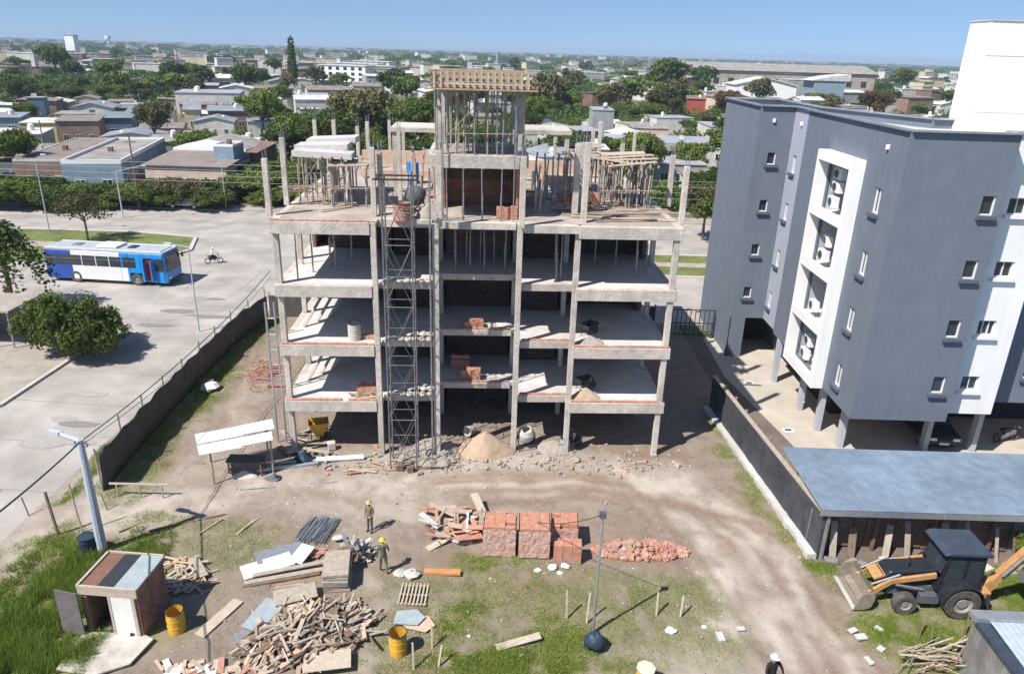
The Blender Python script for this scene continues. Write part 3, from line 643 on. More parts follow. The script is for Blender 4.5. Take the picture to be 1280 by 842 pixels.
# big long warehouse at far right and apartment row in the middle
p = at(985, 118); t = thing('warehouse', 'long beige warehouse with pale roof far beyond the grey apartment block', 'warehouse', (p.x, p.y, 0))
MB().box(-58, 48, 0, 40, 0, 12).build('wall', mat('wh_wall', (.40, .35, .29), scale=.2, big=.2), t); MB().extr([(-60, -1, 12), (-60, 42, 12), (-60, 20, 16)], (110, 0, 0)).build('roof', roof_mats['slab'], t)
w_ = MB()
for k in range(12): w_.box(-52+k*8.4, -49+k*8.4, -.2, -.02, 5, 8)
for k in range(12):
    MB().box(-52+k*8.4, -49+k*8.4, -.2, -.02, 5, 8).build('window', M['glass'], t)
HB.append((p.x, p.y+20, 62))
p = at(955, 128); t = thing('white_hall', 'white gabled hall in front of the long beige warehouse', 'warehouse', (p.x, p.y, 0)); MB().extr([(-14, 0, 0), (14, 0, 0), (14, 0, 7), (0, 0, 10), (-14, 0, 7)], (0, 16, 0)).build('wall', M['white'], t); MB().extr([(-14.5, -.5, 7.1), (0, -.5, 10.3), (14.5, -.5, 7.1), (14.5, -.5, 7.5), (0, -.5, 10.8), (-14.5, -.5, 7.5)], (0, 18, 0)).build('roof', roof_mats['white'], t); HB.append((p.x, p.y+8, 18))
p = at(1033, 130); t = thing('blue_building', 'light blue building with white gable right of the long beige warehouse', 'building', (p.x, p.y, 0)); MB().box(-7, 7, 0, 14, 0, 10).build('wall', wall_mats['blue'], t); MB().extr([(-9, -.5, 10), (9, -.5, 10), (9, -.5, 13), (0, -.5, 12)], (0, 15, 0)).build('roof', roof_mats['white'], t); HB.append((p.x, p.y+7, 14))
for k in range(3):
    p = at(428+k*18, 103-k*5); t = thing('apartment_row', ['white three storey apartment row left of the formwork tower, front one', 'white three storey apartment row, middle one of three', 'white three storey apartment row, rear one of three'][k], 'building', (p.x, p.y, 0), -.25, 'white apartment rows in the middle distance')
    MB().box(-14, 14, 0, 12, 0, 8.5).build('wall', M['white'], t); MB().box(-14.4, 14.4, -.4, 12.4, 8.502, 9).build('roof', roof_mats['white'], t)
    for i in range(6):
        for j in range(3): MB().box(-12.5+i*4.5, -10.5+i*4.5, -.12, -.01, 1+j*2.7, 2.5+j*2.7).build('window', M['glass'], t)
    HB.append((p.x, p.y+6, 18))
# far towers
p = at(90, 72); t = thing('tower_block', 'slim white tower far away on the horizon at the left', 'tower', (p.x, p.y, 0)); MB().box(-4.5, 4.5, 0, 9, 0, 20).build('wall', M['white'], t); MB().box(-4.6, 4.6, -.1, 9.1, 20.01, 21).build('roof', roof_mats['slab'], t)
p = at(137, 62); t = thing('water_tower', 'small pale water tower on the horizon at the left', 'tower', (p.x, p.y, 0)); MB().tube((0, 0, 0), (0, 0, 18), 2, 10).build('shaft', M['white'], t); MB().tube((0, 0, 18), (0, 0, 23), 5, 12).build('tank', M['white'], t)
p = at(622, 88); t = thing('blue_mast', 'small blue mast on the horizon above the formwork tower', 'tower', (p.x, p.y, 0)); MB().tube((0, 0, 0), (0, 0, 17), 1.6, 8).build('shaft', wall_mats['blue'], t)
# ---- repeated small houses of the town
protos = []
combos = [('white', 'tin', 0, 0), ('grey', 'white', 0, 1.1), ('cream', 'brown', .6, 0), ('white', 'white', 0, 1.0), ('brick', 'tin', .5, 0), ('pink', 'brown', 0, 1.0), ('white', 'grey', 0, 1.2), ('brown', 'brown', .4, 0), ('mint', 'white', .5, 0), ('white', 'slab', 0, 0)]
WN = {'tin': 'pale tin', 'slab': 'concrete', 'brown': 'brown', 'white': 'white', 'tile': 'reddish', 'grey': 'grey'}
for i, (w, r_, pe, ga) in enumerate(combos):
    rr = random.Random(i)
    h = house('x', 0, 0, rr.uniform(8.5, 12), rr.uniform(9, 14), rr.uniform(3.6, 5.6), w, r_, pent=pe, gable=ga, nwin=3, tank=i % 3 == 0, loc=Vector((0, -400-20*i, 0)), name='small_house')
    protos.append((h, kmap(h), w, r_))
def houseprob(px, py):
    if px < 340 and py > 150: return .93
    if px < 340 and py > 138: return .45
    if px < 340: return .12 if (py > 98 and px < 260) else .6
    if px < 560: return .85 if 78 < py < 135 else .25
    if px > 640 and px < 900: return .8 if py > 165 else (.12 if py > 100 else .22)
    if px >= 900: return .7 if 115 < py < 165 else .3
    return .4
FH = []; occ = list(HB); rr = random.Random(77); cnt = 0; placed = []
used_h = set(); hc = 0; hn = 0
tries = 0; trees = 0
def free(x, y, r):
    for a, b, c in occ:
        if (a-x)**2+(b-y)**2 < (c+r)**2: return False
    return True
def region(px, py):
    s = 'left of the unfinished building' if px < 340 else ('behind the left roof columns' if px < 540 else ('behind the formwork tower' if px < 660 else ('right of the formwork tower' if px < 925 else 'behind the grey apartment block')))
    return s
while tries < 24000:
    tries += 1
    px = rr.uniform(-60, 1340); hz = 43+px*.0315; py = hz+18+(rr.random()**1.5)*185
    if py > 250: continue
    p = at(px, py)
    if p.y < 95 or p.y > 1000: continue
    if px > 925 and p.y < 150 and px < 1100: continue
    k = 1
    isH = rr.random() < houseprob(px, py)
    if isH and hc < 292 and not (p.y < 230 and hn > 190):
        if not free(p.x, p.y, 3.9 if p.y < 230 else 5.2): continue
        i = rr.randrange(len(protos)); pr = protos[i]
        pos = (p.x, p.y, 0); sc = rr.uniform(.52, .82)*(1 if p.y < 230 else rr.uniform(1.1, 1.7))
        lab = 'far %s roofed %s house of the town, %s' % (WN[pr[3]], {'deep': 'blue', 'brick': 'brick'}.get(pr[2], pr[2]), region(px, py))
        if i not in used_h: o = pr[0]; o.location = pos; used_h.add(i); o['label'] = lab; o['group'] = 'far small houses of the town'
        else: o = copytree(pr[0], pr[1], loc=pos, label=lab, group='far small houses of the town')
        o.scale = (sc*rr.uniform(.85, 1.3), sc, sc*rr.uniform(.85, 1.2)); o.rotation_euler.z = rr.choice([.3, .35, .25])+rr.choice([0, 1.57, 3.14])
        hc += 1; hn += p.y < 230; occ.append((p.x, p.y, 4.4 if p.y < 230 else 7)); FH.append((p.x, p.y))
    elif not isH and trees < 270:
        if not free(p.x, p.y, 1.2): continue
        kk = rr.choices([0, 1, 2, 3], [4, 4, 2, 2])[0]
        if p.y < 240: pr = P2[kk]
        else: pr = P3[kk]
        s = rr.uniform(.7, 1.35)*(1.0 if p.y < 240 else 1.25)
        put_tree(pr, 'tree', '%s tree among the far houses, %s' % (KIND[kk], region(px, py)), (p.x, p.y, 0), (s, s, s*rr.uniform(.8, 1.15)), rr.uniform(0, 6), 'trees among the houses of the town')
        trees += 1; occ.append((p.x, p.y, 2.2))
print('houses', hc, hn, 'trees', trees, 'tries', tries)
for i, pr in enumerate(protos):
    if i not in used_h: pr[0].location = (0, 300+i*12, 0); pr[0]['label'] = 'far small house of the town'
# special silhouettes
for px, py, s, k, nm in [(72, 100, 2.3, 1, 'tall dark tree beside the slim white tower'), (832, 130, 2.6, 1, 'tall dark tree cutting the horizon left of the red building'), (878, 120, 2.1, 1, 'dark rounded tree on the horizon right of the tallest one'), (905, 160, 1.5, 3, 'bronze leaved round tree right of the red building'), (1125, 118, 2.3, 1, 'tall tree above the roof of the grey apartment block'), (150, 125, 1.3, 2, 'yellow green round tree among the dark trees'), (330, 175, 1.5, 2, 'bright green tree above the left formwork'), (1090, 160, 1.6, 3, 'bronze green tree behind the roof of the grey apartment block'), (945, 160, 1.5, 0, 'green tree behind the left roof corner of the grey apartment block')]:
    p = at(px, py); put_tree((P3 if p.y > 240 else P2)[k], 'tree', nm, (p.x, p.y, 0), (s, s, s*1.05), R.uniform(0, 6), crown_mat='bronze' if 'bronze' in nm else ('light' if 'yellow' in nm else None))
t = thing('cypress', 'tall narrow dark cypress rising to the horizon left of the formwork tower', 'tree', tuple(at(368, 118)))
r = np.random.RandomState(3); pts, d = crown_pts(r, 2500, [(0, 0, 5+2.4*k, 2.1-.22*abs(k-2), 2.1-.22*abs(k-2), 2.6) for k in range(7)], .4); v, f = leafcloud(pts, d, .8, r); npmesh('crown', v, f, LEAF['dark'], t); MB().tube((0, 0, 0), (0, 0, 8), .4, 7).build('trunk', M['bark'], t)
# ---- far tree canopy (one mass)
r = np.random.RandomState(9); N_ = 6500; vs = []; fs = []
yy = 1/r.uniform(1/4200., 1/300., N_); xx = r.uniform(-.82, .82, N_)*yy
kp = np.ones(N_, bool)
for i in range(N_):
    if yy[i] < 950:
        for a, b, c in occ:
            if c > 4 and abs(a-xx[i]) < c+5 and -10 < b-yy[i] < c+4+(b*.10 if b > 230 else 6): kp[i] = False; break
xx, yy = xx[kp], yy[kp]; N_ = len(xx)
m_ = 44; hh = r.uniform(5, 9.5, N_)*np.clip(yy/1400, .52, 1); rad_ = r.uniform(4, 8, N_)*(1+yy/2600)*np.clip(yy/1000, .6, 1)
cen = np.repeat(np.stack([xx, yy, hh*.6], 1), m_, 0); d = r.normal(0, 1, (N_*m_, 3)); d /= np.linalg.norm(d, axis=1)[:, None]; d[:, 2] = np.abs(d[:, 2])*.9-.2
q = r.uniform(.7, 1.05, (N_*m_, 1)); rr3 = np.repeat(np.stack([rad_, rad_, hh*.45], 1), m_, 0)
v, f = leafcloud(cen+d*rr3*q, d, np.repeat(rad_*.42, m_), r, .4)
o = npmesh('far_wood', v, f, LEAF['far']); tag(o, 'far tree canopy of the town fading to the horizon', 'trees', kind='stuff')
# distant houses beyond the individually built ones: one mass
rf_ = random.Random(31); fw = MB()
for i in range(330):
    y = 1/rf_.uniform(1/2600., 1/420.); x = rf_.uniform(-.8, .8)*y
    if -.0 < x/y < .28 and y < 900 and rf_.random() < .75: continue
    s_ = rf_.uniform(.8, 1.3)*(1+y/2500); w_, d_, h__ = rf_.uniform(5, 12)*s_, rf_.uniform(5, 9)*s_, rf_.uniform(4.5, 7.5)*(1+y/3000); fw.k = rf_.choice([0, 0, 1, 2, 3])
    a__ = rf_.uniform(0, .6); fw.bx((x, y, h__/2), (w_, d_, h__), a__); fw.k = rf_.choice([4, 4, 5, 6]); fw.bx((x, y, h__+.2), (w_+.4, d_+.4, .38), a__)
tag(fw.build('far_houses', [wall_mats['white'], wall_mats['grey'], wall_mats['brown'], wall_mats['cream'], roof_mats['white'], roof_mats['tin'], roof_mats['tile']]), 'mass of tiny pale houses scattered through the far tree canopy', 'houses', kind='stuff')
# near distance filler bushes between houses (uncountable garden greenery)
N_ = 7500; yy = 1/r.uniform(1/430., 1/96., N_); xx = r.uniform(-.8, .8, N_)*yy; m_ = 90
keep = np.zeros(N_, bool); HN_ = [o for o in occ if o[2] > 4]
for i in range(N_):
    a_ = Vector((xx[i], yy[i], 0))-Vector((0, 0, CH)); px_ = 640+FPX*a_.dot(RT)/a_.dot(FW); py_ = 421-FPX*a_.dot(UP)/a_.dot(FW)
    if r.rand() < houseprob(px_, py_)*.9: continue
    keep[i] = all(not (abs(a-xx[i]) < c*.8+2 and -c*.8-2 < b-yy[i] < c+3+b*.05) for a, b, c in HN_)
xx, yy = xx[keep], yy[keep]; N_ = len(xx); rad_ = r.uniform(1.4, 3.6, N_); hh = r.uniform(1.6, 4.6, N_)
cen = np.repeat(np.stack([xx, yy, hh*.5], 1), m_, 0); d = r.normal(0, 1, (N_*m_, 3)); d /= np.linalg.norm(d, axis=1)[:, None]
v, f = leafcloud(cen+d*np.repeat(np.stack([rad_, rad_, hh*.5], 1), m_, 0)*r.uniform(.5, 1.05, (N_*m_, 1)), d, .75, r, .6)
tag(npmesh('garden_greenery', v, f, LEAF['mid2']), 'garden bushes and leafy undergrowth filling the gaps between the houses', 'bushes', kind='stuff')
# extra hedge-like trees along the avenue
for i, (px, py, s_, k, lb) in enumerate([(-5, 258, 1.1, 0, 'between the two leftmost ones'), (38, 258, 1.0, 1, 'just left of the leftmost street lamp'), (112, 262, .95, 1, 'low one below the blue house'), (150, 258, .95, 0, 'behind the middle street lamp'), (186, 258, .9, 3, 'in the gap beside the dark wooden pole'), (218, 258, .9, 1, 'between the dark pole and the pink house'), (247, 260, .85, 1, 'low one before the pink house'), (300, 254, 1.1, 1, 'right beside the pale post'), (334, 262, .9, 0, 'just left of the unfinished building')]):
    p = at(px, py); put_tree(P2[k], 'avenue_tree', KIND[k]+' tree across the avenue, '+lb, (p.x, p.y+2.5, -1.2), (s_*1.3, s_*1.2, s_*.7), R.uniform(0, 6), 'trees along the far side of the avenue')
# ================================================================ UNFINISHED BUILDING
BO = Vector((-10.81, 31.754, 0)); BYAW = rad(2.9347)
BM = Matrix.Translation(BO) @ Matrix.Rotation(BYAW, 4, 'Z'); BI = BM.inverted()
def bw(u, v, z): return BM @ Vector((u, v, z))
def lc(px, py, z): return BI @ at(px, py, z)
def lv(px, py, v):      # local point on the plane at depth v
    o = BI @ Vector((0, 0, CH)); d = BI.to_3x3() @ (FW*FPX + RT*(px-640) - UP*(py-421)); return o + d*((v-o.y)/d.y)
B = thing('unfinished_building', 'unfinished five storey concrete frame building with open floors in the middle of the site', 'building', BO, BYAW)
TOP = [3.03, 5.93, 8.83, 11.75]; DEP = 18.5
bays = [('left', 0.0, 4.38, 0.0), ('l2', 4.66, 7.1, .85), ('mid', 7.46, 10.9, 2.25), ('r1', 11.25, 13.72, .8), ('right', 13.72, 18.44, 0.0)]
for k, zt in enumerate(TOP):
    s = MB(); rough = random.Random(k)
    # slab plates, bay by bay, with the recessed bays cut back at the front
    for nm, u0, u1, v0 in bays:
        a = 0 if nm == 'left' else u0-.3; b = u1+.3 if nm != 'right' else u1
        if nm == 'left': b = 4.66
        if nm == 'l2': a, b = 4.66, 7.2
        if nm == 'mid': a, b = 7.2, 11.1
        if nm == 'r1': a, b = 11.1, 13.72
        if nm == 'right': a = 13.72
        if nm == 'mid' and k == 3: v0 = .55
        if nm == 'r1' and k == 3: v0 = .25
        s.box(a, b, v0+.12, DEP, zt-.2, zt)
    f = s.build('floor_slab', M['deck'] if k == 3 else M['screed'], B)
    MB().box(.31, 18.13, 2.8, DEP-.31, zt-.206, zt-.2035).build('soffit', M['soffit'], B)  # added dark ceiling sheet, cuts bounce light on the floor below
    for nm, u0, u1, v0 in bays:
        e = MB(); dz = .55 if nm in ('left', 'right') else .36
        if nm == 'mid' and k == 3: v0 = .43
        if nm == 'r1' and k == 3: v0 = .13
        if nm == 'mid': dz = .30
        e.box(u0, u1, v0, v0+.3, zt-dz, zt+.012)
        e.build('edge_beam', M['concrete'], B, bevel=.015)
        if (k < 3 and nm in ('left', 'right', 'mid', 'r1') and not (k == 2)) or (k == 3 and nm == 'left'):
            e = MB(); uu = u0+.06
            while uu < u1-.3:
                L = .33; hh = rough.choice([.07, .08, .08, .05]) if rough.random() < .97 else 0
                if hh: e.box(uu, uu+L-.015, v0+.03, v0+.21, zt+.015, zt+.015+hh)
                uu += L
            e.build('brick_course', M['brick_course'], B)
    # side beams and inner beams below the slab
    e = MB(); e.box(0, .3, .3, DEP, zt-.55, zt+.006); e.build('side_beam', M['concrete'], B)
    e = MB(); e.box(18.14, 18.44, .3, DEP, zt-.55, zt+.006); e.build('side_beam', M['concrete'], B)
    e = MB()
    for v in (4.5, 9, 13.5, 18.2): e.box(.3, 18.14, v, v+.25, zt-.5, zt-.205)
    for u in (4.4, 7.2, 11.1, 13.7): e.box(u-.12, u+.12, 2.6, 18.2, zt-.48, zt-.208)
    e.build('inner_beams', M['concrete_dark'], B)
# columns, each through all storeys; roof columns stand on beyond
cols = {}
for u, v0 in ((.18, .35), (4.52, .18), (7.28, .12), (11.08, .55), (13.72, .42), (18.2, .2)):
    for v in (v0, 4.6, 9.1, 13.6, 18.2):
        w = .26 if v == v0 else .24
        if u == 7.28 and v == v0: w = .3
        c = MB(); 
        for j in range(4):
            z0 = 0 if j == 0 else TOP[j-1]+.015; z1 = TOP[j]-.56 if (v > v0 or True) else 0
            c.box(u-w/2, u+w/2, v-w/2, v+w/2, z0-.1 if j == 0 else z0, TOP[j]-(.21 if v != v0 else .0) if (v == v0 and u in (4.52, 7.28, 11.08, 13.72)) else TOP[j]-.2)
        c.build('column', M['concrete'], B, bevel=.012)
# upstand columns on the top deck: (px, top py, base py)
def upcol(px, pb, ptop, w, ptx=None, rods=True):
    p = lc(px, pb, TOP[3]); 
    lo, hi = 12., 17.
    from_w = lambda z: bw(p.x, p.y, z)
    def py(z):
        q = from_w(z)-Vector((0, 0, CH)); return 421-FPX*q.dot(UP)/q.dot(FW)
    for _ in range(30):
        m_ = (lo+hi)/2
        if py(m_) > ptop: lo = m_
        else: hi = m_
    c = MB(); c.box(p.x-w/2, p.x+w/2, p.y-w/2, p.y+w/2, TOP[3]-.01, lo); o = c.build('roof_column', M['concrete'], B, bevel=.012)
    if rods:
        q = MB()
        for a, b in ((-1, -1), (1, -1), (1, 1), (-1, 1)): q.tube((p.x+a*w*.3, p.y+b*w*.3, lo), (p.x+a*w*.3+R.uniform(-.04, .04), p.y+b*w*.3+R.uniform(-.04, .04), lo+R.uniform(.3, .6)), .012, 5)
        q.build('rebar_stub', M['rebar'], o)
for a in [(337, 269, 198, .24), (359, 256, 172, .24), (420, 205, 150, .24), (397, 211, 150, .22), (449, 212, 158, .22), (461, 203, 152, .24), (468, 270, 184, .24), (477, 268, 190, .22), (488, 200, 150, .2), (501, 262, 165, .18),
          (549, 283, 188, .26), (652, 283, 196, .26), (718, 268, 180, .28), (729, 278, 178, .26), (726, 262, 178, .22), (738, 222, 160, .22), (747, 215, 152, .22), (774, 238, 180, .22), (692, 224, 172, .2), (790, 214, 165, .18),
          (835, 258, 194, .24), (851, 281, 208, .24), (800, 232, 190, .2), (505, 205, 158, .2), (517, 240, 190, .2), (706, 205, 166, .18)]:
    upcol(*a)
# low brick walls at the back of the deck and the brick-lined stair core
for u0, u1, v, h in ((1.5, 6.8, 17.6, .9), (2.2, 6.5, 12.2, .45), (12.2, 17.6, 15.2, .8), (12.6, 15.6, 11.4, .45)):
    MB().box(u0, u1, v, v+.18, TOP[3]+.002, TOP[3]+h).build('brick_wall', M['pinkboard'], B)
for k in range(4):
    z0 = (TOP[k-1] if k else 0)+.004; z1 = TOP[k]-.21
    MB().box(7.5, 10.9, 6.0, 6.18, z0, z1).build('brick_wall', M['brick_old' if k == 3 else 'brick_shade'], B)
    MB().box(.35, 18.0, 13.7, 13.9, z0, z1).build('brick_wall', M['brick_old'], B)
    MB().box(4.4, 4.58, 6.5, 13.5, z0, z1).build('brick_wall', M['brick_old'], B)
    MB().box(13.65, 13.83, 5.5, 13.5, z0, z1).build('brick_wall', M['brick_old'], B)
    MB().box(17.9, 18.1, 5.5, 13.5, z0, z1-.35).build('brick_wall', M['brick_old'], B)  # added side wall, closes the open frame to darken the floors
    if k < 3 or True:  # added walls: block light from behind so the open floors go dark
        for a0, a1, vv in ((.9 if k < 3 else 1.2, 4.2, 6.9), (4.8, 7.1, 5.6), (11.3, 13.5, 5.4), (14.0, 17.8, 6.6)): MB().box(a0, a1, vv, vv+.16, z0, z1).build('brick_wall', M['brick_shade'], B)
        MB().box(.3, .46, 6.9, 13.5, z0, z1-.35).build('brick_wall', M['brick_old'], B)  # added side wall on the left, keeps light out of the bays
CZ = 14.62
for a in ((7.45, 10.95, 5.2, 5.4), (7.35, 7.53, 3.6, 5.2), (10.9, 11.08, 1.6, 5.4)): MB().box(*a, TOP[3]+.003, CZ-.56).build('core_wall', M['brick'], B)
# landing slab over the core
s = MB(); s.box(7.1, 11.2, 1.15, 5.6, CZ-.22, CZ); s.build('floor_slab', M['deck'], B)
MB().box(7.05, 11.25, .95, 1.2, CZ-.55, CZ+.03).build('edge_beam', M['concrete'], B, bevel=.02)
MB().box(11.2, 11.4, 1.2, 5.6, CZ-.5, CZ+.01).build('edge_beam', M['concrete'], B); MB().box(6.9, 7.1, 1.2, 5.6, CZ-.5, CZ+.01).build('edge_beam', M['concrete'], B)
for u, v in ((7.4, 1.4), (11.0, 1.4), (7.4, 5.3), (11.0, 5.3)):
    MB().box(u-.1, u+.1, v-.1, v+.1, CZ+.031, 17.1).build('tower_column', M['concrete'], B)
for px, py, ww in ((519, 160, 2.6), (682, 163, 2.8)):
    p = lv(px, py, 7.5)
    s = MB(); s.box(p.x-ww/2, p.x+ww/2, 7.5, 10.5, p.z-.22, p.z); s.build('side_roof_slab', M['concrete'], B)
    for a in (-1, 1):
        MB().box(p.x+a*ww*.42-.12, p.x+a*ww*.42+.12, 7.6, 7.84, TOP[3]+.004, p.z-.221).build('roof_column', M['concrete'], B)
# stair flight dark opening panels
MB().box(7.7, 10.8, 5.0, 5.15, TOP[3]+1.2, TOP[3]+1.9).build('lintel', M['wood_dark'], B)

# ---- thin props (shores): individual, grouped
pr0 = None
def prop(u, v, z0, z1, label, group, r=.032, mt='steel', jit=.06):
    global pr0
    t = MB(); t.tube((0, 0, 0), (R.uniform(-jit, jit), R.uniform(-jit, jit), z1-z0), r, 7)
    t.tube((0, 0, 0), (0, 0, (z1-z0)*.52), r*1.35, 7); t.bx((0, 0, .006), (.14, .14, .012)); t.bx((0, 0, z1-z0-.006), (.14, .14, .012))
    o = t.build('prop', M[mt]); o.matrix_world = BM @ Matrix.Translation((u, v, z0)); o.location = bw(u, v, z0); return tag(o, label, 'prop', group)
for u in (7.75, 8.5, 9.35, 10.2): prop(u, .95, TOP[3]+.006, CZ-.55, 'thin steel prop under the landing slab above the top deck', 'props under the landing slab', .03)
for u in (8.1, 8.8, 9.5, 10.5): prop(u, 2.8, TOP[2]+.006, TOP[3]-.2, 'thin steel prop in the middle bay under the top deck', 'props in the middle bay under the top deck', .028)
for u in (8.0, 8.6, 9.3, 10.0, 10.6): prop(u, 4.2, TOP[2]+.006, TOP[3]-.2, 'thin steel prop in the middle bay under the top deck', 'props in the middle bay under the top deck', .028)
for u, v in ((12.9, 1.3), (13.15, 1.6), (13.0, 3)): prop(u, v, TOP[2]+.006, TOP[3]-.2, 'thin steel prop beside the right-hand middle column under the top deck', 'props in the right middle bay', .028)
for u, v in ((.9, .8), (1.3, 2.2), (1.9, 3.4), (2.3, 2.6), (2.9, 3.8), (.5, 3.6)): prop(u, v, TOP[2]+.006, TOP[3]-.2, 'thin prop standing in the left bay under the top deck', 'props in the left bay under the top deck', .03, 'wood_grey')
for u, v in ((16.9, 2.2), (17.6, 3.2), (16.2, 4.0), (17.3, 4.2), (15.2, 4.4)): prop(u, v, TOP[2]+.006, TOP[3]-.2, 'thin prop in shade in the right bay under the top deck', 'props in the right bay under the top deck', .03, 'wood_grey')

# ---- formwork tower deck on top
def plankdeck(name, label, cat, u0, u1, v0, v1, z, tilt=0, seed=0, mt='wood_pale', props=(4, 3), zb=TOP[3], rough=.3, pw=(.16, .28), th=.03, tj=0, group=None, proplabel=None):
    rr = random.Random(seed)
    t = thing(name, label, cat, bw((u0+u1)/2, (v0+v1)/2, zb), BYAW, group)
    I = Matrix.Translation((-(u0+u1)/2, -(v0+v1)/2, -zb))
    d = MB(); v = v0
    while v < v1:
        w = rr.uniform(*pw); zz = z+tilt*(v-v0)+rr.uniform(-.02, .03)
        d.bx(((u0+u1)/2+rr.uniform(-rough, rough)-(u0+u1)/2, v+w/2-(v0+v1)/2, zz-zb), (u1-u0+rr.uniform(-rough, rough), w-.015, th), rr.uniform(-.02, .02)+rr.uniform(-tj, tj), rr.uniform(-tj, tj)*.6, rr.uniform(-.01, .01)+rr.uniform(-tj, tj)); v += w*(1-tj)
    d.build('deck_boards', M[mt], t)
    j = MB()
    for k in range(int((u1-u0)/.45)+1):
        u = u0+.1+k*.45; j.bar((u-(u0+u1)/2, v0-(v0+v1)/2-rr.uniform(.05, .3), z-.09-zb), (u-(u0+u1)/2, v1-(v0+v1)/2+.1, z-.09-zb+tilt*(v1-v0)), .07, .12)
    j.build('joists', M['wood'], t)
    for a in range(props[0]):
        for b in range(props[1]):
            u = u0+.15+(u1-u0-.3)*a/(props[0]-1)-(u0+u1)/2+rr.uniform(-.12, .12); vv = v0+.15+(v1-v0-.3)*b/max(1, props[1]-1)-(v0+v1)/2
            p = MB(); top = z-.15-zb+tilt*(vv+(v1-v0)/2)
            p.tube((u, vv, .002), (u+rr.uniform(-.08, .08), vv+rr.uniform(-.06, .06), top), .04, 6); p.build('prop', M[rr.choice(['wood_grey', 'wood_grey', 'steel'])], t)
    x = MB(); 
    x.bar((u0-(u0+u1)/2, v0-(v0+v1)/2, .9), (u1-(u0+u1)/2, v0-(v0+v1)/2, .95), .08, .03); x.bar((u0-(u0+u1)/2, v0-(v0+v1)/2, .2), ((u0+u1)/2-(u0+u1)/2, v0-(v0+v1)/2, top-.3), .07, .03)
    x.build('brace', M['wood'], t)
    return t
T = plankdeck('formwork_tower', 'tall timber formwork platform on props above the stair core, highest thing on the building', 'formwork', 7.2, 11.3, .9, 5.4, 17.45, 0, 1, 'wood_pale', (10, 5), CZ+.035, .12)
# beam formwork box with vertical battens round the platform edge
q = MB(); rr = random.Random(2); W = (11.3-7.2)/2
for z in (2.88, 3.13, 3.38): q.bx((0, -2.32, z), (2*W+.5+rr.uniform(-.1, .2), .04, .11))
q.bx((0, -2.2, 3.5), (2*W+.3, .3, .03)); q.bx((0, -2.45, 2.75), (2*W+.7, .5, .05))
q.build('edge_formwork', M['wood'], T)
for i in range(15): MB().bx((-W+.05+i*(2*W-.1)/14, -2.39, 3.12), (.09, .07, .66), 0, rr.uniform(-.05, .05)).build('batten', M['wood_pale'], T)
q = MB()
for s in (-1, 1):
    for z in (2.88, 3.13, 3.38): q.bx((s*(W+.12), 0, z), (.04, 4.9, .11))
q.bx((0, 2.4, 3.15), (2*W, .05, .6)); q.build('side_formwork', M['wood'], T)
# sloping formwork stacks left & right on the deck
plankdeck('formwork_platform', 'grey sheet covered formwork platform on props on the left end of the top deck', 'formwork', .3, 2.9, 3.6, 6.6, TOP[3]+2.35, .12, 5, 'plaster', (5, 4), TOP[3]+.003, .2, pw=(1.3, 1.6), th=.28, tj=.05)
plankdeck('formwork_platform', 'low grey board platform right beside the sheet covered one on the top deck', 'formwork', 2.0, 4.0, 3.2, 5.2, TOP[3]+1.95, .15, 6, 'wood_grey', (3, 3), TOP[3]+.003, .35, pw=(.6, .9), th=.05, tj=.12)
plankdeck('formwork_platform', 'ragged pale board platform on many thin props on the right end of the top deck', 'formwork', 15.2, 18.0, 4.2, 6.8, TOP[3]+2.2, .06, 7, 'wood_pale', (8, 4), TOP[3]+.003, .5, pw=(.5, .9), th=.04, tj=.13)
plankdeck('formwork_platform', 'tilted board platform left of the ragged one on the right half of the top deck', 'formwork', 13.9, 15.6, 6.0, 8.4, TOP[3]+2.35, .1, 8, 'wood_grey', (4, 3), TOP[3]+.003, .5, pw=(.5, .9), th=.04, tj=.15)
# tossed boards on the formwork edge
def board(px, py, z, L, w, a, label, group=None, mt='wood', tilt=0, parent_local=True, th=.035):
    p = lc(px, py, z); o = MB().bx((0, 0, 0), (L, w, th), 0, 0, tilt).build('board', M[mt]); o.location = bw(p.x, p.y, z+th/2+.004+abs(math.sin(tilt))*L/2); o.rotation_euler = (0, 0, BYAW+a); return tag(o, label, 'board', group)
rr = random.Random(8)
for i in range(26):
    px = rr.uniform(730, 830); board(px, rr.uniform(252, 276), TOP[3]+.012*i/4, rr.uniform(1.2, 3.6), rr.uniform(.08, .18), rr.uniform(-.25, .25), 'loose board lying on the right half of the top deck', 'boards on the right half of the top deck', rr.choice(['wood', 'wood_pale', 'wood_grey', 'pinkboard', 'wood_dark']))
for i in range(12): board(rr.uniform(350, 450), rr.uniform(225, 262), TOP[3]+.01*i/3, rr.uniform(1, 2.6), rr.uniform(.1, .25), rr.uniform(-.9, .9), 'loose board lying on the left half of the top deck', 'boards on the left half of the top deck', rr.choice(['wood', 'wood_pale', 'wood_dark']))
for i in range(10): board(rr.uniform(560, 640), rr.uniform(183, 187), CZ+.01*i/3, rr.uniform(.5, 1.4), .1, rr.uniform(-.9, .9), 'loose board on the landing slab under the formwork tower', 'boards on the landing slab', rr.choice(['wood', 'wood_pale']))
for i in range(34):    # clutter of loose shores and shutter boards standing on the deck
    u, v = rr.choice([(rr.uniform(.5, 4.2), rr.uniform(3.5, 9)), (rr.uniform(14, 18), rr.uniform(4, 9)), (rr.uniform(11.6, 13.6), rr.uniform(3, 9)), (rr.uniform(4.8, 7), rr.uniform(4, 9))])
    prop(u, v, TOP[3]+.003, TOP[3]+rr.uniform(1.6, 2.7), 'loose timber shore standing among others on the top deck', 'loose shores on the top deck', rr.uniform(.03, .05), rr.choice(['wood_grey', 'wood', 'steel', 'concrete']), .25)
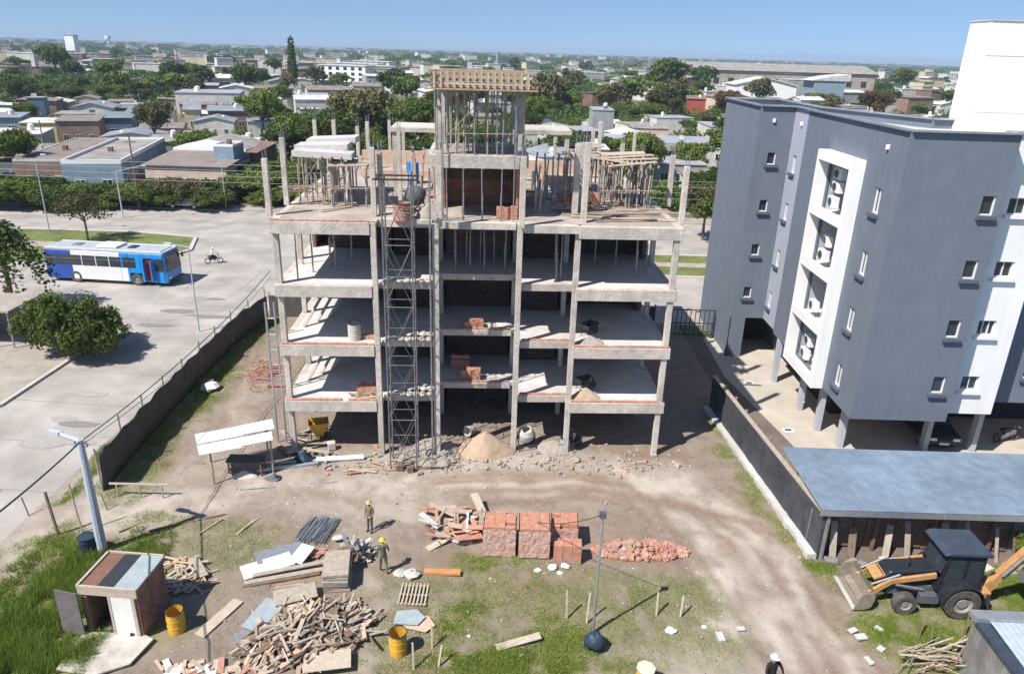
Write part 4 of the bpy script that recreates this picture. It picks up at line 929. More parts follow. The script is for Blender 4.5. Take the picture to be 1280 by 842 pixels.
for i in range(26):
    board(0, 0, TOP[3]+.03+rr.uniform(0, .1), rr.uniform(.6, 2.2), rr.uniform(.1, .5), rr.uniform(0, 3), 'scrap board in the litter across the top deck', 'scrap boards across the top deck', rr.choice(['wood', 'wood_dark', 'pinkboard', 'wood_grey', 'brick_course']), rr.uniform(0, .12)).location = bw(rr.choice([rr.uniform(.6, 6.8), rr.uniform(11.5, 18)]), rr.uniform(2.4, 14), TOP[3]+.05+rr.uniform(0, .05))
# hoist lattice tower standing before the second bay
t = thing('hoist_tower', 'slim grey steel lattice hoist tower standing in front of the second bay', 'hoist tower', bw(5.75, -.85, 0), BYAW)
cs = [(-.62, -.55), (.62, -.55), (.62, .55), (-.62, .55)]
for a, b in cs: MB().tube((a, b, 0), (a, b, 13.9), .036, 7).build('upright', M['steel_worn'], t)
HN = 10; hz = 13.9/HN
q2 = MB()
for k in range(HN+1):
    z = k*hz; q = MB()
    for i in range(4): q.tube((*cs[i], z if k else .15), (*cs[(i+1) % 4], z if k else .15), .02, 5)
    q.build('rung', M['steel_worn'], t)
for k in range(0, HN, 2):
    for i in (0, 2):
        a, b = cs[i], cs[(i+1) % 4]; q2.tube((*a, k*hz), (*b, (k+2)*hz), .014, 5); q2.tube((*b, k*hz), (*a, (k+2)*hz), .014, 5)
    for i in (1, 3):
        a, b = cs[i], cs[(i+1) % 4]; q2.tube((*a, k*hz), (*b, (k+1)*hz), .012, 5)
q2.build('bracing', M['steel_worn'], t)
q = MB(); q.bar((-.95, -.55, 13.9), (.9, -.55, 13.9), .07, .07); q.bar((-.95, .55, 13.9), (.9, .55, 13.9), .07, .07); q.bar((-.8, -.6, 13.9), (-.8, .6, 13.9), .07, .07); q.build('head_beam', M['steel_dark'], t)
# pipe along the C column and scaffold ladder frame
t = thing('scaffold_frame', 'pale steel scaffold frame leaning on the left side of the unfinished building', 'scaffold', bw(-.85, 1.2, 0), BYAW)
for x in (0, .42): MB().tube((x, 0, 3.2 if x else 0), (x, 0, 7.6), .05, 7).build('upright', M['galv'], t)
for k in range(4): MB().tube((0, 0, 4.4+k*.8), (.42, 0, 4.4+k*.8), .03, 6).build('rung', M['galv'], t)
MB().tube((.42, 0, 0), (.42, 0, 3.25), .05, 7).build('upright', M['galv'], t)
for (u, z0, z1, w) in ((7.05, 0, 14.2, .09), (7.6, TOP[3]+.01, 16, .06), (10.75, TOP[3]+.01, 17.0, .05)):
    o = MB().tube((0, 0, 0), (0, 0, z1-z0), w/2, 7).build('drain_pipe' if z0 == 0 else 'prop', M['steel']); o.location = bw(u, -.12 if z0 == 0 else 1.0, z0)
    if z0 > 0: o.location = bw(u, .75, z0)
    tag(o, 'vertical grey pipe running up the left front column of the middle bay' if z0 == 0 else ('tall thin pole left of the landing slab' if u < 9 else 'tall thin pole right of the landing slab'), 'pipe')
# ---- things on the floors
def heap(name, label, cat, c, sz, mt, seed, n=26, m=10, j=.08, rz=0):
    q = MB(); rr = random.Random(seed); vs = []; fs = []
    vs.append((0, 0, sz[2])); 
    for k in range(1, m+1):
        t_ = k/m; z = sz[2]*(1-t_)**.95*(1) if t_ < 1 else -.05
        for i in range(n):
            a = 6.283*i/n; r_ = t_*(1+rr.uniform(-j, j)+.13*math.sin(3*a+seed)); vs.append((sz[0]*r_*math.cos(a), sz[1]*r_*math.sin(a), max(-.05, z*(1+rr.uniform(-j, j)))))
    for i in range(n): fs.append((0, 1+i, 1+(i+1) % n))
    for k in range(m-1):
        for i in range(n): fs.append((1+k*n+i, 1+(k+1)*n+i, 1+(k+1)*n+(i+1) % n, 1+k*n+(i+1) % n))
    q.add(vs, fs); o = q.build(name, M[mt], smooth=True); o.location = c; o.rotation_euler.z = rz; return tag(o, label, cat)
p = lc(735, 497, TOP[0]); heap('sand_heap', 'small sand heap on the first floor slab of the right bay', 'sand heap', bw(14.6, .75, TOP[0]), (.75, .45, .5), 'sand', 3)
heap('sand_heap', 'small sand heap on the second floor slab of the right bay', 'sand heap', bw(14.7, .75, TOP[1]), (.7, .4, .35), 'rubble', 4)
def wheelbarrow(label, c, rz):
    t = thing('wheelbarrow', label, 'wheelbarrow', c, rz); q = MB()
    q.add([(-.35, -.3, .62), (.45, -.32, .66), (.45, .32, .66), (-.35, .3, .62), (-.22, -.18, .35), (.28, -.2, .33), (.28, .2, .33), (-.22, .18, .35)], [(4, 5, 6, 7), (0, 1, 5, 4), (1, 2, 6, 5), (2, 3, 7, 6), (3, 0, 4, 7)]); q.build('tray', M['steel_dark'], t)
    q = MB().tube((.55, -.04, .19), (.55, .04, .19), .19, 16); q.build('wheel', M['rubber'], t)
    q = MB()
    for s in (-1, 1): q.tube((.55, s*.07, .19), (-.95, s*.28, .55), .018, 6); q.tube((-.2, s*.2, .36), (-.3, s*.22, .0), .018, 6)
    q.build('frame', M['steel_dark'], t); return t
wheelbarrow('black wheelbarrow behind the sand heap on the first floor of the right bay', bw(14.6, 1.6, TOP[0]+.003), .4)
wheelbarrow('black wheelbarrow behind the small heap on the second floor of the right bay', bw(14.7, 1.7, TOP[1]+.003), .8)
def drum(label, c, r=.3, h=.9, mt='yellow', name='barrel', cat='barrel', open_=True, rim='steel_dark'):
    t = thing(name, label, cat, c); q = MB().ring((0, 0, 0), (0, 0, 1), [(0, 0.001), (0, r), (h*.33, r), (h*.335, r*1.04), (h*.35, r), (h*.66, r), (h*.665, r*1.04), (h*.68, r), (h, r), (h, r*.94), (.04, r*.94), (.04, .001)] if open_ else [(0, .001), (0, r), (h*.5, r*1.03), (h, r), (h+.03, r*.5), (h+.03, .001)], 22)
    q.build('body', M[mt], t); q = MB().ring((0, 0, h), (0, 0, 1), [(-.02, r*1.05), (.02, r*1.05), (.02, r*.95), (-.02, r*.95), (-.02, r*1.05)], 22); q.build('rim', M[mt if not open_ else rim], t); return t
drum('pale concrete coloured drum on the second floor slab of the left bay', bw(3.35, .8, TOP[1]), .3, .85, 'bag', 'drum', 'drum')
drum('bright blue plastic water drum standing at the back of the top deck', bw(5.4, 10.5, TOP[3]), .36, 1.15, 'bluetank', 'water_drum', 'drum', False)
drum('rusty red square bin on the top deck behind the hoist tower', bw(5.75, .9, TOP[3]), .42, .75, 'brick_course', 'bin', 'bin')
# concrete mixer on deck
t = thing('concrete_mixer', 'dark drum concrete mixer on the top deck behind the hoist tower', 'concrete mixer', bw(6.2, 2.6, TOP[3]+.003), BYAW+.6)
MB().ring((0, 0, .75), (.85, 0, .5), [(-.45, .001), (-.45, .25), (-.15, .48), (.15, .48), (.5, .22), (.5, .001)], 18).build('drum', M['chassis'], t)
q = MB()
for s in (-1, 1): q.tube((-.3, s*.35, 0), (0, s*.5, .75), .03, 6); q.tube((.5, s*.35, 0), (0, s*.5, .75), .03, 6)
q.tube((0, -.5, .75), (0, .5, .75), .03, 6); q.build('frame', M['steel_dark'], t); 
for s in (-1, 1): MB().tube((-.35, s*.36, .16), (-.35, s*.42, .16), .16, 14).build('wheel', M['rubber'], t)
heap('dirt_heap', 'grey mound of debris between hoist tower and middle column on the top deck', 'heap', bw(7.0, 1.4, TOP[3]), (.75, .55, .8), 'rubble', 9)
# brick stacks / blocks / planks on floors
def brickstack(c, nx_, ny_, nz_, rz, label, group=None, mt='hollow', seed=0, top=None):
    rr = random.Random(seed); q = MB(); bx_, by_, bz_ = .33, .18, .18
    for k in range(nz_):
        for i in range(nx_):
            for j in range(ny_):
                if k == nz_-1 and rr.random() < .3: continue
                q.bx(((i-(nx_-1)/2)*bx_+rr.uniform(-.008, .008), (j-(ny_-1)/2)*by_+rr.uniform(-.008, .008), (k+.5)*bz_), (bx_-.012, by_-.012, bz_-.008), rr.uniform(-.03, .03))
    o = q.build('brick_stack', M[mt]); o.location = c; o.rotation_euler.z = rz; return tag(o, label, 'bricks', group)
for i, (u, v, k, n3, lb) in enumerate([(9.0, 2.7, 1, 2, 'small stack of red hollow bricks at the front of the middle bay, second floor'), (8.9, 2.8, 0, 3, 'stack of red hollow bricks at the front of the middle bay, first floor'), (8.3, 4.2, 0, 4, 'red brick stack deep in the middle bay, first floor'),
                                (3.9, .9, 1, 1, 'few orange bricks at the right end of the left bay, second floor'), (3.8, 1.2, 0, 2, 'bricks at the right end of the left bay, first floor'), (10.5, 1.5, 3, 3, 'brick and box stack right inside the stair core on the top deck'),
                                (13.8, 5.8, 3, 3, 'square stack of blocks left of the other on the top deck right half'), (14.9, 5.7, 3, 3, 'square stack of blocks right of the other on the top deck right half'), (12.0, 5.4, 3, 2, 'low red brick stack beside the stair core on the top deck')]):
    brickstack(bw(u, v, TOP[k]+.014), 3, 3, n3, BYAW+R.uniform(-.2, .2), lb, None, 'hollow' if i != 0 else 'hollow', i)
for i in range(8): board(rr.uniform(445, 462), rr.uniform(492, 497), TOP[0]+.012*i, rr.uniform(.5, 1.3), .12, rr.uniform(-.6, .6), 'board in the small heap at the right end of the left bay, first floor', 'boards on the first floor of the left bay', rr.choice(['wood', 'wood_pale', 'wood_dark']))
# stacked sacks at the front of the second bay
o0 = None
def sack(c, rz, label, group, sc=1, name='cement_bag', mt='bag'):
    global o0
    if o0 is None:
        q = MB().bx((0, 0, .07), (.62, .38, .15)); o0 = q.build(name, M[mt]); b = o0.modifiers.new('s', 'SUBSURF'); b.levels = 2; b.render_levels = 2; o = o0
    else: o = o0.copy(); C.objects.link(o)
    o.location = c; o.rotation_euler = (R.uniform(-.08, .08), R.uniform(-.08, .08), rz); o.scale = (sc,)*3
    return tag(o, label, 'bag', group)
for k in (0, 1, 2):
    for i in range(7):
        sack(bw(4.9+i*.33, .78+R.uniform(-.02, .08), TOP[k]+.015), BYAW+1.57+R.uniform(-.15, .15), 'pale cement bag in the row on the %s floor edge behind the hoist tower' % ['first', 'second', 'third'][k], 'cement bags on the %s floor edge' % ['first', 'second', 'third'][k])
        if k < 2 and i > 2: sack(bw(4.9+i*.33, 1.1+R.uniform(-.02, .08), TOP[k]+.15), BYAW+1.57+R.uniform(-.3, .3), 'pale cement bag in the row on the %s floor edge behind the hoist tower' % ['first', 'second', 'third'][k], 'cement bags on the %s floor edge' % ['first', 'second', 'third'][k])
# leaning boards at the left open side of the left bay
for k in (0, 1):
    for i in range(3):
        q = MB().bar((0, 0, 0), (.2, 1.5, 1.5), .18, .04); o = q.build('board', M['wood_grey']); o.location = bw(.6+i*.5, 2.4+i*.8, TOP[k]+.03); o.rotation_euler.z = BYAW-.5; tag(o, 'board leaning near the left open side on the %s floor' % ['first', 'second'][k], 'board', 'boards leaning on the %s floor' % ['first', 'second'][k])
# ================================================================ GREY APARTMENT BLOCK
G = thing('apartment_block', 'dark grey apartment block with white framed loggias, raised on pillars at the right', 'building', (16.5, 32.1, 0))
def gl(x, y, z): return Vector((x-16.5, y-32.1, z))
ZB, ZT = 2.82, 16.3
def facade(p0, t, w, z0, z1, holes, depth, m, name='wall', n=None):
    """p0: start xy (world), t: unit dir along wall, outward normal = t rotated -90deg; holes: (s0,s1,z0,z1)"""
    n = Vector((t[1], -t[0], 0)); T_ = Vector((t[0], t[1], 0)); P = gl(p0[0], p0[1], 0)
    ss = sorted(set([0, w]+[h[0] for h in holes]+[h[1] for h in holes])); zz = sorted(set([z0, z1]+[h[2] for h in holes]+[h[3] for h in holes]))
    q = MB(); pt = lambda s, z, d=0: P+T_*s+Vector((0, 0, z))-n*d
    for a, b in zip(ss[:-1], ss[1:]):
        for c, d in zip(zz[:-1], zz[1:]):
            if any(h[0] <= (a+b)/2 <= h[1] and h[2] <= (c+d)/2 <= h[3] for h in holes): continue
            q.quad(pt(a, c), pt(b, c), pt(b, d), pt(a, d))
    for h in holes:
        a, b, c, d = h; D = depth
        q.quad(pt(a, c), pt(a, c, D), pt(b, c, D), pt(b, c)); q.quad(pt(a, d), pt(b, d), pt(b, d, D), pt(a, d, D)); q.quad(pt(a, c), pt(a, d), pt(a, d, D), pt(a, c, D)); q.quad(pt(b, c), pt(b, c, D), pt(b, d, D), pt(b, d))
    q.build(name, M[m], G); return pt, n, T_
def window(pt, n, T_, a, b, c, d, depth, sill='sill_dark', mull=1, blind=False):
    def bxx(q, s0, s1, z0, z1, d0, d1):
        vs = [pt(s, z, dd) for dd in (d0, d1) for (s, z) in ((s0, z0), (s1, z0), (s1, z1), (s0, z1))]
        q.add(vs, [(0, 1, 2, 3), (7, 6, 5, 4), (0, 4, 5, 1), (1, 5, 6, 2), (2, 6, 7, 3), (3, 7, 4, 0)])
    q = MB(); f = .05; D0, D1 = depth-.09, depth-.015
    bxx(q, a, b, c, c+f, D0, D1); bxx(q, a, b, d-f, d, D0, D1); bxx(q, a, a+f, c+f, d-f, D0, D1); bxx(q, b-f, b, c+f, d-f, D0, D1)
    for k in range(mull): s = a+(b-a)*(k+1)/(mull+1); bxx(q, s-.018, s+.018, c+f, d-f, D0+.01, D1)
    w = q.build('window', M['frame_white'], G)
    q = MB(); bxx(q, a+.002, b-.002, c+.002, d-.002, depth-.012, depth); q.build('pane', M['glass'], w)
    q = MB(); bxx(q, a-.12, b+.12, c-.16, c-.003, -.16, .0); q.build('sill', M[sill], w)
def wy(px, py, xplane):  # world point on plane x=xplane
    d = FW*FPX + RT*(px-640) - UP*(py-421); return Vector((0, 0, CH)) + d*(xplane/d.x)
# F1: wall facing the site (-X): t goes -Y..., outward = -X  -> t=(0,-1)
XF = 16.5; Y1_ = 43.8
holes = []
for px, py in ((1096, 250), (1079, 328), (1063, 398), (1048, 468)):
    p = wy(px, py, XF); s = Y1_-p.y; holes.append((s-.33, s+.33, p.z-.62, p.z+.55))
fy0, fy1 = 35.65, 40.05; ftop = 14.62
pt, n, T_ = facade((XF, Y1_), (0, -1), Y1_-32.1, ZB, ZT, holes+[(Y1_-fy1+.3, Y1_-fy0-.3, ZB+.3, ftop-.3)], .16, 'grey_wall')
for h in holes: window(pt, n, T_, *h, .16)
# F2: wall facing the camera (-Y): t=(1,0) -> outward (0,-1)
XR = 21.15; holes = []
for px, py in ((1235, 257), (1213, 337), (1192, 411), (1173, 481)):
    p = aty(px, py, 32.1); s = p.x-XF; holes.append((s-.3, s+.3, p.z-.44, p.z+.44))
pt, n, T_ = facade((XF, 32.1), (1, 0), XR-XF, ZB, ZT, holes, .16, 'grey_wall')
for h in holes: window(pt, n, T_, *h, .16, mull=0)
for zz in (5.55, 8.4, 11.25): pass
facade((XR, 32.1), (0, 1), 0.95, ZB, ZT, [], .1, 'grey_wall')
# white strip, recessed
holes = []; hl = [(1272, 258), (1255, 337), (1233, 410), (1212, 479)]
for px, py in hl:
    p = aty(px, py, 33.05); s = p.x-XR; holes.append((s-.42, s+.42, p.z-.38, p.z+.38))
pt, n, T_ = facade((XR, 33.05), (1, 0), 2.75, ZB, ZT, holes, .18, 'white')
for i, h in enumerate(holes): window(pt, n, T_, *h, .18, 'white', 1 if i != 2 else 2)
facade((XR+2.75, 33.05), (0, 1), 1.5, ZB, ZT, [], .1, 'white')
pt, n, T_ = facade((XR+2.75, 34.5), (1, 0), 9, ZB, ZT, [(2.1, 2.9, 4.2, 5.0), (2.1, 2.9, 7.05, 7.85)], .16, 'grey_wall')
for h in [(2.1, 2.9, 4.2, 5.0), (2.1, 2.9, 7.05, 7.85)]: window(pt, n, T_, *h, .16)
# light strip facing the site, and the rear-left block
pt, n, T_ = (None,)*3
holes = []
XL = 16.72
for px, py in ((992, 205), (982, 264), (972, 322), (962, 374)):
    p = wy(px, py, XL); s = 46.55-p.y; s = min(max(s, .5), 2.2); holes.append((s-.3, s+.3, p.z-.55, p.z+.5))
pt, n, T_ = facade((XL, 46.55), (0, -1), 2.75, ZB, ZT+.05, holes, .16, 'light_wall')
for h in holes: window(pt, n, T_, *h, .16)
holes = []; XA = 14.6
for px, py in ((964, 198), (954, 257), (944, 312), (934, 365)):
    p = aty(px, py, 46.55); s = p.x-XA; holes.append((s-.27, s+.27, p.z-.38, p.z+.38))
pt, n, T_ = facade((XA, 46.55), (1, 0), XL-XA, ZB, ZT, holes, .16, 'grey_wall')
for h in holes: window(pt, n, T_, *h, .16, mull=0)
q = MB(); q.box(XA-16.5, XA+.95-16.5, 46.55-32.1, 46.75-32.1, 0, ZB-.002); q.build('ground_wall', M['grey_wall'], G)
foot = [(XF, 32.1), (XR, 32.1), (XR, 33.05), (XR+2.75, 33.05), (XR+2.75, 34.5), (34, 34.5), (34, 39.6), (21.3, 39.6), (18.3, 46.8), (18.3, 54.5), (XA, 54.5), (XA, 46.55), (XL, 46.55), (XL, 43.8), (XF, 43.8)]
for i_ in (5, 6, 7, 8, 9, 10):
    a_, b_2 = Vector(foot[i_]), Vector(foot[(i_+1) % len(foot)]); d_ = b_2-a_; l_ = d_.length; facade(foot[i_], (d_.x/l_, d_.y/l_), l_, 0 if i_ >= 8 else ZB, ZT, [], .1, 'grey_wall')
facade((XL, 43.8), (-1, 0), .22, ZB, ZT, [], .1, 'grey_wall')
# underside, roof and parapet cap
fl = [(x-16.5, y-32.1) for x, y in foot]
MB().add([(x, y, ZB) for x, y in fl], [tuple(range(len(fl)-1, -1, -1))]).build('soffit', M['pillar'], G)
ins = MB().add([(x, y, ZT-.45) for x, y in fl], [tuple(range(len(fl)))]); ins.build('roof', mat('roof_membrane', (.52, .54, .56), rough=.8, var=.1, scale=.8, bump=.1, big=.15), G)
cap = MB()
for (x0, y0), (x1, y1) in zip(fl, fl[1:]+fl[:1]):
    cap.bar((x0, y0, ZT+.04), (x1, y1, ZT+.04), .32, .08); 
cap.build('parapet_cap', M['galv'], G)
# pillars and rear walls, near-black to paint the shade of the open ground floor
for px, py in ((968, 478), (1000, 513), (1022, 539), (1050, 560), (1155, 565), (1215, 565)):
    p = at(px, py); w = .26
    MB().box(p.x-16.5-w/2, p.x-16.5+w/2, p.y-32.1+0, p.y-32.1+w*1.6, 0, ZB-.002).build('pillar', M['pillar'], G)
for x, y in ((27.5, 34.4), (31, 34.4), (20, 38.5)): MB().box(x-16.65, x-16.35, y-32.2, y-31.9, 0, ZB-.003).build('pillar', M['pillar'], G)
MB().box(18.4-16.5, 34-16.5, 38.3-32.1, 38.5-32.1, 0, ZB-.003).build('ground_wall', M['shade_void'], G)
MB().box(18.4-16.5, 18.6-16.5, 38.5-32.1, 46-32.1, 0, ZB-.003).build('ground_wall', M['shade_void'], G)
MB().box(15.6-16.5, 18.2-16.5, 50-32.1, 50.2-32.1, 0, ZB-.003).build('ground_wall', M['shade_void'], G)
# white frame with four loggias
XFF = 15.88; fr = MB()
n_l = 4; gap = .5; zz0 = ZB-.05; Hh = (ftop-zz0-gap)/n_l
def fbx(x0, x1, y0, y1, z0, z1, q): q.box(x0-16.5, x1-16.5, y0-32.1, y1-32.1, z0, z1)
fbx(XFF, XFF+.3, fy0, fy0+.34, zz0, ftop, fr); fbx(XFF+.3, XF+.12, fy0, fy0+.2, zz0, ftop, fr); fbx(XFF, XF+.12, fy1-.2, fy1, zz0, ftop, fr)
for k in range(n_l+1):
    z = zz0+k*Hh; fbx(XFF+.003, XFF+.25, fy0+.34, fy1-.2, z, z+gap if k < n_l else ftop, fr); fbx(XFF+.25, XF+1.6, fy0+.2, fy1-.2, z, z+.2 if k < n_l else ftop, fr)
fr.build('loggia_frame', M['white'], G, bevel=.01)
q = MB(); fbx(XF+1.6, XF+1.75, fy0, fy1, zz0, ftop, q); fbx(XF+.12, XF+1.6, fy0+.5, fy0+.62, zz0+.01, ftop-.01, q); fbx(XF+.12, XF+1.6, fy1-.3, fy1-.18, zz0+.01, ftop-.01, q)
q.build('loggia_wall', M['pillar'], G)
ac0 = None; K = None
levels = ['lowest', 'second', 'third', 'top']
for k in range(n_l):
    z = zz0+k*Hh+.2
    for j, (yy, zo) in enumerate(((fy0+1.15, .05), (fy0+1.15, .82), (fy0+2.9, .05), (fy0+2.9, .82), (fy0+1.15, 1.55), (fy0+2.9, 1.5))):
        if (k < 3 and j in (4, 5)) or (k == 1 and j == 3): continue
        if ac0 is None:
            t = thing('air_conditioner', '', 'air conditioner'); MB().box(-.15, .15, -.4, .4, 0, .56).build('casing', M['white'], t, bevel=.02)
            g = MB().ring((-.152, .1, .28), (-1, 0, 0), [(0, .24), (.02, .24), (.02, .2), (0, .2)], 18); gg = g.build('fan_guard', M['steel'], t)
            MB().ring((-.154, .1, .28), (-1, 0, 0), [(0, .2), (.003, .001)], 14).build('fan', M['steel_dark'], t); ac0 = t; K = kmap(t); o = t
        else: o = copytree(ac0, K)
        o.location = (XFF+.65+(j % 2)*.1, yy, z+zo+.3); o.rotation_euler.z = rad(R.uniform(-8, 8))
        tag(o, 'white air conditioner unit with round fan in the %s loggia of the white frame' % levels[k], None, 'air conditioners in the %s loggia' % levels[k])
    q = MB()
    for s in range(16): q.tube((XF-.6, fy0+.7+s*.2, z), (XF-.6, fy0+.7+s*.2, z+.0), .01, 5)
# white stair tower on the roof
tw = thing('white_tower', 'tall plain white tower rising behind the roof parapet of the grey apartment block', 'building', (22.35, 38.2, ZT-.5))
MB().box(0, 9, 0, 1.9, ZB+.2-ZT+.5, 5.15).build('wall', M['white'], tw)
for x in (3.3,):
    for z in (1.9, 4.7): q = MB(); q.box(x, x+1.6, -.18, -.003, z, z+.16); q.build('sill', M['plaster'], tw)
cp = MB(); cp.box(-.05, 9.05, -.05, 1.95, 5.152, 5.2); cp.build('parapet_cap', M['plaster'], tw)
for z_ in (1.0, 3.6): MB().box(.002, 8.9, -.012, -.002, z_, z_+.02).build('render_joint', M['plaster'], tw)
MB().tube((2.9, -.05, 0), (2.9, -.05, 5.1), .035, 6).build('downpipe', M['plaster'], tw)
MB().box(3.5, 4.8, -.02, -.004, 4.95, 5.35).build('window', M['glass'], tw)
for px, py, o_ in ((1114, 184, 'F1'), (968, 151, 'A'), (1001, 155, 'L')):
    pass
for nm, loc, lb in (('wall_lamp', aty(968, 151, 46.5), 'small white lamp high on the left end of the grey apartment block'), ('wall_lamp', wy(1110, 184, 16.45), 'small white lamp above the windows near the corner of the grey apartment block'), ('wall_lamp', wy(1002, 155, 16.66), 'small white lamp on the light strip of the grey apartment block')):
    o = MB().bx((0, 0, 0), (.16, .12, .22)).build(nm, M['white'], bevel=.02); o.location = loc; tag(o, lb, 'lamp')
# paving, earth strip
e1 = [(905, 440), (897, 455), (1012, 575)]
p1, p2 = at(885, 432), at(905, 470); p3 = at(1000, 566)
g_ = MB().quad((p1.x, 50, .012), (p2.x, p2.y, .012), (p3.x, p3.y, .012), (15.4, 30.5, .012), (40, 30.5, .012), (40, 50, .012)); struct(g_, 'parking_paving', M['paving'])
g_ = MB().quad((11.2, 20, .006), (40, 20, .006), (40, 30.5, .006), (15.4, 30.5, .006), (p3.x, p3.y, .006), (p2.x, p2.y, .006), (p1.x, 50, .006), (9, 52, .006)); struct(g_, 'earth_strip', M['strip'])
for px, py, lb in ((936, 479, 'far'), (985, 538, 'near')):
    p = at(px, py, .02); t = thing('drain_cover', '%s small white framed drain cover beside the pale paving' % lb, 'drain cover', p); MB().box(-.28, .28, -.2, .2, 0, .05).build('frame', M['white'], t); MB().box(-.18, .18, -.11, .11, .051, .058).build('grate', M['steel_dark'], t)
# car in the open ground floor
def car(label, c, rz, col='black', name='parked_car'):
    t = thing(name, label, 'car', c, rz)
    # x forward, profile extruded along y
    prof = [(-2.1, .35), (-2.12, .8), (-1.95, .98), (-1.4, 1.02), (-.95, 1.42), (.45, 1.44), (1.05, 1.0), (1.95, .86), (2.1, .65), (2.1, .35)]
    q = MB(); vs = []
    for y, k in ((-.86, .0), (-.8, 0), (.8, 0), (.86, 0)):
        pass
    def ring(y, ins): return [(x, y*(1-ins*max(0, (z-.95)/.5)), z) for x, z in prof]
    L_ = ring(-.85, .16); R_ = ring(.85, .16); n_ = len(prof)
    q.add(L_+R_, [tuple(range(n_-1, -1, -1)), tuple(range(n_, 2*n_))]+[(i, (i+1) % n_, n_+(i+1) % n_, n_+i) for i in range(n_)])
    q.build('body', M[col], t, bevel=.05)
    MB().quad((.50, -.66, 1.41), (1.08, -.75, 1.015), (1.08, .75, 1.015), (.50, .66, 1.41)).build('windscreen', M['glass'], t, loc=(.02, 0, .02))
    for x in (-1.3, 1.3):
        for y in (-.82, .82):
            w = MB().tube((x, y-.1, .31), (x, y+.1, .31), .31, 18).build('wheel', M['rubber'], t); MB().tube((x, y-.11, .31), (x, y+.11, .31), .18, 12).build('rim', M['galv'], w)
    for y in (-.6, .6): MB().bx((2.09, y, .68), (.06, .36, .13)).build('headlight', M['white'], t)
    MB().bx((2.115, 0, .45), (.03, .5, .12)).build('number_plate', M['white'], t); MB().bx((2.1, 0, .6), (.04, .7, .1)).build('grille', M['steel_dark'], t)
    return t
p = at(1178, 563); car('black car parked under the grey apartment block between two pillars, nose to the camera', (p.x, p.y+2.0, .013), rad(-92), 'black')
p = at(1262, 556); t = thing('motorcycle', 'parked motorcycle in the shade at the right edge under the grey apartment block', 'motorcycle', (p.x, p.y+.4, .013), .3)
for x in (-.6, .6): MB().ring((x, -.05, .3), (0, 1, 0), [(0, .3), (.1, .3), (.1, .22), (0, .22), (0, .3)], 18).build('wheel', M['rubber'], t)
MB().bar((-.5, 0, .35), (.45, 0, .6), .22, .25).build('body', M['steel'], t); MB().bar((-.5, 0, .75), (.1, 0, .72), .22, .1).build('seat', M['black'], t); MB().tube((.35, -.35, .95), (.35, .35, .95), .025, 6).tube((.6, 0, .3), (.35, 0, .95), .03, 6).build('handlebar', M['steel'], t)

# ---- perimeter wall (right) with dark cladding and pale footing
pa, pb = Vector((11.45, 38.2, 0)), Vector((12.62, 24.9, 0)); dd = (pb-pa); 
t = thing('boundary_wall', 'dark clad boundary wall along the right side of the site with pale concrete footing', 'wall', pa, math.atan2(dd.y, dd.x)); L = dd.length
q = MB(); nseg = 9
for i in range(nseg): q.bx(((i+.5)*L/nseg, .05+R.uniform(-.01, .01), 1.1), (L/nseg-.015, .12, 2.1), R.uniform(-.006, .006))
q.build('panel', M['wall_dark'], t)
q = MB()
for i in range(40): q.bx(((i+.5)*L/40, -.16+R.uniform(-.03, .03), .13), (L/40, .34+R.uniform(-.04, .06), .34+R.uniform(-.04, .04)), R.uniform(-.04, .04))
q.build('footing', M['plaster'], t)
for i in range(nseg+1): MB().bx((i*L/nseg, .22, 1.15), (.1, .12, 2.3)).build('post', M['concrete_dark'], t)
q = MB().bx((L/2, .06, 2.19), (L, .22, .06)); q.build('coping', M['wood_grey'], t)
# gate in the shade behind
p = at(870, 420); t = thing('gate', 'dark metal railing gate in the shade between the unfinished building and the grey apartment block', 'gate', (p.x, p.y, 0))
q = MB()
for k in range(14): q.tube((-2.2+k*.33, 0, .1), (-2.2+k*.33, 0, 2.0), .03, 6)
for z in (.15, 1.0, 2.0): q.bar((-2.2, 0, z), (2.2, 0, z), .06)
q.build('bars', M['steel_dark'], t); MB().bx((-2.3, 0, 1.1), (.12, .12, 2.2)).build('post', M['steel_dark'], t); MB().bx((2.3, 0, 1.1), (.12, .12, 2.2)).build('post', M['steel_dark'], t)
# rear fence of the site
t = thing('rear_fence', 'low dark mesh fence behind the unfinished building', 'fence', (-10, 51.5, 0)); MB().box(-8, 20.5, -.03, .03, .05, 1.7).build('panel', M['mesh_dark'], t)
for i in range(11): MB().bx((-8+i*2.85, .08, .95), (.1, .1, 1.9)).build('post', M['wood_grey'], t)
# ---- tin roofed shed behind the backhoe
t = thing('long_shed', 'long low shed with blue grey tin roof behind the backhoe', 'shed', (12.7, 25.5, 0))
q = MB(); a = (-.35, -.7, 2.75); nn = 70; W = 16.0
vs = []; fs = []
for i in range(nn*2+1):
    x = -.3+W*i/(nn*2); dz = .005 if i % 2 else 0
    vs += [(x, -.75, 2.50+dz), (x-.05, 3.9, 2.66+dz)]
for i in range(nn*2): fs.append((2*i, 2*i+2, 2*i+3, 2*i+1))
q.add(vs, fs); o = q.build('roof', M['tin'], t); so = o.modifiers.new('s', 'SOLIDIFY'); so.thickness = .012
q = MB().bx((W/2-.3, -.72, 2.34), (W, .05, .26)); q.build('fascia', M['galv'], t)
MB().box(0, W-.5, .35, .55, 0, 1.95).build('wall', M['wood_dark'], t)
rr = random.Random(5)
for i in range(26): 
    x = .1+i*.6; MB().bx((x, .28+rr.uniform(-.02, .05), .95), (rr.uniform(.5, .62), .04, rr.uniform(1.5, 1.9)), rr.uniform(-.04, .04), rr.uniform(-.05, .05)).build('cladding_board', M[rr.choice(['wood_dark', 'brown_board', 'wood_dark', 'brown_board', 'concrete_dark'])], t)
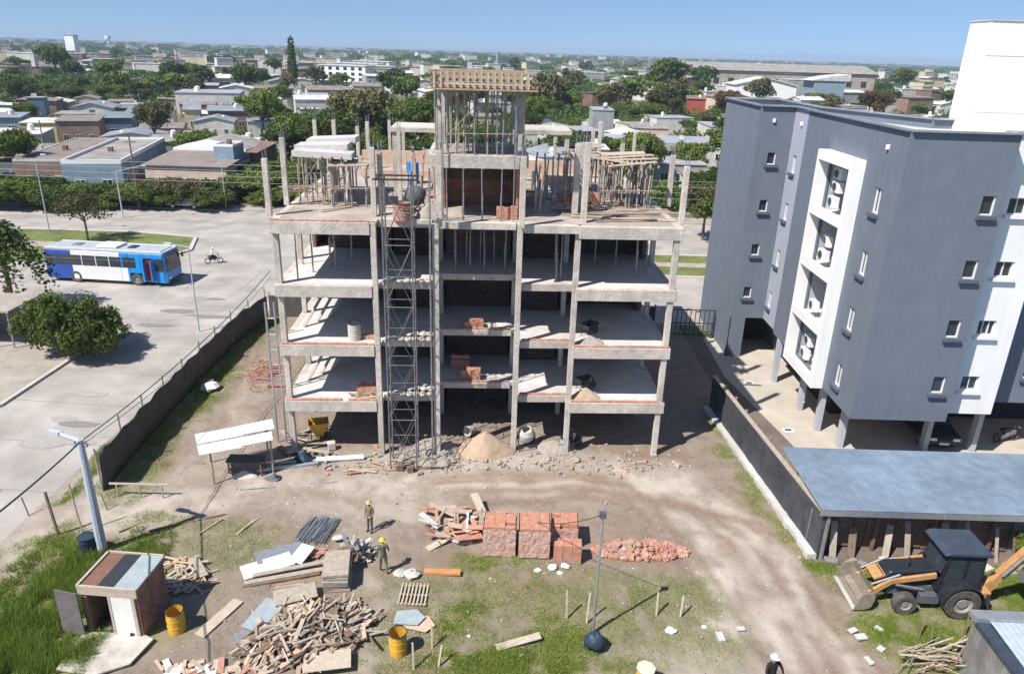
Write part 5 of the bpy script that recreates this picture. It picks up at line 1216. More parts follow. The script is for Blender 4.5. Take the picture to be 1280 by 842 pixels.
for i in range(7): MB().bx((.1+i*2.4, .1, 1.2), (.12, .12, 2.4)).build('post', M['wood_dark'], t)
for i in range(10):
    o = MB().bar((0, 0, 0), (rr.uniform(-.3, .3), .5, rr.uniform(1.0, 1.7)), rr.uniform(.1, .3), .03).build('board', M[rr.choice(['wood_dark', 'wood_grey', 'brown_board'])]); o.location = (13.2+i*1.1+rr.uniform(-.3, .3), 25.0, .03); tag(o, 'old board leaning against the front of the long tin roofed shed', 'board', 'boards leaning on the long shed')
for i in range(14):
    o = MB().bx((0, 0, .12), (rr.uniform(.3, .7), rr.uniform(.2, .4), rr.uniform(.15, .3)), 0).build('block', M[rr.choice(['rubble', 'plaster', 'concrete_dark'])], bevel=.02); o.location = (13.3+i*.62+rr.uniform(-.2, .2), 24.6+rr.uniform(-.15, .15), .03); o.rotation_euler.z = rr.uniform(0, 3); tag(o, 'pale stone block in the line at the foot of the long shed', 'block', 'stone blocks at the foot of the long shed')
# grey roof at lower right corner
p = at(1212, 763, 2.4); t = thing('small_shed', 'small shed with pale grey metal roof in the bottom right corner', 'shed', (p.x, p.y, 0), rad(-1.5))
MB().box(.1, 4, -4.2, -.15, 0, 2.15).build('wall', M['concrete_dark'], t)
q = MB(); vs = []; fs = []
for i in range(41):
    vs += [(.45+i*.1, -.42, 2.36+(.01 if i % 2 else 0)), (.45+i*.1, -4.5, 2.2+(.01 if i % 2 else 0))]
for i in range(40): fs.append((2*i, 2*i+1, 2*i+3, 2*i+2))
q.add(vs, fs); so = q.build('roof', mat('pale_roof', (.48, .55, .60), rough=.5, metal=.2, bump=.05, big=.15), t).modifiers.new('s', 'SOLIDIFY'); so.thickness = .02
MB().bx((2.2, -.2, 2.36), (4.4, .42, .2)).build('ridge_beam', M['galv'], t); MB().bx((.22, -2.4, 2.24), (.4, 4.1, .14)).build('gutter', M['navy'], t)
# ================================================================ PEOPLE
def person(label, loc, rz, J, shirt, trousers, helmet=None, name='person', hair=(.03, .02, .015), scale=1.0, vest=None):
    """J: dict of joint overrides (x forward... here +Y is the facing direction, +X is right)"""
    D = dict(pel=(0, 0, .95), bel=(0, 0, 1.1), che=(0, .01, 1.33), nk=(0, .0, 1.49), hd0=(0, .01, 1.555), hd1=(0, .02, 1.63), hd2=(0, .01, 1.70),
             sl=(-.18, 0, 1.42), el=(-.24, -.02, 1.15), wl=(-.25, .06, .90), hl=(-.25, .09, .82), sr=(.18, 0, 1.42), er=(.24, -.02, 1.15), wr=(.25, .06, .90), hr=(.25, .09, .82),
             tl=(-.095, 0, .90), kl=(-.11, .02, .49), al=(-.12, 0, .09), fl=(-.13, .15, .04), tr=(.095, 0, .90), kr=(.11, .02, .49), ar=(.12, 0, .09), fr=(.13, .15, .04))
    D.update(J)
    RD = dict(pel=.135, bel=.125, che=.145, nk=.055, hd0=.066, hd1=.09, hd2=.075, sl=.066, el=.047, wl=.034, hl=.036, sr=.066, er=.047, wr=.034, hr=.036, tl=.092, kl=.065, al=.046, fl=.042, tr=.092, kr=.065, ar=.046, fr=.042)
    E = [('pel', 'bel', 0), ('bel', 'che', 0), ('che', 'nk', 0), ('nk', 'hd0', 2), ('hd0', 'hd1', 2), ('hd1', 'hd2', 2), ('che', 'sl', 0), ('sl', 'el', 0), ('el', 'wl', 0), ('wl', 'hl', 2), ('che', 'sr', 0), ('sr', 'er', 0), ('er', 'wr', 0), ('wr', 'hr', 2),
         ('pel', 'tl', 1), ('tl', 'kl', 1), ('kl', 'al', 1), ('al', 'fl', 3), ('pel', 'tr', 1), ('tr', 'kr', 1), ('kr', 'ar', 1), ('ar', 'fr', 3)]
    for s, h, w in (('l', 'hl', 'wl'), ('r', 'hr', 'wr')):
        H_ = Vector(D[h]); d = (H_-Vector(D[w])).normalized(); side = d.cross(Vector((0, 1, .2))).normalized()
        for i, (o, L) in enumerate([(-.028, .062), (-.01, .075), (.01, .07), (.027, .055)]):
            D[h+str(i)] = tuple(H_+side*o+d*L+Vector((0, .012, 0))); RD[h+str(i)] = .0095; E.append((h, h+str(i), 2))
        D[h+'t'] = tuple(H_+Vector((0, .055, 0))+d*.02); RD[h+'t'] = .011; E.append((h, h+'t', 2))
    keys = list(D); me = bpy.data.meshes.new('body'); me.from_pydata([D[k] for k in keys], [(keys.index(a), keys.index(b)) for a, b, _ in E], [])
    tmp = bpy.data.objects.new('tmp', me); C.objects.link(tmp)
    sk = tmp.modifiers.new('skin', 'SKIN'); sb = tmp.modifiers.new('sub', 'SUBSURF'); sb.levels = 1; sb.render_levels = 1
    for i, k in enumerate(keys):
        v = me.skin_vertices[0].data[i]; v.radius = (RD[k], RD[k]*(.78 if k in ('che', 'bel', 'pel') else 1)); v.use_root = (k == 'pel')
    dg = bpy.context.evaluated_depsgraph_get(); dg.update(); m2 = bpy.data.meshes.new_from_object(tmp.evaluated_get(dg)); bpy.data.objects.remove(tmp)
    m2.name = 'body'; m2.materials.clear()
    for mm in (shirt, trousers, mat('skin', (.42, .26, .18), rough=.6, var=.05, bump=0), mat('boots', (.05, .035, .025), rough=.7, bump=.1)): m2.materials.append(mm)
    def dseg(p, a, b):
        a = Vector(a); b = Vector(b); t_ = max(0, min(1, (p-a).dot(b-a)/max(1e-9, (b-a).length_squared))); return (p-a-(b-a)*t_).length
    for pl_ in m2.polygons:
        c = pl_.center; best = min(E, key=lambda e: dseg(c, D[e[0]], D[e[1]])-min(RD[e[0]], RD[e[1]])*.6); pl_.material_index = best[2]
        pl_.use_smooth = True
    t = thing(name, label, 'person', loc, rz); t.scale = (scale,)*3
    o = bpy.data.objects.new('body', m2); C.objects.link(o); o.parent = t
    h = Vector(D['hd1'])
    q = MB(); rng = random.Random(1); q.blob((h.x, h.y+.093, h.z-.005), (.014, .02, .022), rng, 6, 4, 0, False)
    for s in (-1, 1): q.blob((h.x+s*.09, h.y, h.z), (.012, .02, .03), rng, 6, 4, 0, False)
    bm_ = q; n0 = len(m2.vertices)
    e_ = q.build('nose_and_ears', MATS['skin'], o)
    if helmet:
        q = MB().ring((h.x, h.y, h.z+.03), (0, 0, 1), [(0, .15), (.0, .118), (.06, .11), (.11, .07), (.128, .001)], 16); q.build('helmet', helmet, t, smooth=True)
    q = MB().ring((h.x, h.y-.012, h.z-.02), (0, 0, 1), [(-.05, .08), (0, .1), (.06, .1), (.1, .06), (.115, .001)], 14); q.build('hair', mat('hair', hair, bump=0), t)
    if vest:
        c = Vector(D['che']); b = Vector(D['bel']); q = MB().ring(b, (c-b), [(-.12, .155), (0, .15), (.22, .17), (.30, .12)], 14); q.build('vest', vest, t, smooth=True)
    return t
olive = mat('olive_cloth', (.19, .15, .10), var=.15, scale=6, bump=.2); olive2 = mat('khaki_cloth', (.13, .115, .085), var=.15, scale=6, bump=.2)
blackc = mat('black_cloth', (.018, .018, .022), var=.2, bump=.2); helm_y = mat('helmet_yellow', (.70, .55, .04), rough=.35, var=.04, bump=0); whitec = mat('white_cloth', (.72, .72, .70), var=.05, bump=.1)
p = atg(463, 664); person('worker in olive overalls and pale yellow helmet, standing on the track further from the camera', p, rad(150), dict(wl=(-.2, .16, 1.0), hl=(-.14, .2, .98)), olive, olive2, mat('helmet_pale', (.50, .45, .20), rough=.4, bump=0), scale=.87)
p = atg(480, 717); person('worker in olive overalls and bright yellow helmet, walking nearer the camera', p, rad(20), dict(kl=(-.11, .1, .5), al=(-.12, .17, .1), fl=(-.13, .32, .05), ar=(.12, -.16, .1), fr=(.13, -.02, .04), wr=(.26, .2, 1.0), hr=(.25, .27, .97), nk=(0, .05, 1.48), hd0=(0, .08, 1.545), hd1=(0, .11, 1.615), hd2=(0, .12, 1.69)), olive2, olive, helm_y, scale=.88)
p = at(968, 824, 1.66); person('person in black clothes and white cap at the bottom edge of the photo', (p.x, p.y, gz(p.x, p.y)), rad(200), dict(er=(.3, .08, 1.18), wr=(.22, .26, 1.12), hr=(.15, .3, 1.13), el=(-.3, .08, 1.18), wl=(-.22, .26, 1.12), hl=(-.15, .3, 1.13)), blackc, blackc, mat('cap_white', (.8, .8, .78), rough=.6, bump=0))
p = at(808, 833, .95); bd_ = thing('barrel', 'yellow barrel with cream lid cut by the bottom edge of the photo', 'barrel', (p.x, p.y, gz(p.x, p.y))); MB().ring((0, 0, 0), (0, 0, 1), [(0, .001), (0, .28), (.27, .28), (.28, .295), (.30, .28), (.55, .28), (.56, .295), (.58, .28), (.82, .28), (.82, .001)], 22).build('body', M['yellow'], bd_); MB().ring((0, 0, .82), (0, 0, 1), [(-.03, .3), (.03, .31), (.05, .24), (.06, .001)], 8).build('lid', mat('cream_lid', (.62, .57, .46), rough=.6, var=.08, bump=.05), bd_)

# ================================================================ VEHICLES
def wheel(parent, x, y, r, w, side, hubmat='hub', rr=.55):
    o = MB().ring((x, y, r), (0, 1, 0), [(-w/2, r*rr), (-w/2, r*.93), (-w*.4, r), (w*.4, r), (w/2, r*.93), (w/2, r*rr), (-w/2, r*rr)], 28).build('wheel', M['rubber'], parent)
    s = side
    MB().ring((x, y, r), (0, s, 0), [(w*.42, r*rr), (w*.25, r*rr*.85), (w*.25, r*.3), (w*.38, r*.26), (w*.38, .001)], 20).build('hub', M[hubmat], o); return o
# bus
bt = thing('city_bus', 'blue and white city bus crossing the junction with its front door open', 'bus', (-33.5, 59.55, .006), rad(-4.5)); Lb, Wb = 10.4, 2.5
def side_profile(x0, x1, z0, z1, mt, nm, **k):
    return MB().box(x0, x1, -Wb/2, Wb/2, z0, z1).build(nm, M[mt], bt, **k)
q = MB(); h_ = Lb/2
def section(a, b, k, z0, z1): q.k = k; q.box(a, b, -Wb/2, Wb/2, z0, z1)
# 0 white, 1 blue, 2 deep blue
section(-h_, -h_+2.3, 2, .32, 2.72); section(-h_+2.3, 1.3, 0, .32, 2.72); section(1.3, 1.9, 0, .32, 1.45); section(1.3, 1.9, 1, 1.451, 2.72); section(1.9, 2.05, 1, .32, 2.72); section(2.05, 3.05, 1, 1.05, 2.72); section(3.05, 3.3, 1, .32, 2.72)
q.k = 1; q.box(3.3, 4.15, -Wb/2+.12, Wb/2, .32, 2.72); q.box(3.3, 4.15, -Wb/2, -Wb/2+.12, 2.35, 2.72)
section(4.15, h_-.25, 1, .32, 2.72); q.k = 1; q.add([(h_-.25, -Wb/2, .32), (h_-.25, Wb/2, .32), (h_, Wb/2-.12, .32), (h_, -Wb/2+.12, .32), (h_-.25, -Wb/2, 2.72), (h_-.25, Wb/2, 2.72), (h_-.12, Wb/2-.12, 2.72), (h_-.12, -Wb/2+.12, 2.72)], [(0, 1, 2, 3), (7, 6, 5, 4), (0, 3, 7, 4), (3, 2, 6, 7), (2, 1, 5, 6)])
q.build('body', [M['buswhite'], M['busblue'], M['busdeep']], bt, bevel=.03)
q = MB(); q.box(-h_+.02, h_-.2, -Wb/2+.04, Wb/2-.04, 2.722, 2.86); q.box(-h_+.3, h_-.5, -Wb/2+.3, Wb/2-.3, 2.862, 2.92); q.build('roof', M['busroof'], bt, bevel=.05)
q = MB()
for s in (-1, 1): q.box(-h_+.1, h_-.3, s*(Wb/2-.09)-.05, s*(Wb/2-.09)+.05, 2.861, 2.92)
q.build('roof_rail', M['buswhite'], bt)
MB().box(-.9, .9, -.8, .8, 2.922, 3.12).build('roof_unit', M['buswhite'], bt, bevel=.06); MB().box(1.6, 2.2, -.4, .4, 2.922, 3.0).build('roof_hatch', M['steel_dark'], bt); MB().box(-3.2, -2.6, -.4, .4, 2.922, 3.0).build('roof_hatch', M['steel'], bt)
for s in (-1, 1):
    for x0, x1 in ((-h_+.15, -h_+1.15), (-h_+1.25, -h_+2.2), (-3.0, -2.05), (-1.95, -.85), (-.75, .3), (.4, 1.35), (1.5, 2.6), (2.7, 3.2) if s < 0 else (2.7, 3.9)):
        if s < 0 and x1 > 3: continue
        w_ = MB().box(x0, x1, s*(Wb/2+.012)-.01, s*(Wb/2+.012)+.01, 1.52, 2.36).build('window', M['glass'], bt); MB().box(x0+.02, x1-.02, s*(Wb/2+.026)-.004, s*(Wb/2+.026)+.004, 2.05, 2.08).build('window_bar', M['steel'], w_)
q = MB(); q.add([(h_+.002, -Wb/2+.2, 1.25), (h_+.002, Wb/2-.2, 1.25), (h_-.105, Wb/2-.2, 2.6), (h_-.105, -Wb/2+.2, 2.6)], [(0, 1, 2, 3)]); o = q.build('windscreen', M['glass'], bt, loc=(.03, 0, 0)); so = o.modifiers.new('s', 'SOLIDIFY'); so.thickness = .03
MB().box(h_-.1, h_-.06, -.8, .8, 2.5, 2.68).build('destination_box', M['steel_dark'], bt)
MB().box(3.34, 4.1, -Wb/2+.10, -Wb/2+.118, .45, 2.3).build('door_well', mat('bus_interior_red', (.16, .02, .02), bump=0), bt); MB().bx((4.12, -Wb/2-.2, 1.4), (.05, .42, 1.8)).build('door', M['busblue'], bt); MB().bx((3.33, -Wb/2-.1, 1.4), (.04, .2, 1.8)).build('door', M['busblue'], bt)
MB().box(4.25, 5.0, -Wb/2-.02, -Wb/2-.002, 1.3, 2.35).build('window', M['glass'], bt)
for x in (2.55, -2.7):
    for s in (-1, 1): wheel(bt, x, s*(Wb/2-.13), .5, .28, s)
for s in (-1, 1):
    MB().bx((h_+.01, s*.85, .7), (.05, .3, .18)).build('headlight', M['white'], bt); MB().bx((h_+.15, s*1.2, 2.2), (.12, .16, .4)).build('mirror', M['black'], bt)
q = MB(); q.box(h_-.02, h_+.05, -1.15, 1.15, .35, .55); q.build('bumper', M['steel_dark'], bt)
# motorcycle + rider
p = at(268, 329); mt_ = thing('motorcycle', 'small dark motorcycle ridden across the empty junction', 'motorcycle', (p.x, p.y, .01), rad(25)); mt_.scale = (.88,)*3
for x in (-.62, .62): MB().ring((x, -.05, .3), (0, 1, 0), [(0, .3), (.1, .3), (.1, .22), (0, .22), (0, .3)], 18).build('wheel', M['rubber'], mt_)
MB().bar((-.5, 0, .5), (.35, 0, .6), .22, .28).build('body', M['black'], mt_, bevel=.04); MB().bar((-.6, 0, .78), (.1, 0, .76), .24, .1).build('seat', M['black'], mt_); MB().tube((.4, -.36, 1.0), (.4, .36, 1.0), .02, 6).tube((.62, 0, .3), (.38, 0, 1.0), .035, 6).build('handlebar', M['steel'], mt_); MB().bx((.5, 0, .85), (.12, .16, .16)).build('headlight', M['galv'], mt_)
person('motorcycle rider in a white shirt and dark trousers on the junction', (p.x-.1, p.y-.05, .02), rad(25-90), dict(pel=(0, -.1, .86), bel=(0, -.06, 1.02), che=(0, .03, 1.24), nk=(0, .07, 1.4), hd0=(0, .09, 1.46), hd1=(0, .11, 1.54), hd2=(0, .1, 1.61), sl=(-.18, .04, 1.33), sr=(.18, .04, 1.33), el=(-.28, .2, 1.12), er=(.28, .2, 1.12), wl=(-.3, .42, 1.06), wr=(.3, .42, 1.06), hl=(-.3, .49, 1.05), hr=(.3, .49, 1.05),
       tl=(-.1, -.05, .84), tr=(.1, -.05, .84), kl=(-.2, .33, .74), kr=(.2, .33, .74), al=(-.19, .18, .33), ar=(.19, .18, .33), fl=(-.19, .32, .3), fr=(.19, .32, .3)), whitec, blackc, MATS['cap_white'], scale=.88)
# backhoe loader
pf, pr_ = at(1122, 771), at(1190, 774); dd = (pf-pr_); ang = math.atan2(dd.y, dd.x); wb = 2.1
K_ = Matrix.Rotation(ang, 4, 'Z'); cen_ = pr_ + K_.to_3x3() @ Vector((0, -1.0, 0))
bh = thing('backhoe_loader', 'orange backhoe loader with black cab and hood parked before the tin roofed shed', 'backhoe', (cen_.x+.15, cen_.y, .125), ang); bh.scale = (.93,)*3
# x forward (bucket), y left = camera side
for s in (-1, 1): wheel(bh, 0, s*1.0, .70, .46, s, rr=.56); wheel(bh, wb, s*.93, .46, .32, s, rr=.52)
q = MB(); q.box(-.7, 2.6, -.42, .42, .45, .95); q.box(1.9, 2.3, -.75, .75, .38, .52); q.tube((0, -.9, .7), (0, .9, .7), .14, 10); q.bx((1.05, .66, .55), (.75, .3, .42)); q.bx((1.05, -.66, .55), (.75, .3, .42)); q.build('chassis', M['chassis'], bh, bevel=.03)
q = MB().extr([(.75, -.42, .951), (2.75, -.42, .951), (2.8, -.42, 1.3), (2.6, -.42, 1.52), (.75, -.42, 1.72)], (0, .84, 0)); hd = q.build('hood', M['black'], bh, bevel=.06); q = MB().bx((2.82, 0, 1.15), (.04, .66, .35)); q.build('grille', M['steel_dark'], hd); MB().tube((1.9, .2, 1.5), (1.9, .2, 2.1), .04, 8).build('exhaust', M['steel_dark'], hd)
q = MB()
for x, x2 in ((.85, .62), (-.75, -.72), (-.05, -.08)):
    for s in (-1, 1): q.bar((x, s*.72, 1.0), (x2, s*.68, 2.62), .07)
q.box(-.85, .9, -.75, .75, .96, 1.25); q.build('cab', M['black'], bh)
for s in (-1, 1):
    MB().add([(.80, s*.70, 1.3), (-.02, s*.70, 1.3), (-.04, s*.665, 2.55), (.62, s*.665, 2.55)], [(0, 1, 2, 3)]).build('cab_window', M['glass'], bh); MB().add([(-.1, s*.70, 1.3), (-.72, s*.70, 1.3), (-.70, s*.665, 2.55), (-.12, s*.665, 2.55)], [(0, 1, 2, 3)]).build('cab_window', M['glass'], bh)
MB().add([(.83, -.66, 1.7), (.83, .66, 1.7), (.64, .62, 2.55), (.64, -.62, 2.55)], [(0, 1, 2, 3)]).build('windscreen', M['glass'], bh)
q = MB().extr([(.95, -.82, 2.62), (-.95, -.82, 2.62), (-.95, -.82, 2.70), (-.8, -.82, 2.80), (.75, -.82, 2.80), (.95, -.82, 2.70)], (0, 1.64, 0)); q.build('cab_roof', M['navy'], bh, bevel=.04)
for s in (-1, 1):
    q = MB()
    for k in range(9):
        a0, a1 = math.pi*(.02+.96*k/9), math.pi*(.02+.96*(k+1)/9); q.extr([(.82*math.cos(a0), s*1.0-.27, .72+.82*math.sin(a0)), (.82*math.cos(a1), s*1.0-.27, .72+.82*math.sin(a1)), (.78*math.cos(a1), s*1.0-.27, .72+.78*math.sin(a1)), (.78*math.cos(a0), s*1.0-.27, .72+.78*math.sin(a0))], (0, .54, 0))
    q.build('fender', M['black'], bh)
    q = MB(); q.bar((.9, s*.56, 1.55), (2.6, s*.56, 1.18), .12, .24); q.bar((2.55, s*.56, 1.22), (3.35, s*.56, .55), .12, .24); q.build('loader_arm', M['orange'], bh, bevel=.02)
    MB().tube((1.3, s*.62, .9), (2.4, s*.6, 1.05), .05, 8).tube((2.3, s*.56, 1.5), (3.3, s*.5, .95), .045, 8).build('hydraulic_ram', M['steel'], bh)
MB().bar((2.75, -.5, 1.0), (2.75, .5, 1.0), .16, .16).build('cross_tube', M['orange'], bh); MB().bx((2.95, 0, 1.2), (.5, .75, .08), 0, 0, .45).build('front_guard', M['orange'], bh)
bu = mat('bucket_steel', (.20, .165, .125), rough=.7, metal=.15, scale=4, col2=(.33, .285, .23)); q = MB()
prof = [(3.35, .95), (3.28, .62), (3.38, .22), (3.65, .08), (4.05, .06)]
for s in (-1, 1): q.extr([(3.35, s*.98-.02, .95), (3.28, s*.98-.02, .62), (3.38, s*.98-.02, .22), (3.65, s*.98-.02, .08), (4.05, s*.98-.02, .06), (3.8, s*.98-.02, .8)], (0, .04, 0))
for (x0, z0), (x1, z1) in zip(prof[:-1], prof[1:]): q.extr([(x0, -.96, z0), (x1, -.96, z1), (x1, -.96, z1+.04), (x0+.04, -.96, z0+.02)], (0, 1.92, 0))
b_o = q.build('loader_bucket', bu, bh); q = MB().bar((4.0, -1.0, .09), (4.0, 1.0, .09), .16, .035); q.build('cutting_edge', M['plaster'], b_o)
# rear boom
q = MB(); q.bx((-1.05, 0, .8), (.35, 1.7, .5)); q.build('rear_frame', M['orange'], bh, bevel=.03)
q = MB(); q.bar((-1.25, .2, .75), (-1.55, .2, 1.15), .35, .5); q.bar((-1.45, .2, .9), (-2.6, .3, 2.85), .3, .34); q.bar((-2.57, .3, 2.8), (-3.6, .4, 3.9), .26, .3); q.build('boom', M['orange'], bh, bevel=.02)
q = MB(); q.bar((-3.5, .4, 3.8), (-3.0, .4, 1.9), .2, .24); q.build('dipper_arm', M['orange'], bh, bevel=.02)
MB().tube((-1.7, .5, 1.6), (-2.7, .55, 3.2), .06, 8).build('hydraulic_ram', M['steel'], bh); MB().tube((-2.7, .3, 3.2), (-3.5, .45, 4.1), .05, 8).build('hydraulic_ram', M['steel'], bh)
q = MB().extr([(-3.25, .2, 1.95), (-2.7, .2, 1.8), (-2.5, .2, 1.4), (-2.9, .2, 1.3), (-3.3, .2, 1.6)], (0, .5, 0)); q.build('digging_bucket', M['chassis'], bh)
for s in (-1, 1): MB().bar((-1.1, s*.8, .95), (-1.15, s*1.0, .05), .16, .14).bx((-1.15, s*1.02, .05), (.34, .34, .05)).build('stabiliser', M['steel_dark'], bh)
# parked van behind the avenue trees & car right
p = at(222, 266); car('grey car parked in the tree shade on the far side of the avenue', (p.x, p.y+2.6, .122), rad(0), 'steel')
p = at(893, 216); t = None
# ================================================================ POLES AND WIRES
def ztop(p, py):
    lo, hi = 0., 19.
    for _ in range(40):
        m_ = (lo+hi)/2; q = Vector((p.x, p.y, m_))-Vector((0, 0, CH)); y = 421-FPX*q.dot(UP)/q.dot(FW)
        if y > py: lo = m_
        else: hi = m_
    return lo
def lamp(px, py, ptop, label, arm=(-1.8, 0, .25), r=.09, mt='pole_pale', group=None, head=True):
    p = at(px, py); z = ztop(p, ptop); t = thing('street_lamp', label, 'street lamp', (p.x, p.y, 0), 0, group)
    MB().tube((0, 0, 0), (0, 0, z), r, 10, r*.6).build('pole', M[mt], t); q = MB().tube((0, 0, z-.05), Vector((arm[0], arm[1], z+arm[2])), r*.45, 6)
    q.build('arm', M[mt], t)
    if head: MB().bx((arm[0]*1.08, arm[1]*1.08, z+arm[2]), (.55, .22, .12), math.atan2(arm[1], arm[0])).build('lamp_head', M[mt], t)
    return p, z
lamp(249, 414, 308, 'slim street lamp beside the side road with its arm over the road', (-1.3, .2, .1), .06)
lamp(62, 290, 200, 'leaning pale street lamp standing on the median, leftmost', (1.0, -.2, .6), .07, group='street lamps of the avenue')
lamp(154, 272, 214, 'pale street lamp in front of the light blue house, middle one', (3.0, 0, .7), .08, group='street lamps of the avenue')
lamp(283, 262, 195, 'thin pale post in front of the pink house, rightmost', (.5, 0, .2), .06, group='street lamps of the avenue', head=False)
pp_, zp = lamp(129, 690, 549, 'stout pale concrete street light pole near the kiosk in the left foreground', (-1.0, .25, .12), .2)
z = zp; t = thing('pole_fitting', 'dark insulator bracket clamped on top of the stout concrete pole', 'bracket', (pp_.x, pp_.y, z-.25)); MB().bx((0, 0, 0), (.5, .12, .1)).build('bar', M['wood_grey'], t)
for x in (-.2, .2): MB().tube((x, 0, .05), (x, 0, .2), .04, 8).build('insulator', M['galv'], t)
def wire(a, b, sag, label, r=.02, mt='cable', group=None, n=16):
    a, b = Vector(a), Vector(b); pts = [a.lerp(b, i/n)-Vector((0, 0, sag*4*(i/n)*(1-i/n))) for i in range(n+1)]
    o = MB().path(pts, r, 5).build('power_cable', M[mt]); return tag(o, label, 'cable', group)
A_ = Vector((pp_.x, pp_.y, zp-.1)); wire(A_, aty(-60, 685, 15), .1, 'black cable running from the stout pole out of the bottom left of the photo', .03)
e_ = at(338, 338, 5.2); wire(A_, e_, .5, 'black cable running from the stout pole along the left fence to the building', .022); wire(A_-Vector((0, 0, .15)), e_-Vector((0, 0, .4)), .6, 'thin second cable under the one along the left fence', .012)
for k, (z_, y_) in enumerate(((6.0, 79), (6.6, 79), (7.2, 79.2), (5.4, 78.8))):
    wire((-90, y_, z_+.3), (-20, y_, z_-.3), .25, 'pale power line strung along the avenue in front of the houses', .022, 'cable_pale', 'power lines along the avenue'); wire((-20, y_, z_-.3), (60, y_, z_), .5, 'pale power line strung along the avenue in front of the houses', .022, 'cable_pale', 'power lines along the avenue')
for x in (-90, -20.0): 
    t = thing('utility_pole', 'grey utility pole carrying the avenue power lines, '+('behind the left roof formwork' if x == -20 else 'outside at the left'), 'pole', (x, 79, 0)); MB().tube((0, 0, 0), (0, 0, 7.8), .13, 9, .09).build('pole', M['concrete'], t); MB().bx((0, 0, 7.0), (.1, 1.2, .1)).build('cross_arm', M['wood_grey'], t)
for px, py, h_, lb in ((175, 262, 8.5, 'dark bare wooden pole at the gap right of the light blue house'), (60, 208, 7, 'dark thin pole behind the brown roofed house'), (912, 258, 8, 'thin dark pole beside the grey apartment block')):
    p = at(px, py); t = thing('utility_pole', lb, 'pole', (p.x, p.y, 0)); MB().tube((0, 0, 0), (0, 0, h_), .12, 8, .08).build('pole', M['wood_dark'], t); MB().bx((0, 0, h_-.6), (1.4, .1, .1)).build('cross_arm', M['wood_dark'], t)
# ================================================================ LEFT FENCE
F = [at(131, 616), Vector((-18.35, 33, 0)), Vector((-18.5, 38, 0)), Vector((-18.55, 44, 0)), Vector((-18.4, 47.5, 0)), Vector((-17.9, 50.6, 0))]
t = thing('side_fence', 'long dark green mesh fence on posts between the site and the side road', 'fence', (F[0].x, F[0].y, 0)); q = MB(); rr = random.Random(3)
pts = []
for a, b in zip(F[:-1], F[1:]):
    n_ = max(2, int((b-a).length/.6))
    for i in range(n_): pts.append(a.lerp(b, i/n_))
pts.append(F[-1]); vs = []; fs = []
for i, p in enumerate(pts):
    zt = 1.95+.07*math.sin(i*1.9)+rr.uniform(-.05, .05); dx = .05*math.sin(i*1.3)
    for k in range(4): vs.append((p.x-F[0].x+dx*math.sin(k*1.2)+.02*k, p.y-F[0].y, .02+zt*k/3))
for i in range(len(pts)-1):
    for k in range(3): fs.append((4*i+k, 4*i+4+k, 4*i+5+k, 4*i+1+k))
q.add(vs, fs); o = q.build('mesh', M['mesh_dark'], t, smooth=True); so = o.modifiers.new('s', 'SOLIDIFY'); so.thickness = .02
for i in range(0, len(pts), 4): p = pts[i]; MB().tube((p.x-F[0].x-.06, p.y-F[0].y, 0), (p.x-F[0].x-.06+rr.uniform(-.05, .05), p.y-F[0].y, rr.uniform(2.2, 2.7)), .045, 6).build('post', M['wood_grey'], t)
e_ = pts[0]
for px, py, h_, lb, mt_2 in ((74, 672, 2.0, 'dark leaning stake left of the stout pole', 'wood_dark'), (104, 668, 2.3, 'thin grey stake just left of the stout pole', 'wood_grey'), (135, 640, .8, 'short stake at the near end of the side fence', 'wood_grey'), (37, 647, .9, 'short stake by the edge of the side road', 'wood_grey')):
    p = at(px, py); o = MB().bar((0, 0, 0), (-.22, .1, h_), .08 if 'dark' in mt_2 else .05).build('stake', M[mt_2]); o.location = (p.x, p.y, gz(p.x, p.y)-.05); tag(o, lb, 'stake')
o = MB().bar((0, 0, 0), (2.6, 0, .02), .07).build('rail', M['wood_pale']); p = at(140, 622); o.location = (p.x, p.y, .75); tag(o, 'pale horizontal rail on short posts near the end of the side fence', 'rail')
for x in (.3, 1.3, 2.3): o = MB().bar((0, 0, 0), (0, 0, .74), .05).build('stake', M['wood_grey']); o.location = (p.x+x, p.y, .0); tag(o, 'short post under the pale rail near the end of the side fence', 'stake', 'posts under the pale rail')
# left kiosk with flat roof
p = at(100, 500); t = thing('bus_shelter', 'pale roofed shelter with thin posts at the left edge beside the big bushy tree', 'shelter', (-33.2, 45.6, .1)); 
q = MB(); q.bx((-1.6, 0, 2.55), (5.6, 3.6, .12)); q.build('roof', M['verge'], t); MB().box(-4.2, -.2, 1.2, 1.35, 0, 2.45).build('wall', M['concrete_dark'], t); MB().box(-4.2, -4.05, -1.4, 1.2, 0, 2.45).build('wall', M['concrete_dark'], t)
for x in (.9, -.2, -2.4): MB().tube((x, -1.5, 0), (x, -1.5, 2.49), .06, 8).build('post', M['galv'], t)
# ================================================================ YARD OBJECTS
def put(o, px, py, dz=0, rz=0, z=None):
    p = atg(px, py); o.location = (p.x, p.y, (p.z if z is None else z)+dz); o.rotation_euler.z = rz; return o
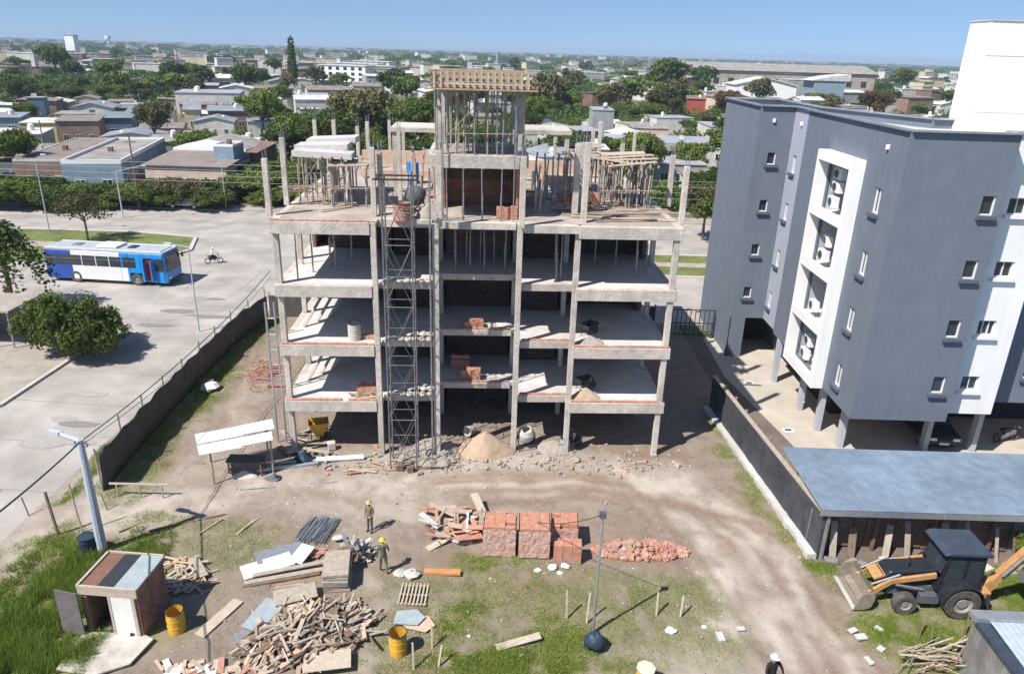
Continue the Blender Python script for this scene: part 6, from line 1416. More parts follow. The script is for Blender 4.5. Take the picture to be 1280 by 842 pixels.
# kiosk hut (brick box with open door)
p = atg(150, 796); hut = thing('brick_hut', 'small brick hut with open grey door and boarded roof in the left foreground', 'hut', (p.x-.1, p.y, p.z-.02), rad(-4))
w, d, h = 1.95, 1.7, 1.95
q = MB(); q.box(-w/2, -w/2+.15, 0, d, 0, h); q.box(w/2-.15, w/2, 0, d, 0, h); q.box(-w/2+.15, w/2-.15, d-.15, d, 0, h); q.box(-w/2+.15, -w/2+.2, 0, .15, 0, h-.3); q.build('wall', M['brick_old'], hut)
q = MB(); q.box(-w/2-.04, w/2+.04, -.06, -.002, h-.26, h); q.box(-.02, .06, -.06, -.001, 0, h-.262); q.box(w/2-.2, w/2-.08, -.06, -.001, 0, h-.262); q.build('door_frame', M['wood_pale'], hut)
MB().box(.062, w/2-.202, -.045, -.002, .02, h-.27).build('front_panel', M['white_sheet'], hut)
MB().bx((-w/2-.42, -.12, .93), (.85, .045, 1.75), rad(-8)).build('door', M['door_grey'], hut)
MB().box(-w/2+.2, w/2-.2, .2, d-.2, .01, .05).build('floor', M['concrete_dark'], hut)
q = MB(); q.box(-w/2-.05, -w/2+.03, -.06, d+.05, h+.001, h+.13); q.box(-w/2-.05, w/2+.05, d, d+.06, h+.001, h+.13); q.box(-w/2-.05, w/2+.05, -.07, .0, h+.001, h+.1); q.build('roof_rim', M['wood_pale'], hut)
MB().box(-w/2+.04, -.35, .01, d-.01, h+.002, h+.07).build('roof_board', mat('red_brown_board', (.20, .105, .08), var=.2, scale=3, bump=.15), hut); MB().box(-.34, .22, .01, d-.01, h+.002, h+.085).build('roof_board', M['steel_dark'], hut); MB().box(.23, w/2+.05, -.02, d+.08, h+.002, h+.075).build('roof_sheet', M['bluesheet'], hut)
t = MB().prism([(-1.1, -1.6), (.2, -1.8), (1.1, -1.3), (1.35, -.2), (.9, .02), (-1.1, .02)], 0, .06).build('slab', M['concrete']); t.location = (p.x-.1, p.y, p.z+.02); t['kind'] = 'structure'; t.name = 'concrete_path'
q = MB().bx((0, 0, .1), (.34, .24, .16)); o = q.build('box', M['steel_dark'], bevel=.03); put(o, 171, 796, .03, .4); tag(o, 'small black box on the ground before the brick hut', 'box')
# drums
pb1 = atg(222, 788); drum('yellow oil drum standing right of the brick hut', pb1, .29, .85)
pb2 = atg(498, 815); drum('yellow oil drum with rusty rim standing right of the scrap wood heap', pb2, .29, .85)
p = atg(112, 690); drum('dark green plastic barrel in the weeds by the stout pole', p, .3, .7, 'tarp', 'barrel', 'barrel', False)
o = MB().bx((0, 0, .03), (1.9, .42, .05)).build('board', M['wood_pale']); put(o, 275, 775, .02, rad(68)); tag(o, 'single wide pale plank lying alone on bare earth', 'plank')
# shelter with white sheet roof
p = atg(268, 606); p2 = atg(342, 592); sh = thing('work_shelter', 'work shelter with patched white sheet roof on thin posts left of the unfinished building', 'shelter', (p.x, p.y, p.z-.03), math.atan2(p2.y-p.y, p2.x-p.x)); L = (p2-p).length
for x, y, z in ((0, 0, 1.75), (L, 0, 1.85), (0, 2.0, 1.6), (L, 2.0, 1.7)): MB().tube((x, y, 0), (x, y, z), .045, 7).build('post', M['wood_grey'], sh)
for i, (x0, x1, y0, y1, z0, z1) in enumerate(((-.45, L*.55, -.3, .75, 1.80, 1.74), (L*.5, L+.1, -.3, .7, 1.89, 1.82), (-.5, L*.6, .72, 1.9, 1.83, 1.76), (L*.55, L+.3, .8, 2.0, 1.9, 1.8))):
    MB().extr([(x0, y0, z0), (x1, y0+R.uniform(-.05, .1), z0+.03), (x1+.05, y1, z1+.03), (x0-.05, y1+R.uniform(-.1, .1), z1)], (0, 0, .025)).build('roof_sheet', M['white_sheet'], sh)
q = MB(); q.bar((0, 0, 1.72), (L, 0, 1.82), .06); q.bar((0, 2, 1.6), (L, 2, 1.7), .06); q.bar((0, 0, 1.72), (0, 2, 1.6), .06); q.bar((L, 0, 1.82), (L, 2, 1.7), .06); q.build('rail', M['wood_grey'], sh)
t = thing('workbench', 'dark workbench in the shade of the white roofed work shelter', 'bench', (p.x+1.1, p.y+1.1, p.z), 0); MB().box(-.8, .9, -.35, .35, .7, .76).build('top', M['steel_dark'], t)
for x in (-.7, .8):
    for y in (-.28, .28): MB().box(x-.03, x+.03, y-.03, y+.03, 0, .699).build('leg', M['wood_dark'], t)
o = heap('sack_pile', 'pale oval covered pile under the front edge of the work shelter', 'heap', (atg(306, 596)), (.6, .28, .3), 'bag', 2)
o = heap('scrap_metal', 'dark tangled scrap at the right post of the work shelter', 'heap', (atg(343, 600)), (.42, .25, .3), 'chassis', 5, 16, 6, .35)
# pipes on the ground
for i, (a, b, r_, m_, lb) in enumerate((((322, 592), (398, 581), .09, 'galv', 'grey pipe lying left of the white pipe'), ((396, 578), (455, 574), .13, 'white', 'white pipe lying in front of the unfinished building'), ((340, 582), (400, 577), .07, 'bluesheet', 'thin pale blue pipe behind the grey pipe'), ((430, 586), (505, 588), .05, 'wood', 'brown batten beside the pipes'), ((300, 613), (420, 603), .03, 'steel', 'thin steel rod in front of the pipes'))):
    A, Bv = atg(*a), atg(*b); o = MB().tube((0, 0, r_), Bv-A+Vector((0, 0, r_)), r_, 10).build('pipe', M[m_]); o.location = A; tag(o, lb, 'pipe')
rr = random.Random(21)
def plank_at(px, py, L, w, a, label, group, mt='wood', th=.03, dz=0, tilt=0, nm='board'):
    o = MB().bx((0, 0, 0), (L, w, th), 0, 0, tilt).build('board', M[mt]); put(o, px, py, dz+th/2+abs(math.sin(tilt))*L*.5, a); o.name = nm; return tag(o, label, nm.replace('_', ' '), group)
for i in range(12): plank_at(rr.uniform(440, 500), rr.uniform(578, 592), rr.uniform(.5, 1.6), .1, rr.uniform(-.5, .5), 'board in the small litter of wood before the hoist tower', 'boards before the hoist tower', rr.choice(['wood', 'wood_pale', 'brick_course']), dz=.01*i)
# blocks / boulders in front of building
for px, py, sx, sy, sz, lb in ((500, 588, .32, .3, .35, 'small brown box in front of the hoist tower'), (513, 590, .3, .26, .3, 'pale block right of the small brown box')):
    o = MB().bx((0, 0, sz/2), (sx, sy, sz)).build('block', M['wood_dark' if 'brown' in lb else 'plaster'], bevel=.02); put(o, px, py, 0, .2); tag(o, lb, 'block')
for i in range(16):
    px, py = rr.uniform(505, 565), rr.uniform(560, 583); q = MB(); s = rr.uniform(.18, .42); q.blob((0, 0, s*.35), (s*1.3, s, s*.7), rr, 8, 5, .18); o = q.build('rubble_lump', M['rubble'], smooth=False); put(o, px, py, -.03, rr.uniform(0, 6)); tag(o, 'grey rubble lump in the pile right of the hoist tower', 'rubble', 'rubble lumps right of the hoist tower')
heap('sand_heap', 'large tan sand heap at the foot of the middle bay', 'sand heap', atg(606, 565), (1.5, .95, 1.15), 'sand', 7, 40, 16, .05)
heap('sand_heap', 'grey debris heap behind the hoist tower at ground level', 'heap', atg(545, 560), (1.3, .8, .55), 'rubble', 8, 26, 9, .2)
heap('sand_heap', 'low grey cement mound beside the white basin at ground level', 'heap', atg(690, 560), (1.3, .6, .4), 'rubble', 12, 26, 9, .15)
# basin / mixer at 655,545
t = thing('mixer', 'small concrete mixer with pale drum at the foot of the right middle column', 'concrete mixer', atg(657, 560), .3); MB().ring((0, 0, .75), (-.1, -.4, .9), [(-.4, .001), (-.38, .28), (-.1, .42), (.2, .4), (.42, .26), (.40, .22), (.1, .3), (.1, .001)], 18).build('drum', M['bag'], t)
q = MB()
for s in (-1, 1): q.tube((s*.45, -.35, 0), (s*.45, 0, .8), .03, 6); q.tube((s*.45, .35, 0), (s*.45, 0, .8), .03, 6)
q.tube((-.45, 0, .8), (.45, 0, .8), .03, 6); q.tube((-.45, -.35, .25), (.45, -.35, .25), .03, 6); q.build('frame', M['steel_dark'], t); MB().tube((.48, .3, .18), (.56, .3, .18), .18, 14).build('wheel', M['rubber'], t)
t = thing('tank', 'round pale bucket lying dark side out above the sand heap', 'bucket', atg(588, 545), .5); MB().ring((0, 0, .3), (-1, -.4, .2), [(-.3, .001), (-.3, .22), (.25, .28), (.25, .24), (-.2, .19), (-.2, .001)], 16).build('body', M['bag'], t)
for px, py, lb in ((683, 575, 'left'), (718, 578, 'right')):
    o = heap('twig_heap', 'small %s heap of twigs and stones before the right bays' % lb, 'heap', atg(px, py), (.35, .25, .3), 'wood_grey', px, 12, 5, .5)
drum('bluish pale drum at the foot of the right middle column', atg(706, 563), .26, .75, 'bluesheet', 'drum', 'drum')
wheelbarrow('black wheelbarrow leaning by the column at ground level of the right bay', atg(716, 562), .9)
t = thing('yellow_hopper', 'yellow sheet metal hopper standing under the left bay at ground level', 'hopper', atg(400, 552), .3); MB().add([(-.5, -.4, 1.2), (.5, -.4, 1.2), (.5, .4, 1.2), (-.5, .4, 1.2), (-.15, -.12, .35), (.15, -.12, .35), (.15, .12, .35), (-.15, .12, .35)], [(4, 5, 6, 7), (0, 1, 5, 4), (1, 2, 6, 5), (2, 3, 7, 6), (3, 0, 4, 7)]).build('funnel', M['yellow'], t)
for x in (-.4, .4):
    for y in (-.3, .3): MB().tube((x, y, 0), (x, y, 1.15), .025, 6).build('leg', M['steel_dark'], t)
heap('bag_pile', 'dark heap in the shade beneath the left bay', 'heap', atg(380, 578), (.55, .35, .7), 'tarp', 31, 16, 7, .2)
o = MB().bx((0, 0, .22), (.4, .34, .42)).build('bucket', M['bag'], bevel=.04); put(o, 415, 562, 0, .3); tag(o, 'pale square bucket under the left bay in the sun', 'bucket')
for i in range(30): plank_at(rr.uniform(355, 410), rr.uniform(540, 575), rr.uniform(.4, 1.3), rr.uniform(.08, .3), rr.uniform(0, 3), 'scrap board in the litter under the left bay', 'scrap boards under the left bay', rr.choice(['wood_grey', 'wood_pale', 'rubble', 'wood_dark']), dz=rr.uniform(0, .2), tilt=rr.uniform(-.2, .2), nm='scrap_board')
# reddish rebar coils / mesh pile at left of building
q = MB(); rr = random.Random(14)
for i in range(70):
    c = (rr.gauss(0, .55), rr.gauss(0, .75), rr.uniform(.05, .4)); r_ = rr.uniform(.25, .6); a0 = rr.uniform(0, 6)
    pts_ = [(c[0]+r_*math.cos(a0+k*.5), c[1]+r_*math.sin(a0+k*.5), c[2]+rr.uniform(-.03, .03)) for k in range(rr.randint(4, 10))]; q.path(pts_, .02, 4)
o = q.build('rebar_coil', M['brick_course']); put(o, 333, 468, 0); tag(o, 'tangled heap of reddish rusty rebar left of the unfinished building', 'rebar heap', kind='stuff')
o = MB().path([(0, 0, .1), (.8, .05, .12), (1.4, -.1, .12), (1.7, -.6, .1), (1.8, -1.1, .05)], .05, 7).build('hose', mat('hose_red', (.5, .05, .03), rough=.5, bump=0)); put(o, 335, 485); tag(o, 'bright red hose by the rebar heap', 'hose')
t = thing('debris_sheet', 'crumpled white sheet lying in the shade by the side fence', 'sheet', atg(263, 487)); q = MB(); q.blob((0, 0, .15), (.55, .5, .35), rr, 9, 5, .35); q.build('sheet', M['white_sheet'], t)
# rebar bundle, sheets, timber stack
q = MB(); rr = random.Random(5)
A = atg(393, 666)
for i in range(48):
    x = -.62+i*.026; q.tube((x+rr.uniform(-.03, .03), -.75+rr.uniform(-.15, .15), .04+rr.uniform(0, .16)), (x+.22+rr.uniform(-.05, .05), .8+rr.uniform(-.15, .15), .05+rr.uniform(0, .2)), .018, 5)
o = q.build('rebar_bundle', M['rebar']); o.location = A; o.rotation_euler.z = -.05; tag(o, 'bundle of bluish grey steel rods lying side by side in the yard', 'rods')
for i, (px, py, L_, w_, a, dz, tl, mt_2, lb) in enumerate([(335, 712, 1.9, .85, .55, .12, .0, 'white_sheet', 'big pale sheet on top of the panel stack, nearest'), (350, 696, 1.8, .8, .5, .05, .02, 'galv', 'grey sheet under the big pale sheet'), (378, 700, .9, .6, 1.2, .2, -.2, 'white_sheet', 'small triangular pale sheet right of the big pale sheet'),
                                             (358, 722, 3.0, .22, .33, .03, 0, 'wood_grey', 'long grey beam under the panel stack, front one'), (368, 715, 3.0, .2, .36, .12, 0, 'wood_grey', 'long grey beam under the panel stack, rear one'), (352, 727, 2.8, .12, .32, .0, 0, 'wood_dark', 'dark long batten in front of the panel stack')]):
    o = MB().bx((0, 0, 0), (L_, w_, .05), 0, 0, tl).build('sheet' if 'sheet' in lb else 'beam', M[mt_2]); put(o, px, py, dz+.06, a); tag(o, lb, 'sheet' if 'sheet' in lb else 'beam')
for i in range(9): plank_at(362+rr.uniform(-2, 2), 730+i*2.2, 1.1, .05, .28+rr.uniform(-.03, .03), 'thin batten in the row of battens below the panel stack', 'row of thin battens', rr.choice(['wood', 'wood_pale', 'brick_course']), nm='batten')
for i in range(4): plank_at(398+rr.uniform(-8, 8), 690+rr.uniform(-5, 5), .7, .3, rr.uniform(0, 2), 'rusty orange sheet scrap between rods and timber stack', 'rusty sheet scraps', 'brick_course', dz=.04*i, tilt=.1)
p = atg(423, 725); t = thing('timber_stack', 'stack of grey formwork panels with offcuts on top, left of the walking worker', 'timber stack', p, .12)
for k in range(6): MB().bx((rr.uniform(-.06, .06), rr.uniform(-.06, .06), .06+k*.13), (.95, 1.5, .09), rr.uniform(-.06, .06)).build('panel', M['wood_grey'], t)
pc = atg(436, 716)
for i in range(50):
    q_ = rr.random(); x, y = pc.x+rr.gauss(.05, .33), pc.y+rr.gauss(.85, .36); h_ = .12+1.0*math.exp(-((x-pc.x)**2+(y-pc.y-.75)**2)/.25)*rr.uniform(.3, 1)
    o = MB().bx((0, 0, 0), (rr.uniform(.35, .95), rr.uniform(.06, .2), .035)).build('offcut', M[rr.choice(['wood_pale', 'white_sheet', 'wood_dark', 'galv', 'wood', 'wood_grey'])]); o.location = (x, y, h_); o.rotation_euler = (rr.uniform(-.3, .3), rr.uniform(-.4, .4), rr.uniform(0, 3)); tag(o, 'short offcut in the pile behind the grey panel stack', 'offcut', 'offcuts behind the panel stack')
heap('offcut_mound', 'dark mound of scrap under the offcuts behind the grey panel stack', 'heap', (pc.x, pc.y+.75, pc.z), (.7, .6, .75), 'wood_dark', 6, 18, 7, .2)
sack(atg(424, 676)+Vector((0, 0, .1)), .4, 'pale full sack between the steel rods and the offcut pile', None, 1.1)
# scrap wood heap
c0 = atg(388, 797); pl0 = {}
for i in range(285):
    a = rr.uniform(0, 6.28); q_ = math.sqrt(rr.random()); x = c0.x+2.15*q_*math.cos(a)*(1.0)+rr.uniform(-.2, .2); y = c0.y+1.55*q_*math.sin(a)+.35*q_*math.cos(a)
    z = gz(x, y)+.04+(1-q_)**.8*.72*rr.uniform(.5, 1.05)
    key = rr.randrange(8)
    if key not in pl0:
        L_ = [.5, .7, .9, 1.1, 1.3, 1.5, .55, .8][key]; w_ = [.06, .09, .06, .08, .05, .08, .24, .14][key]; o = MB().bx((0, 0, 0), (L_, w_, .028)).build('board', M[['wood', 'wood_pale', 'wood_grey', 'wood', 'wood_pale', 'wood_grey', 'wood_dark', 'pinkboard'][key]]); pl0[key] = o
    else: o = pl0[key].copy(); C.objects.link(o)
    if rr.random() < .4: o.material_slots[0].link = 'OBJECT'; o.material_slots[0].material = M[rr.choice(['wood', 'wood_grey', 'wood_grey', 'wood_dark', 'wood_dark'])]
    o.location = (x, y, z); o.rotation_euler = (rr.uniform(-.35, .35), rr.uniform(-.4, .4), rr.choice([.9, 1.2, 1.6, .5, 2.4])+rr.uniform(-.5, .5)); o.name = 'scrap_plank'; tag(o, 'broken board in the big heap of scrap wood', 'plank', 'boards of the scrap wood heap')
heap('heap_core', 'dark earth and splinters under the big scrap wood heap', 'heap', c0, (2.0, 1.35, .5), 'wood_dark', 4, 26, 8, .15)
for i, (px, py, a, m_) in enumerate([(322, 790, 1.0, 'galv'), (345, 770, .6, 'wood_pale'), (330, 775, 1.3, 'bluesheet'), (370, 752, .4, 'wood_grey'), (410, 835, .2, 'wood_pale')]):
    o = MB().bx((0, 0, 0), (1.5, .75, .03)).build('sheet', M[m_]); put(o, px, py, .12+.05*i, a); o.rotation_euler.x = .08; tag(o, ['grey sheet at the left foot of the scrap wood heap', 'pale plywood sheet at the upper left of the scrap wood heap', 'bluish sheet at the left of the scrap wood heap', 'grey sheet behind the scrap wood heap', 'pale plywood at the bottom front of the scrap wood heap'][i], 'sheet')
# scrap strip by hut
for i in range(75): plank_at(rr.uniform(188, 262), rr.uniform(700, 745), rr.uniform(.2, .9), rr.uniform(.05, .12), rr.uniform(0, 3), 'wood scrap in the litter behind the brick hut', 'wood scraps behind the brick hut', rr.choice(['wood_pale', 'wood', 'wood_grey', 'pinkboard']), dz=rr.uniform(0, .15), tilt=rr.uniform(-.15, .15), nm='wood_scrap')
plank_at(250, 715, 1.3, .3, -.9, 'wide grey board at the right end of the wood litter', None, 'wood_grey', dz=.2); 
for px, py, L_, a, m_, lb in ((264, 660, 1.2, 1.1, 'wood', 'left leaning stick lying on the thin turf'), (307, 660, 1.1, 1.25, 'wood_pale', 'right pair stick lying on the thin turf'), (315, 655, 1.0, 1.1, 'wood', 'stick beside the right pair stick'), (205, 660, .9, .9, 'wood_dark', 'dark stick near the end of the fence'), (235, 655, 3.0, .45, 'wood_dark', 'long dark pole lying across the thin turf'), (163, 660, .9, .8, 'wood_dark', 'small dark stick behind the hut')):
    plank_at(px, py, L_, .07, a, lb, None, m_, .05)
# bottom edge debris
for i in range(45): plank_at(rr.uniform(190, 330), rr.uniform(832, 848), rr.uniform(.2, .8), rr.uniform(.06, .2), rr.uniform(0, 3), 'scrap piece in the litter along the bottom edge left of the scrap wood heap', 'scraps along the bottom edge', rr.choice(['wood_pale', 'brick_course', 'white_sheet', 'wood_grey', 'pinkboard']), dz=rr.uniform(0, .1), nm='scrap_piece')
for i, (px, py, h_, lb) in enumerate(((517, 838, .9, 'pale stake left of the others by the yellow drum'), (540, 812, .8, 'pale stake right of the yellow drum'), (548, 835, .7, 'pale short stake near the bottom edge'), (733, 780, 1.2, 'thin pale stake beside the post'), (708, 775, 1.1, 'thin pale stick left of the post'), (820, 770, .9, 'thin pale stick right of the post'), (850, 772, .8, 'thin curved pale stick near the track'))):
    o = MB().bar((0, 0, 0), (rr.uniform(-.1, .1), .25, h_), .06, .05).build('stake', M['wood_pale']); put(o, px, py, -.03); tag(o, lb, 'stake')
o = MB().bx((0, 0, .02), (1.6, .3, .035)).build('board', M['wood_pale']); put(o, 648, 806, .1, .35); o.rotation_euler.y = -.05; tag(o, 'weathered pale board lying in the long grass near the bottom', 'plank')
# slatted pallet and tarp
p = atg(517, 745); t = thing('pallet', 'slatted wooden pallet frame lying flat beside the walking path', 'pallet', p, -.02)
for i in range(8): MB().bx((-.48+i*.137, 0, .09), (.055, 1.15, .03)).build('slat', M['wood_pale'], t)
for y in (-.5, 0, .5): MB().bx((0, y, .04), (1.1, .07, .06)).build('bearer', M['wood'], t)
for i, (px, py, m_, lb) in enumerate(((510, 776, 'bluesheet', 'pale blue sheet lying on the near end of the slatted pallet'), (523, 781, 'pinkboard', 'pinkish board half covering the pale blue sheet'))):
    o = MB().prism([(-.5, -.3), (.35, -.42), (.62, -.05), (.3, .35), (-.4, .32)], 0, .03).build('sheet', M[m_]); put(o, px, py, .14-.06*i, .1-.2*i); tag(o, lb, 'sheet')
# orange board, stones
o = MB().bx((0, 0, .06), (1.4, .28, .1)).build('beam', mat('orange_board', (.50, .24, .10), scale=4, bump=.2)); put(o, 553, 718, 0, 0); tag(o, 'orange brown board lying right of the walking worker', 'beam')
for px, py, s in ((500, 720, .22), (514, 722, .28), (672, 715, .12), (690, 712, .18), (706, 710, .16), (838, 790, .17), (880, 785, .1), (700, 718, .1), (586, 798, .08)):
    q = MB(); q.blob((0, 0, s*.3), (s*1.2, s, s*.6), rr, 8, 5, .2); o = q.build('stone', M['bag' if px < 600 else 'white_sheet']); put(o, px, py, 0); tag(o, 'pale stone lying on the ground in the middle of the yard', 'stone', 'pale stones in the yard')
# ================================================================ BRICKS
def pallet_bricks(px, py, w_, d_, h_, rz, label, wrapped=True):
    p = atg(px, py); p.z += .02; t = thing('brick_pallet', label, 'brick pallet', (p.x, p.y+d_/2, p.z), rz)
    for y in (-d_*.4, 0, d_*.4): MB().bx((0, y, .05), (w_, .1, .1)).build('bearer', M['wood'], t)
    q = MB(); nx_, ny_, nz_ = int(w_/.33), int(d_/.18), int(h_/.18); rr = random.Random(px)
    for k in range(nz_):
        for i in range(nx_):
            for j in range(ny_):
                if 0 < i < nx_-1 and 0 < j < ny_-1 and k < nz_-1: continue
                if k == nz_-1 and rr.random() < .12: continue
                q.bx(((i-(nx_-1)/2)*w_/nx_+rr.uniform(-.006, .006), (j-(ny_-1)/2)*d_/ny_+rr.uniform(-.006, .006), .1+(k+.5)*.18), (w_/nx_-.01, d_/ny_-.01, .172), rr.uniform(-.02, .02))
    q.build('brick_stack', M['hollow'] if not wrapped else M['hollow'], t)
    if wrapped:
        q = MB(); n_ = 14; vs = []; fs = []; hh = .1+nz_*.18*.93; a, b = w_/2+.025, d_/2+.025
        per = [(-a, -b), (a, -b), (a, b), (-a, b)]; P = []
        for (x0, y0), (x1, y1) in zip(per, per[1:]+per[:1]):
            for k in range(n_): P.append((x0+(x1-x0)*k/n_, y0+(y1-y0)*k/n_))
        m_ = len(P)
        for z in range(7):
            for x, y in P: j_ = rr.uniform(-.012, .02); vs.append((x*(1+j_), y*(1+j_), .02+(hh-.02)*z/6+(rr.uniform(-.05, .05) if z == 6 else 0)))
        for z in range(6):
            for i in range(m_): fs.append((z*m_+i, z*m_+(i+1) % m_, (z+1)*m_+(i+1) % m_, (z+1)*m_+i))
        q.add(vs, fs); q.build('plastic_wrap', M['wrap'], t)
pallet_bricks(624, 697, 1.25, 1.15, 1.3, -.03, 'plastic wrapped pallet of orange hollow bricks, left one with leaning wood scraps beside it')
pallet_bricks(667, 700, 1.18, 1.2, 1.3, 0, 'plastic wrapped pallet of orange hollow bricks, middle and tallest')
pallet_bricks(705, 686, 1.05, 1.05, 1.05, -.05, 'plastic wrapped pallet of orange hollow bricks, right rear one behind the unwrapped stack')
pallet_bricks(709, 705, 1.1, .55, .72, -.05, 'unwrapped low stack of orange bricks in front of the right rear pallet', False)
rr = random.Random(6); b0 = None; c0 = atg(800, 692)
for i in range(290):
    a = rr.uniform(0, 6.28); q_ = math.sqrt(rr.random()); x = c0.x+1.95*q_*math.cos(a); y = c0.y+.62*q_*math.sin(a)+.1; z = gz(x, y)+.07+(1-q_)*.38*rr.uniform(.3, 1)
    if b0 is None:
        q = MB().bx((0, 0, 0), (.33, .18, .13)); b0 = q.build('brick', M['hollow']); o = b0
    else: o = b0.copy(); C.objects.link(o)
    if rr.random() < .3: o.material_slots[0].link = 'OBJECT'; o.material_slots[0].material = M[rr.choice(['brick_course', 'pinkboard', 'rubble'])]
    o.location = (x, y, z); o.scale = (rr.uniform(.4, 1), rr.uniform(.7, 1), rr.uniform(.6, 1)); o.rotation_euler = (rr.uniform(-.5, .5), rr.uniform(-.5, .5), rr.uniform(0, 6)); tag(o, 'broken orange brick in the loose heap right of the brick pallets', 'brick', 'bricks of the loose heap')
# broken panels left of pallets
for i in range(34):
    plank_at(rr.uniform(535, 602), rr.uniform(640, 682), rr.uniform(.4, 1.5), rr.uniform(.08, .35), rr.uniform(-.4, .4) if i % 2 else rr.uniform(0, 3), 'broken pinkish or white piece in the litter left of the brick pallets', 'broken pieces left of the brick pallets', rr.choice(['white_sheet', 'pinkboard', 'wood_pale', 'hollow', 'plaster', 'brick_course']), dz=rr.uniform(0, .35), tilt=rr.uniform(-.3, .3), nm='broken_panel')
for px, a in ((567, .05), (573, -.05), (598, .1), (605, -.1), (540, .5)):
    o = MB().bar((0, 0, 0), (a*1.2, .15, 1.0), .07).build('stake', M['wood_pale']); put(o, px, 662); tag(o, 'pale upright batten in the litter left of the brick pallets', 'stake', 'upright battens left of the brick pallets')
o = MB().bar((0, 0, .05), (.75, -1.3, .1), .07).build('pole', M['wood_dark']); put(o, 533, 660); tag(o, 'dark pole lying diagonally left of the brick pallets', 'pole')
# post with wires and dark bag
p = atg(741, 792); z = ztop(p, 643); t = thing('power_post', 'thin grey power post with a junction box on top beside the brick heap', 'post', p); MB().tube((0, 0, 0), (0, 0, z-p.z), .045, 9).build('pole', M['galv'], t); MB().bx((0, 0, z-p.z), (.22, .16, .2)).build('junction_box', M['chassis'], t); MB().bx((.02, .07, .75), (.07, .05, 1.2)).build('support_stake', M['wood_pale'], t)
wire((p.x, p.y, z), atg(667, 700)+Vector((.1, .5, 1.36)), .18, 'cable running from the top of the power post to the brick pallets', .014)
q = MB(); q.blob((0, 0, .3), (.36, .32, .42), random.Random(3), 12, 9, .13); o = q.build('tarp_bundle', M['tarp'], smooth=True); put(o, 743, 812, 0); tag(o, 'dark blue plastic wrapped bundle at the foot of the power post', 'bundle')
# branch heap lower right & heap core
rr = random.Random(9)
for i in range(60):
    o = MB().bar((0, 0, 0), (rr.uniform(.5, 1.4), rr.uniform(-.3, .3), rr.uniform(-.1, .25)), rr.uniform(.02, .05)).build('branch', M[rr.choice(['wood', 'wood_pale', 'wood_grey', 'wood_dark'])]); q = at(rr.uniform(1130, 1205), rr.uniform(818, 850)); o.location = (q.x-.3, q.y, .16+rr.uniform(0, .35)); o.rotation_euler.z = rr.uniform(-.5, .6); tag(o, 'dry stick in the brushwood heap beside the small shed at the bottom right', 'stick', 'sticks of the brushwood heap')
for px, py, a in ((1148, 800, 1.2), (1160, 815, 1.4), (1204, 800, 1.3)): o = MB().bar((0, 0, 0), (.3*math.cos(a), .2, .9), .05).build('stake', M['wood_dark']); q = at(px, py); o.location = (q.x, q.y, 0); tag(o, 'dark stick standing up from the brushwood heap', 'stick', 'upright sticks of the brushwood heap')
rr = random.Random(2)
for px, py in ((1075, 800), (1100, 815), (1085, 830), (1065, 792), (1098, 790), (900, 800), (925, 790)):
    o = MB().bx((0, 0, .04), (rr.uniform(.2, .4), rr.uniform(.12, .25), .06)).build('scrap', M['plaster']); q = at(px, py); o.location = (q.x, q.y, .13); o.rotation_euler.z = rr.uniform(0, 3); tag(o, 'small pale scrap on the ground right of the track', 'scrap', 'pale scraps right of the track')
# grass ground east of wall
# climbing shrub on shed wall
for px, py, s, lb in ((1262, 660, .45, 'leafy green shrub growing at the right end of the long shed'), (965, 560, .01, '')):
    if s > .1: q = at(px, py, 1.0); put_tree(P2[2], 'shrub', lb, (q.x, 24.9, .0), (s*.7, s*.35, s*.5), 1, cat='shrub')
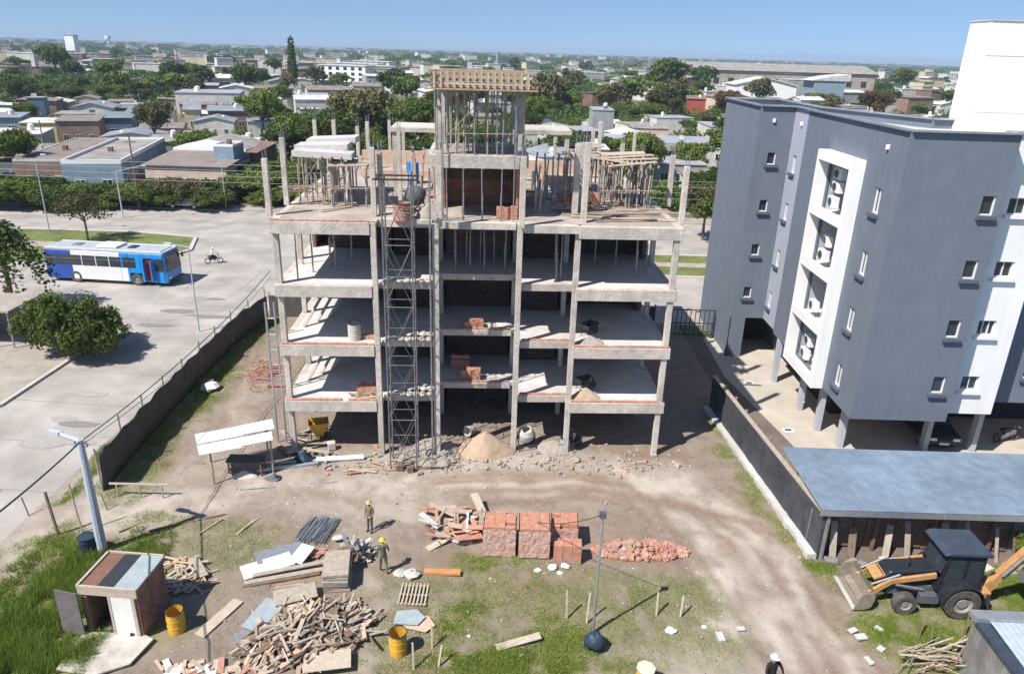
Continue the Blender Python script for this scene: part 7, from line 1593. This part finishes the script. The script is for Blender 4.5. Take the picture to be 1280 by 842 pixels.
# ================================================================ CAMERA, LIGHT, AIR
cam = bpy.data.cameras.new('camera'); cam.sensor_width = 36; cam.lens = FPX/1280*36; cam.clip_end = 20000; cam.clip_start = .5
co = bpy.data.objects.new('camera', cam); C.objects.link(co)
m = Matrix((RT, UP, -FW)).transposed().to_4x4(); m.translation = (0, 0, CH); co.matrix_world = m; S.camera = co
az = math.atan2(.64, .77); el = rad(52)
ld = Vector((math.cos(az)*math.cos(el), math.sin(az)*math.cos(el), -math.sin(el)))
sl = bpy.data.lights.new('sun', 'SUN'); sl.energy = SUN_E; sl.angle = rad(.55); sl.color = (1, .95, .88)
so = bpy.data.objects.new('sun', sl); C.objects.link(so); so.rotation_euler = (-ld).to_track_quat('Z', 'Y').to_euler()
w = bpy.data.worlds.new('World'); S.world = w; w.use_nodes = True; N = w.node_tree.nodes; L = w.node_tree.links
sk = N.new('ShaderNodeTexSky'); sk.sky_type = 'NISHITA'; sk.sun_disc = False; sk.sun_elevation = el; sk.sun_rotation = rad(230); sk.altitude = 50; sk.air_density = 1.0; sk.dust_density = SKY_DUST; sk.ozone_density = 5.0
tcw = N.new('ShaderNodeTexCoord'); va = N.new('ShaderNodeVectorMath'); va.operation = 'ADD'; va.inputs[1].default_value = (0, 0, SKY_LIFT)
L.new(tcw.outputs['Generated'], va.inputs[0]); L.new(va.outputs[0], sk.inputs[0]); L.new(sk.outputs[0], N['Background'].inputs[0]); N['Background'].inputs[1].default_value = SKY_STR
hz = bpy.data.materials.new('haze'); hz.use_nodes = True; n_ = hz.node_tree.nodes; n_.remove(n_['Principled BSDF']); pv = n_.new('ShaderNodeVolumePrincipled')
pv.inputs['Color'].default_value = (.62, .78, 1, 1); pv.inputs['Density'].default_value = HAZE_D; hz.node_tree.links.new(pv.outputs[0], n_['Material Output'].inputs['Volume'])
if HAZE_D > 0: tag(MB().box(-4700, 4700, -400, 9300, -1.2, 48).build('haze', hz), 'thin blue summer haze over the town', 'haze', kind='stuff')
S.view_settings.view_transform = 'Standard'; S.view_settings.look = 'None'; S.view_settings.exposure = EXPO; S.view_settings.gamma = 1
S.render.engine = 'CYCLES'
S.cycles.max_bounces = 5; S.cycles.diffuse_bounces = 2; S.cycles.transparent_max_bounces = 4; S.cycles.volume_bounces = 0
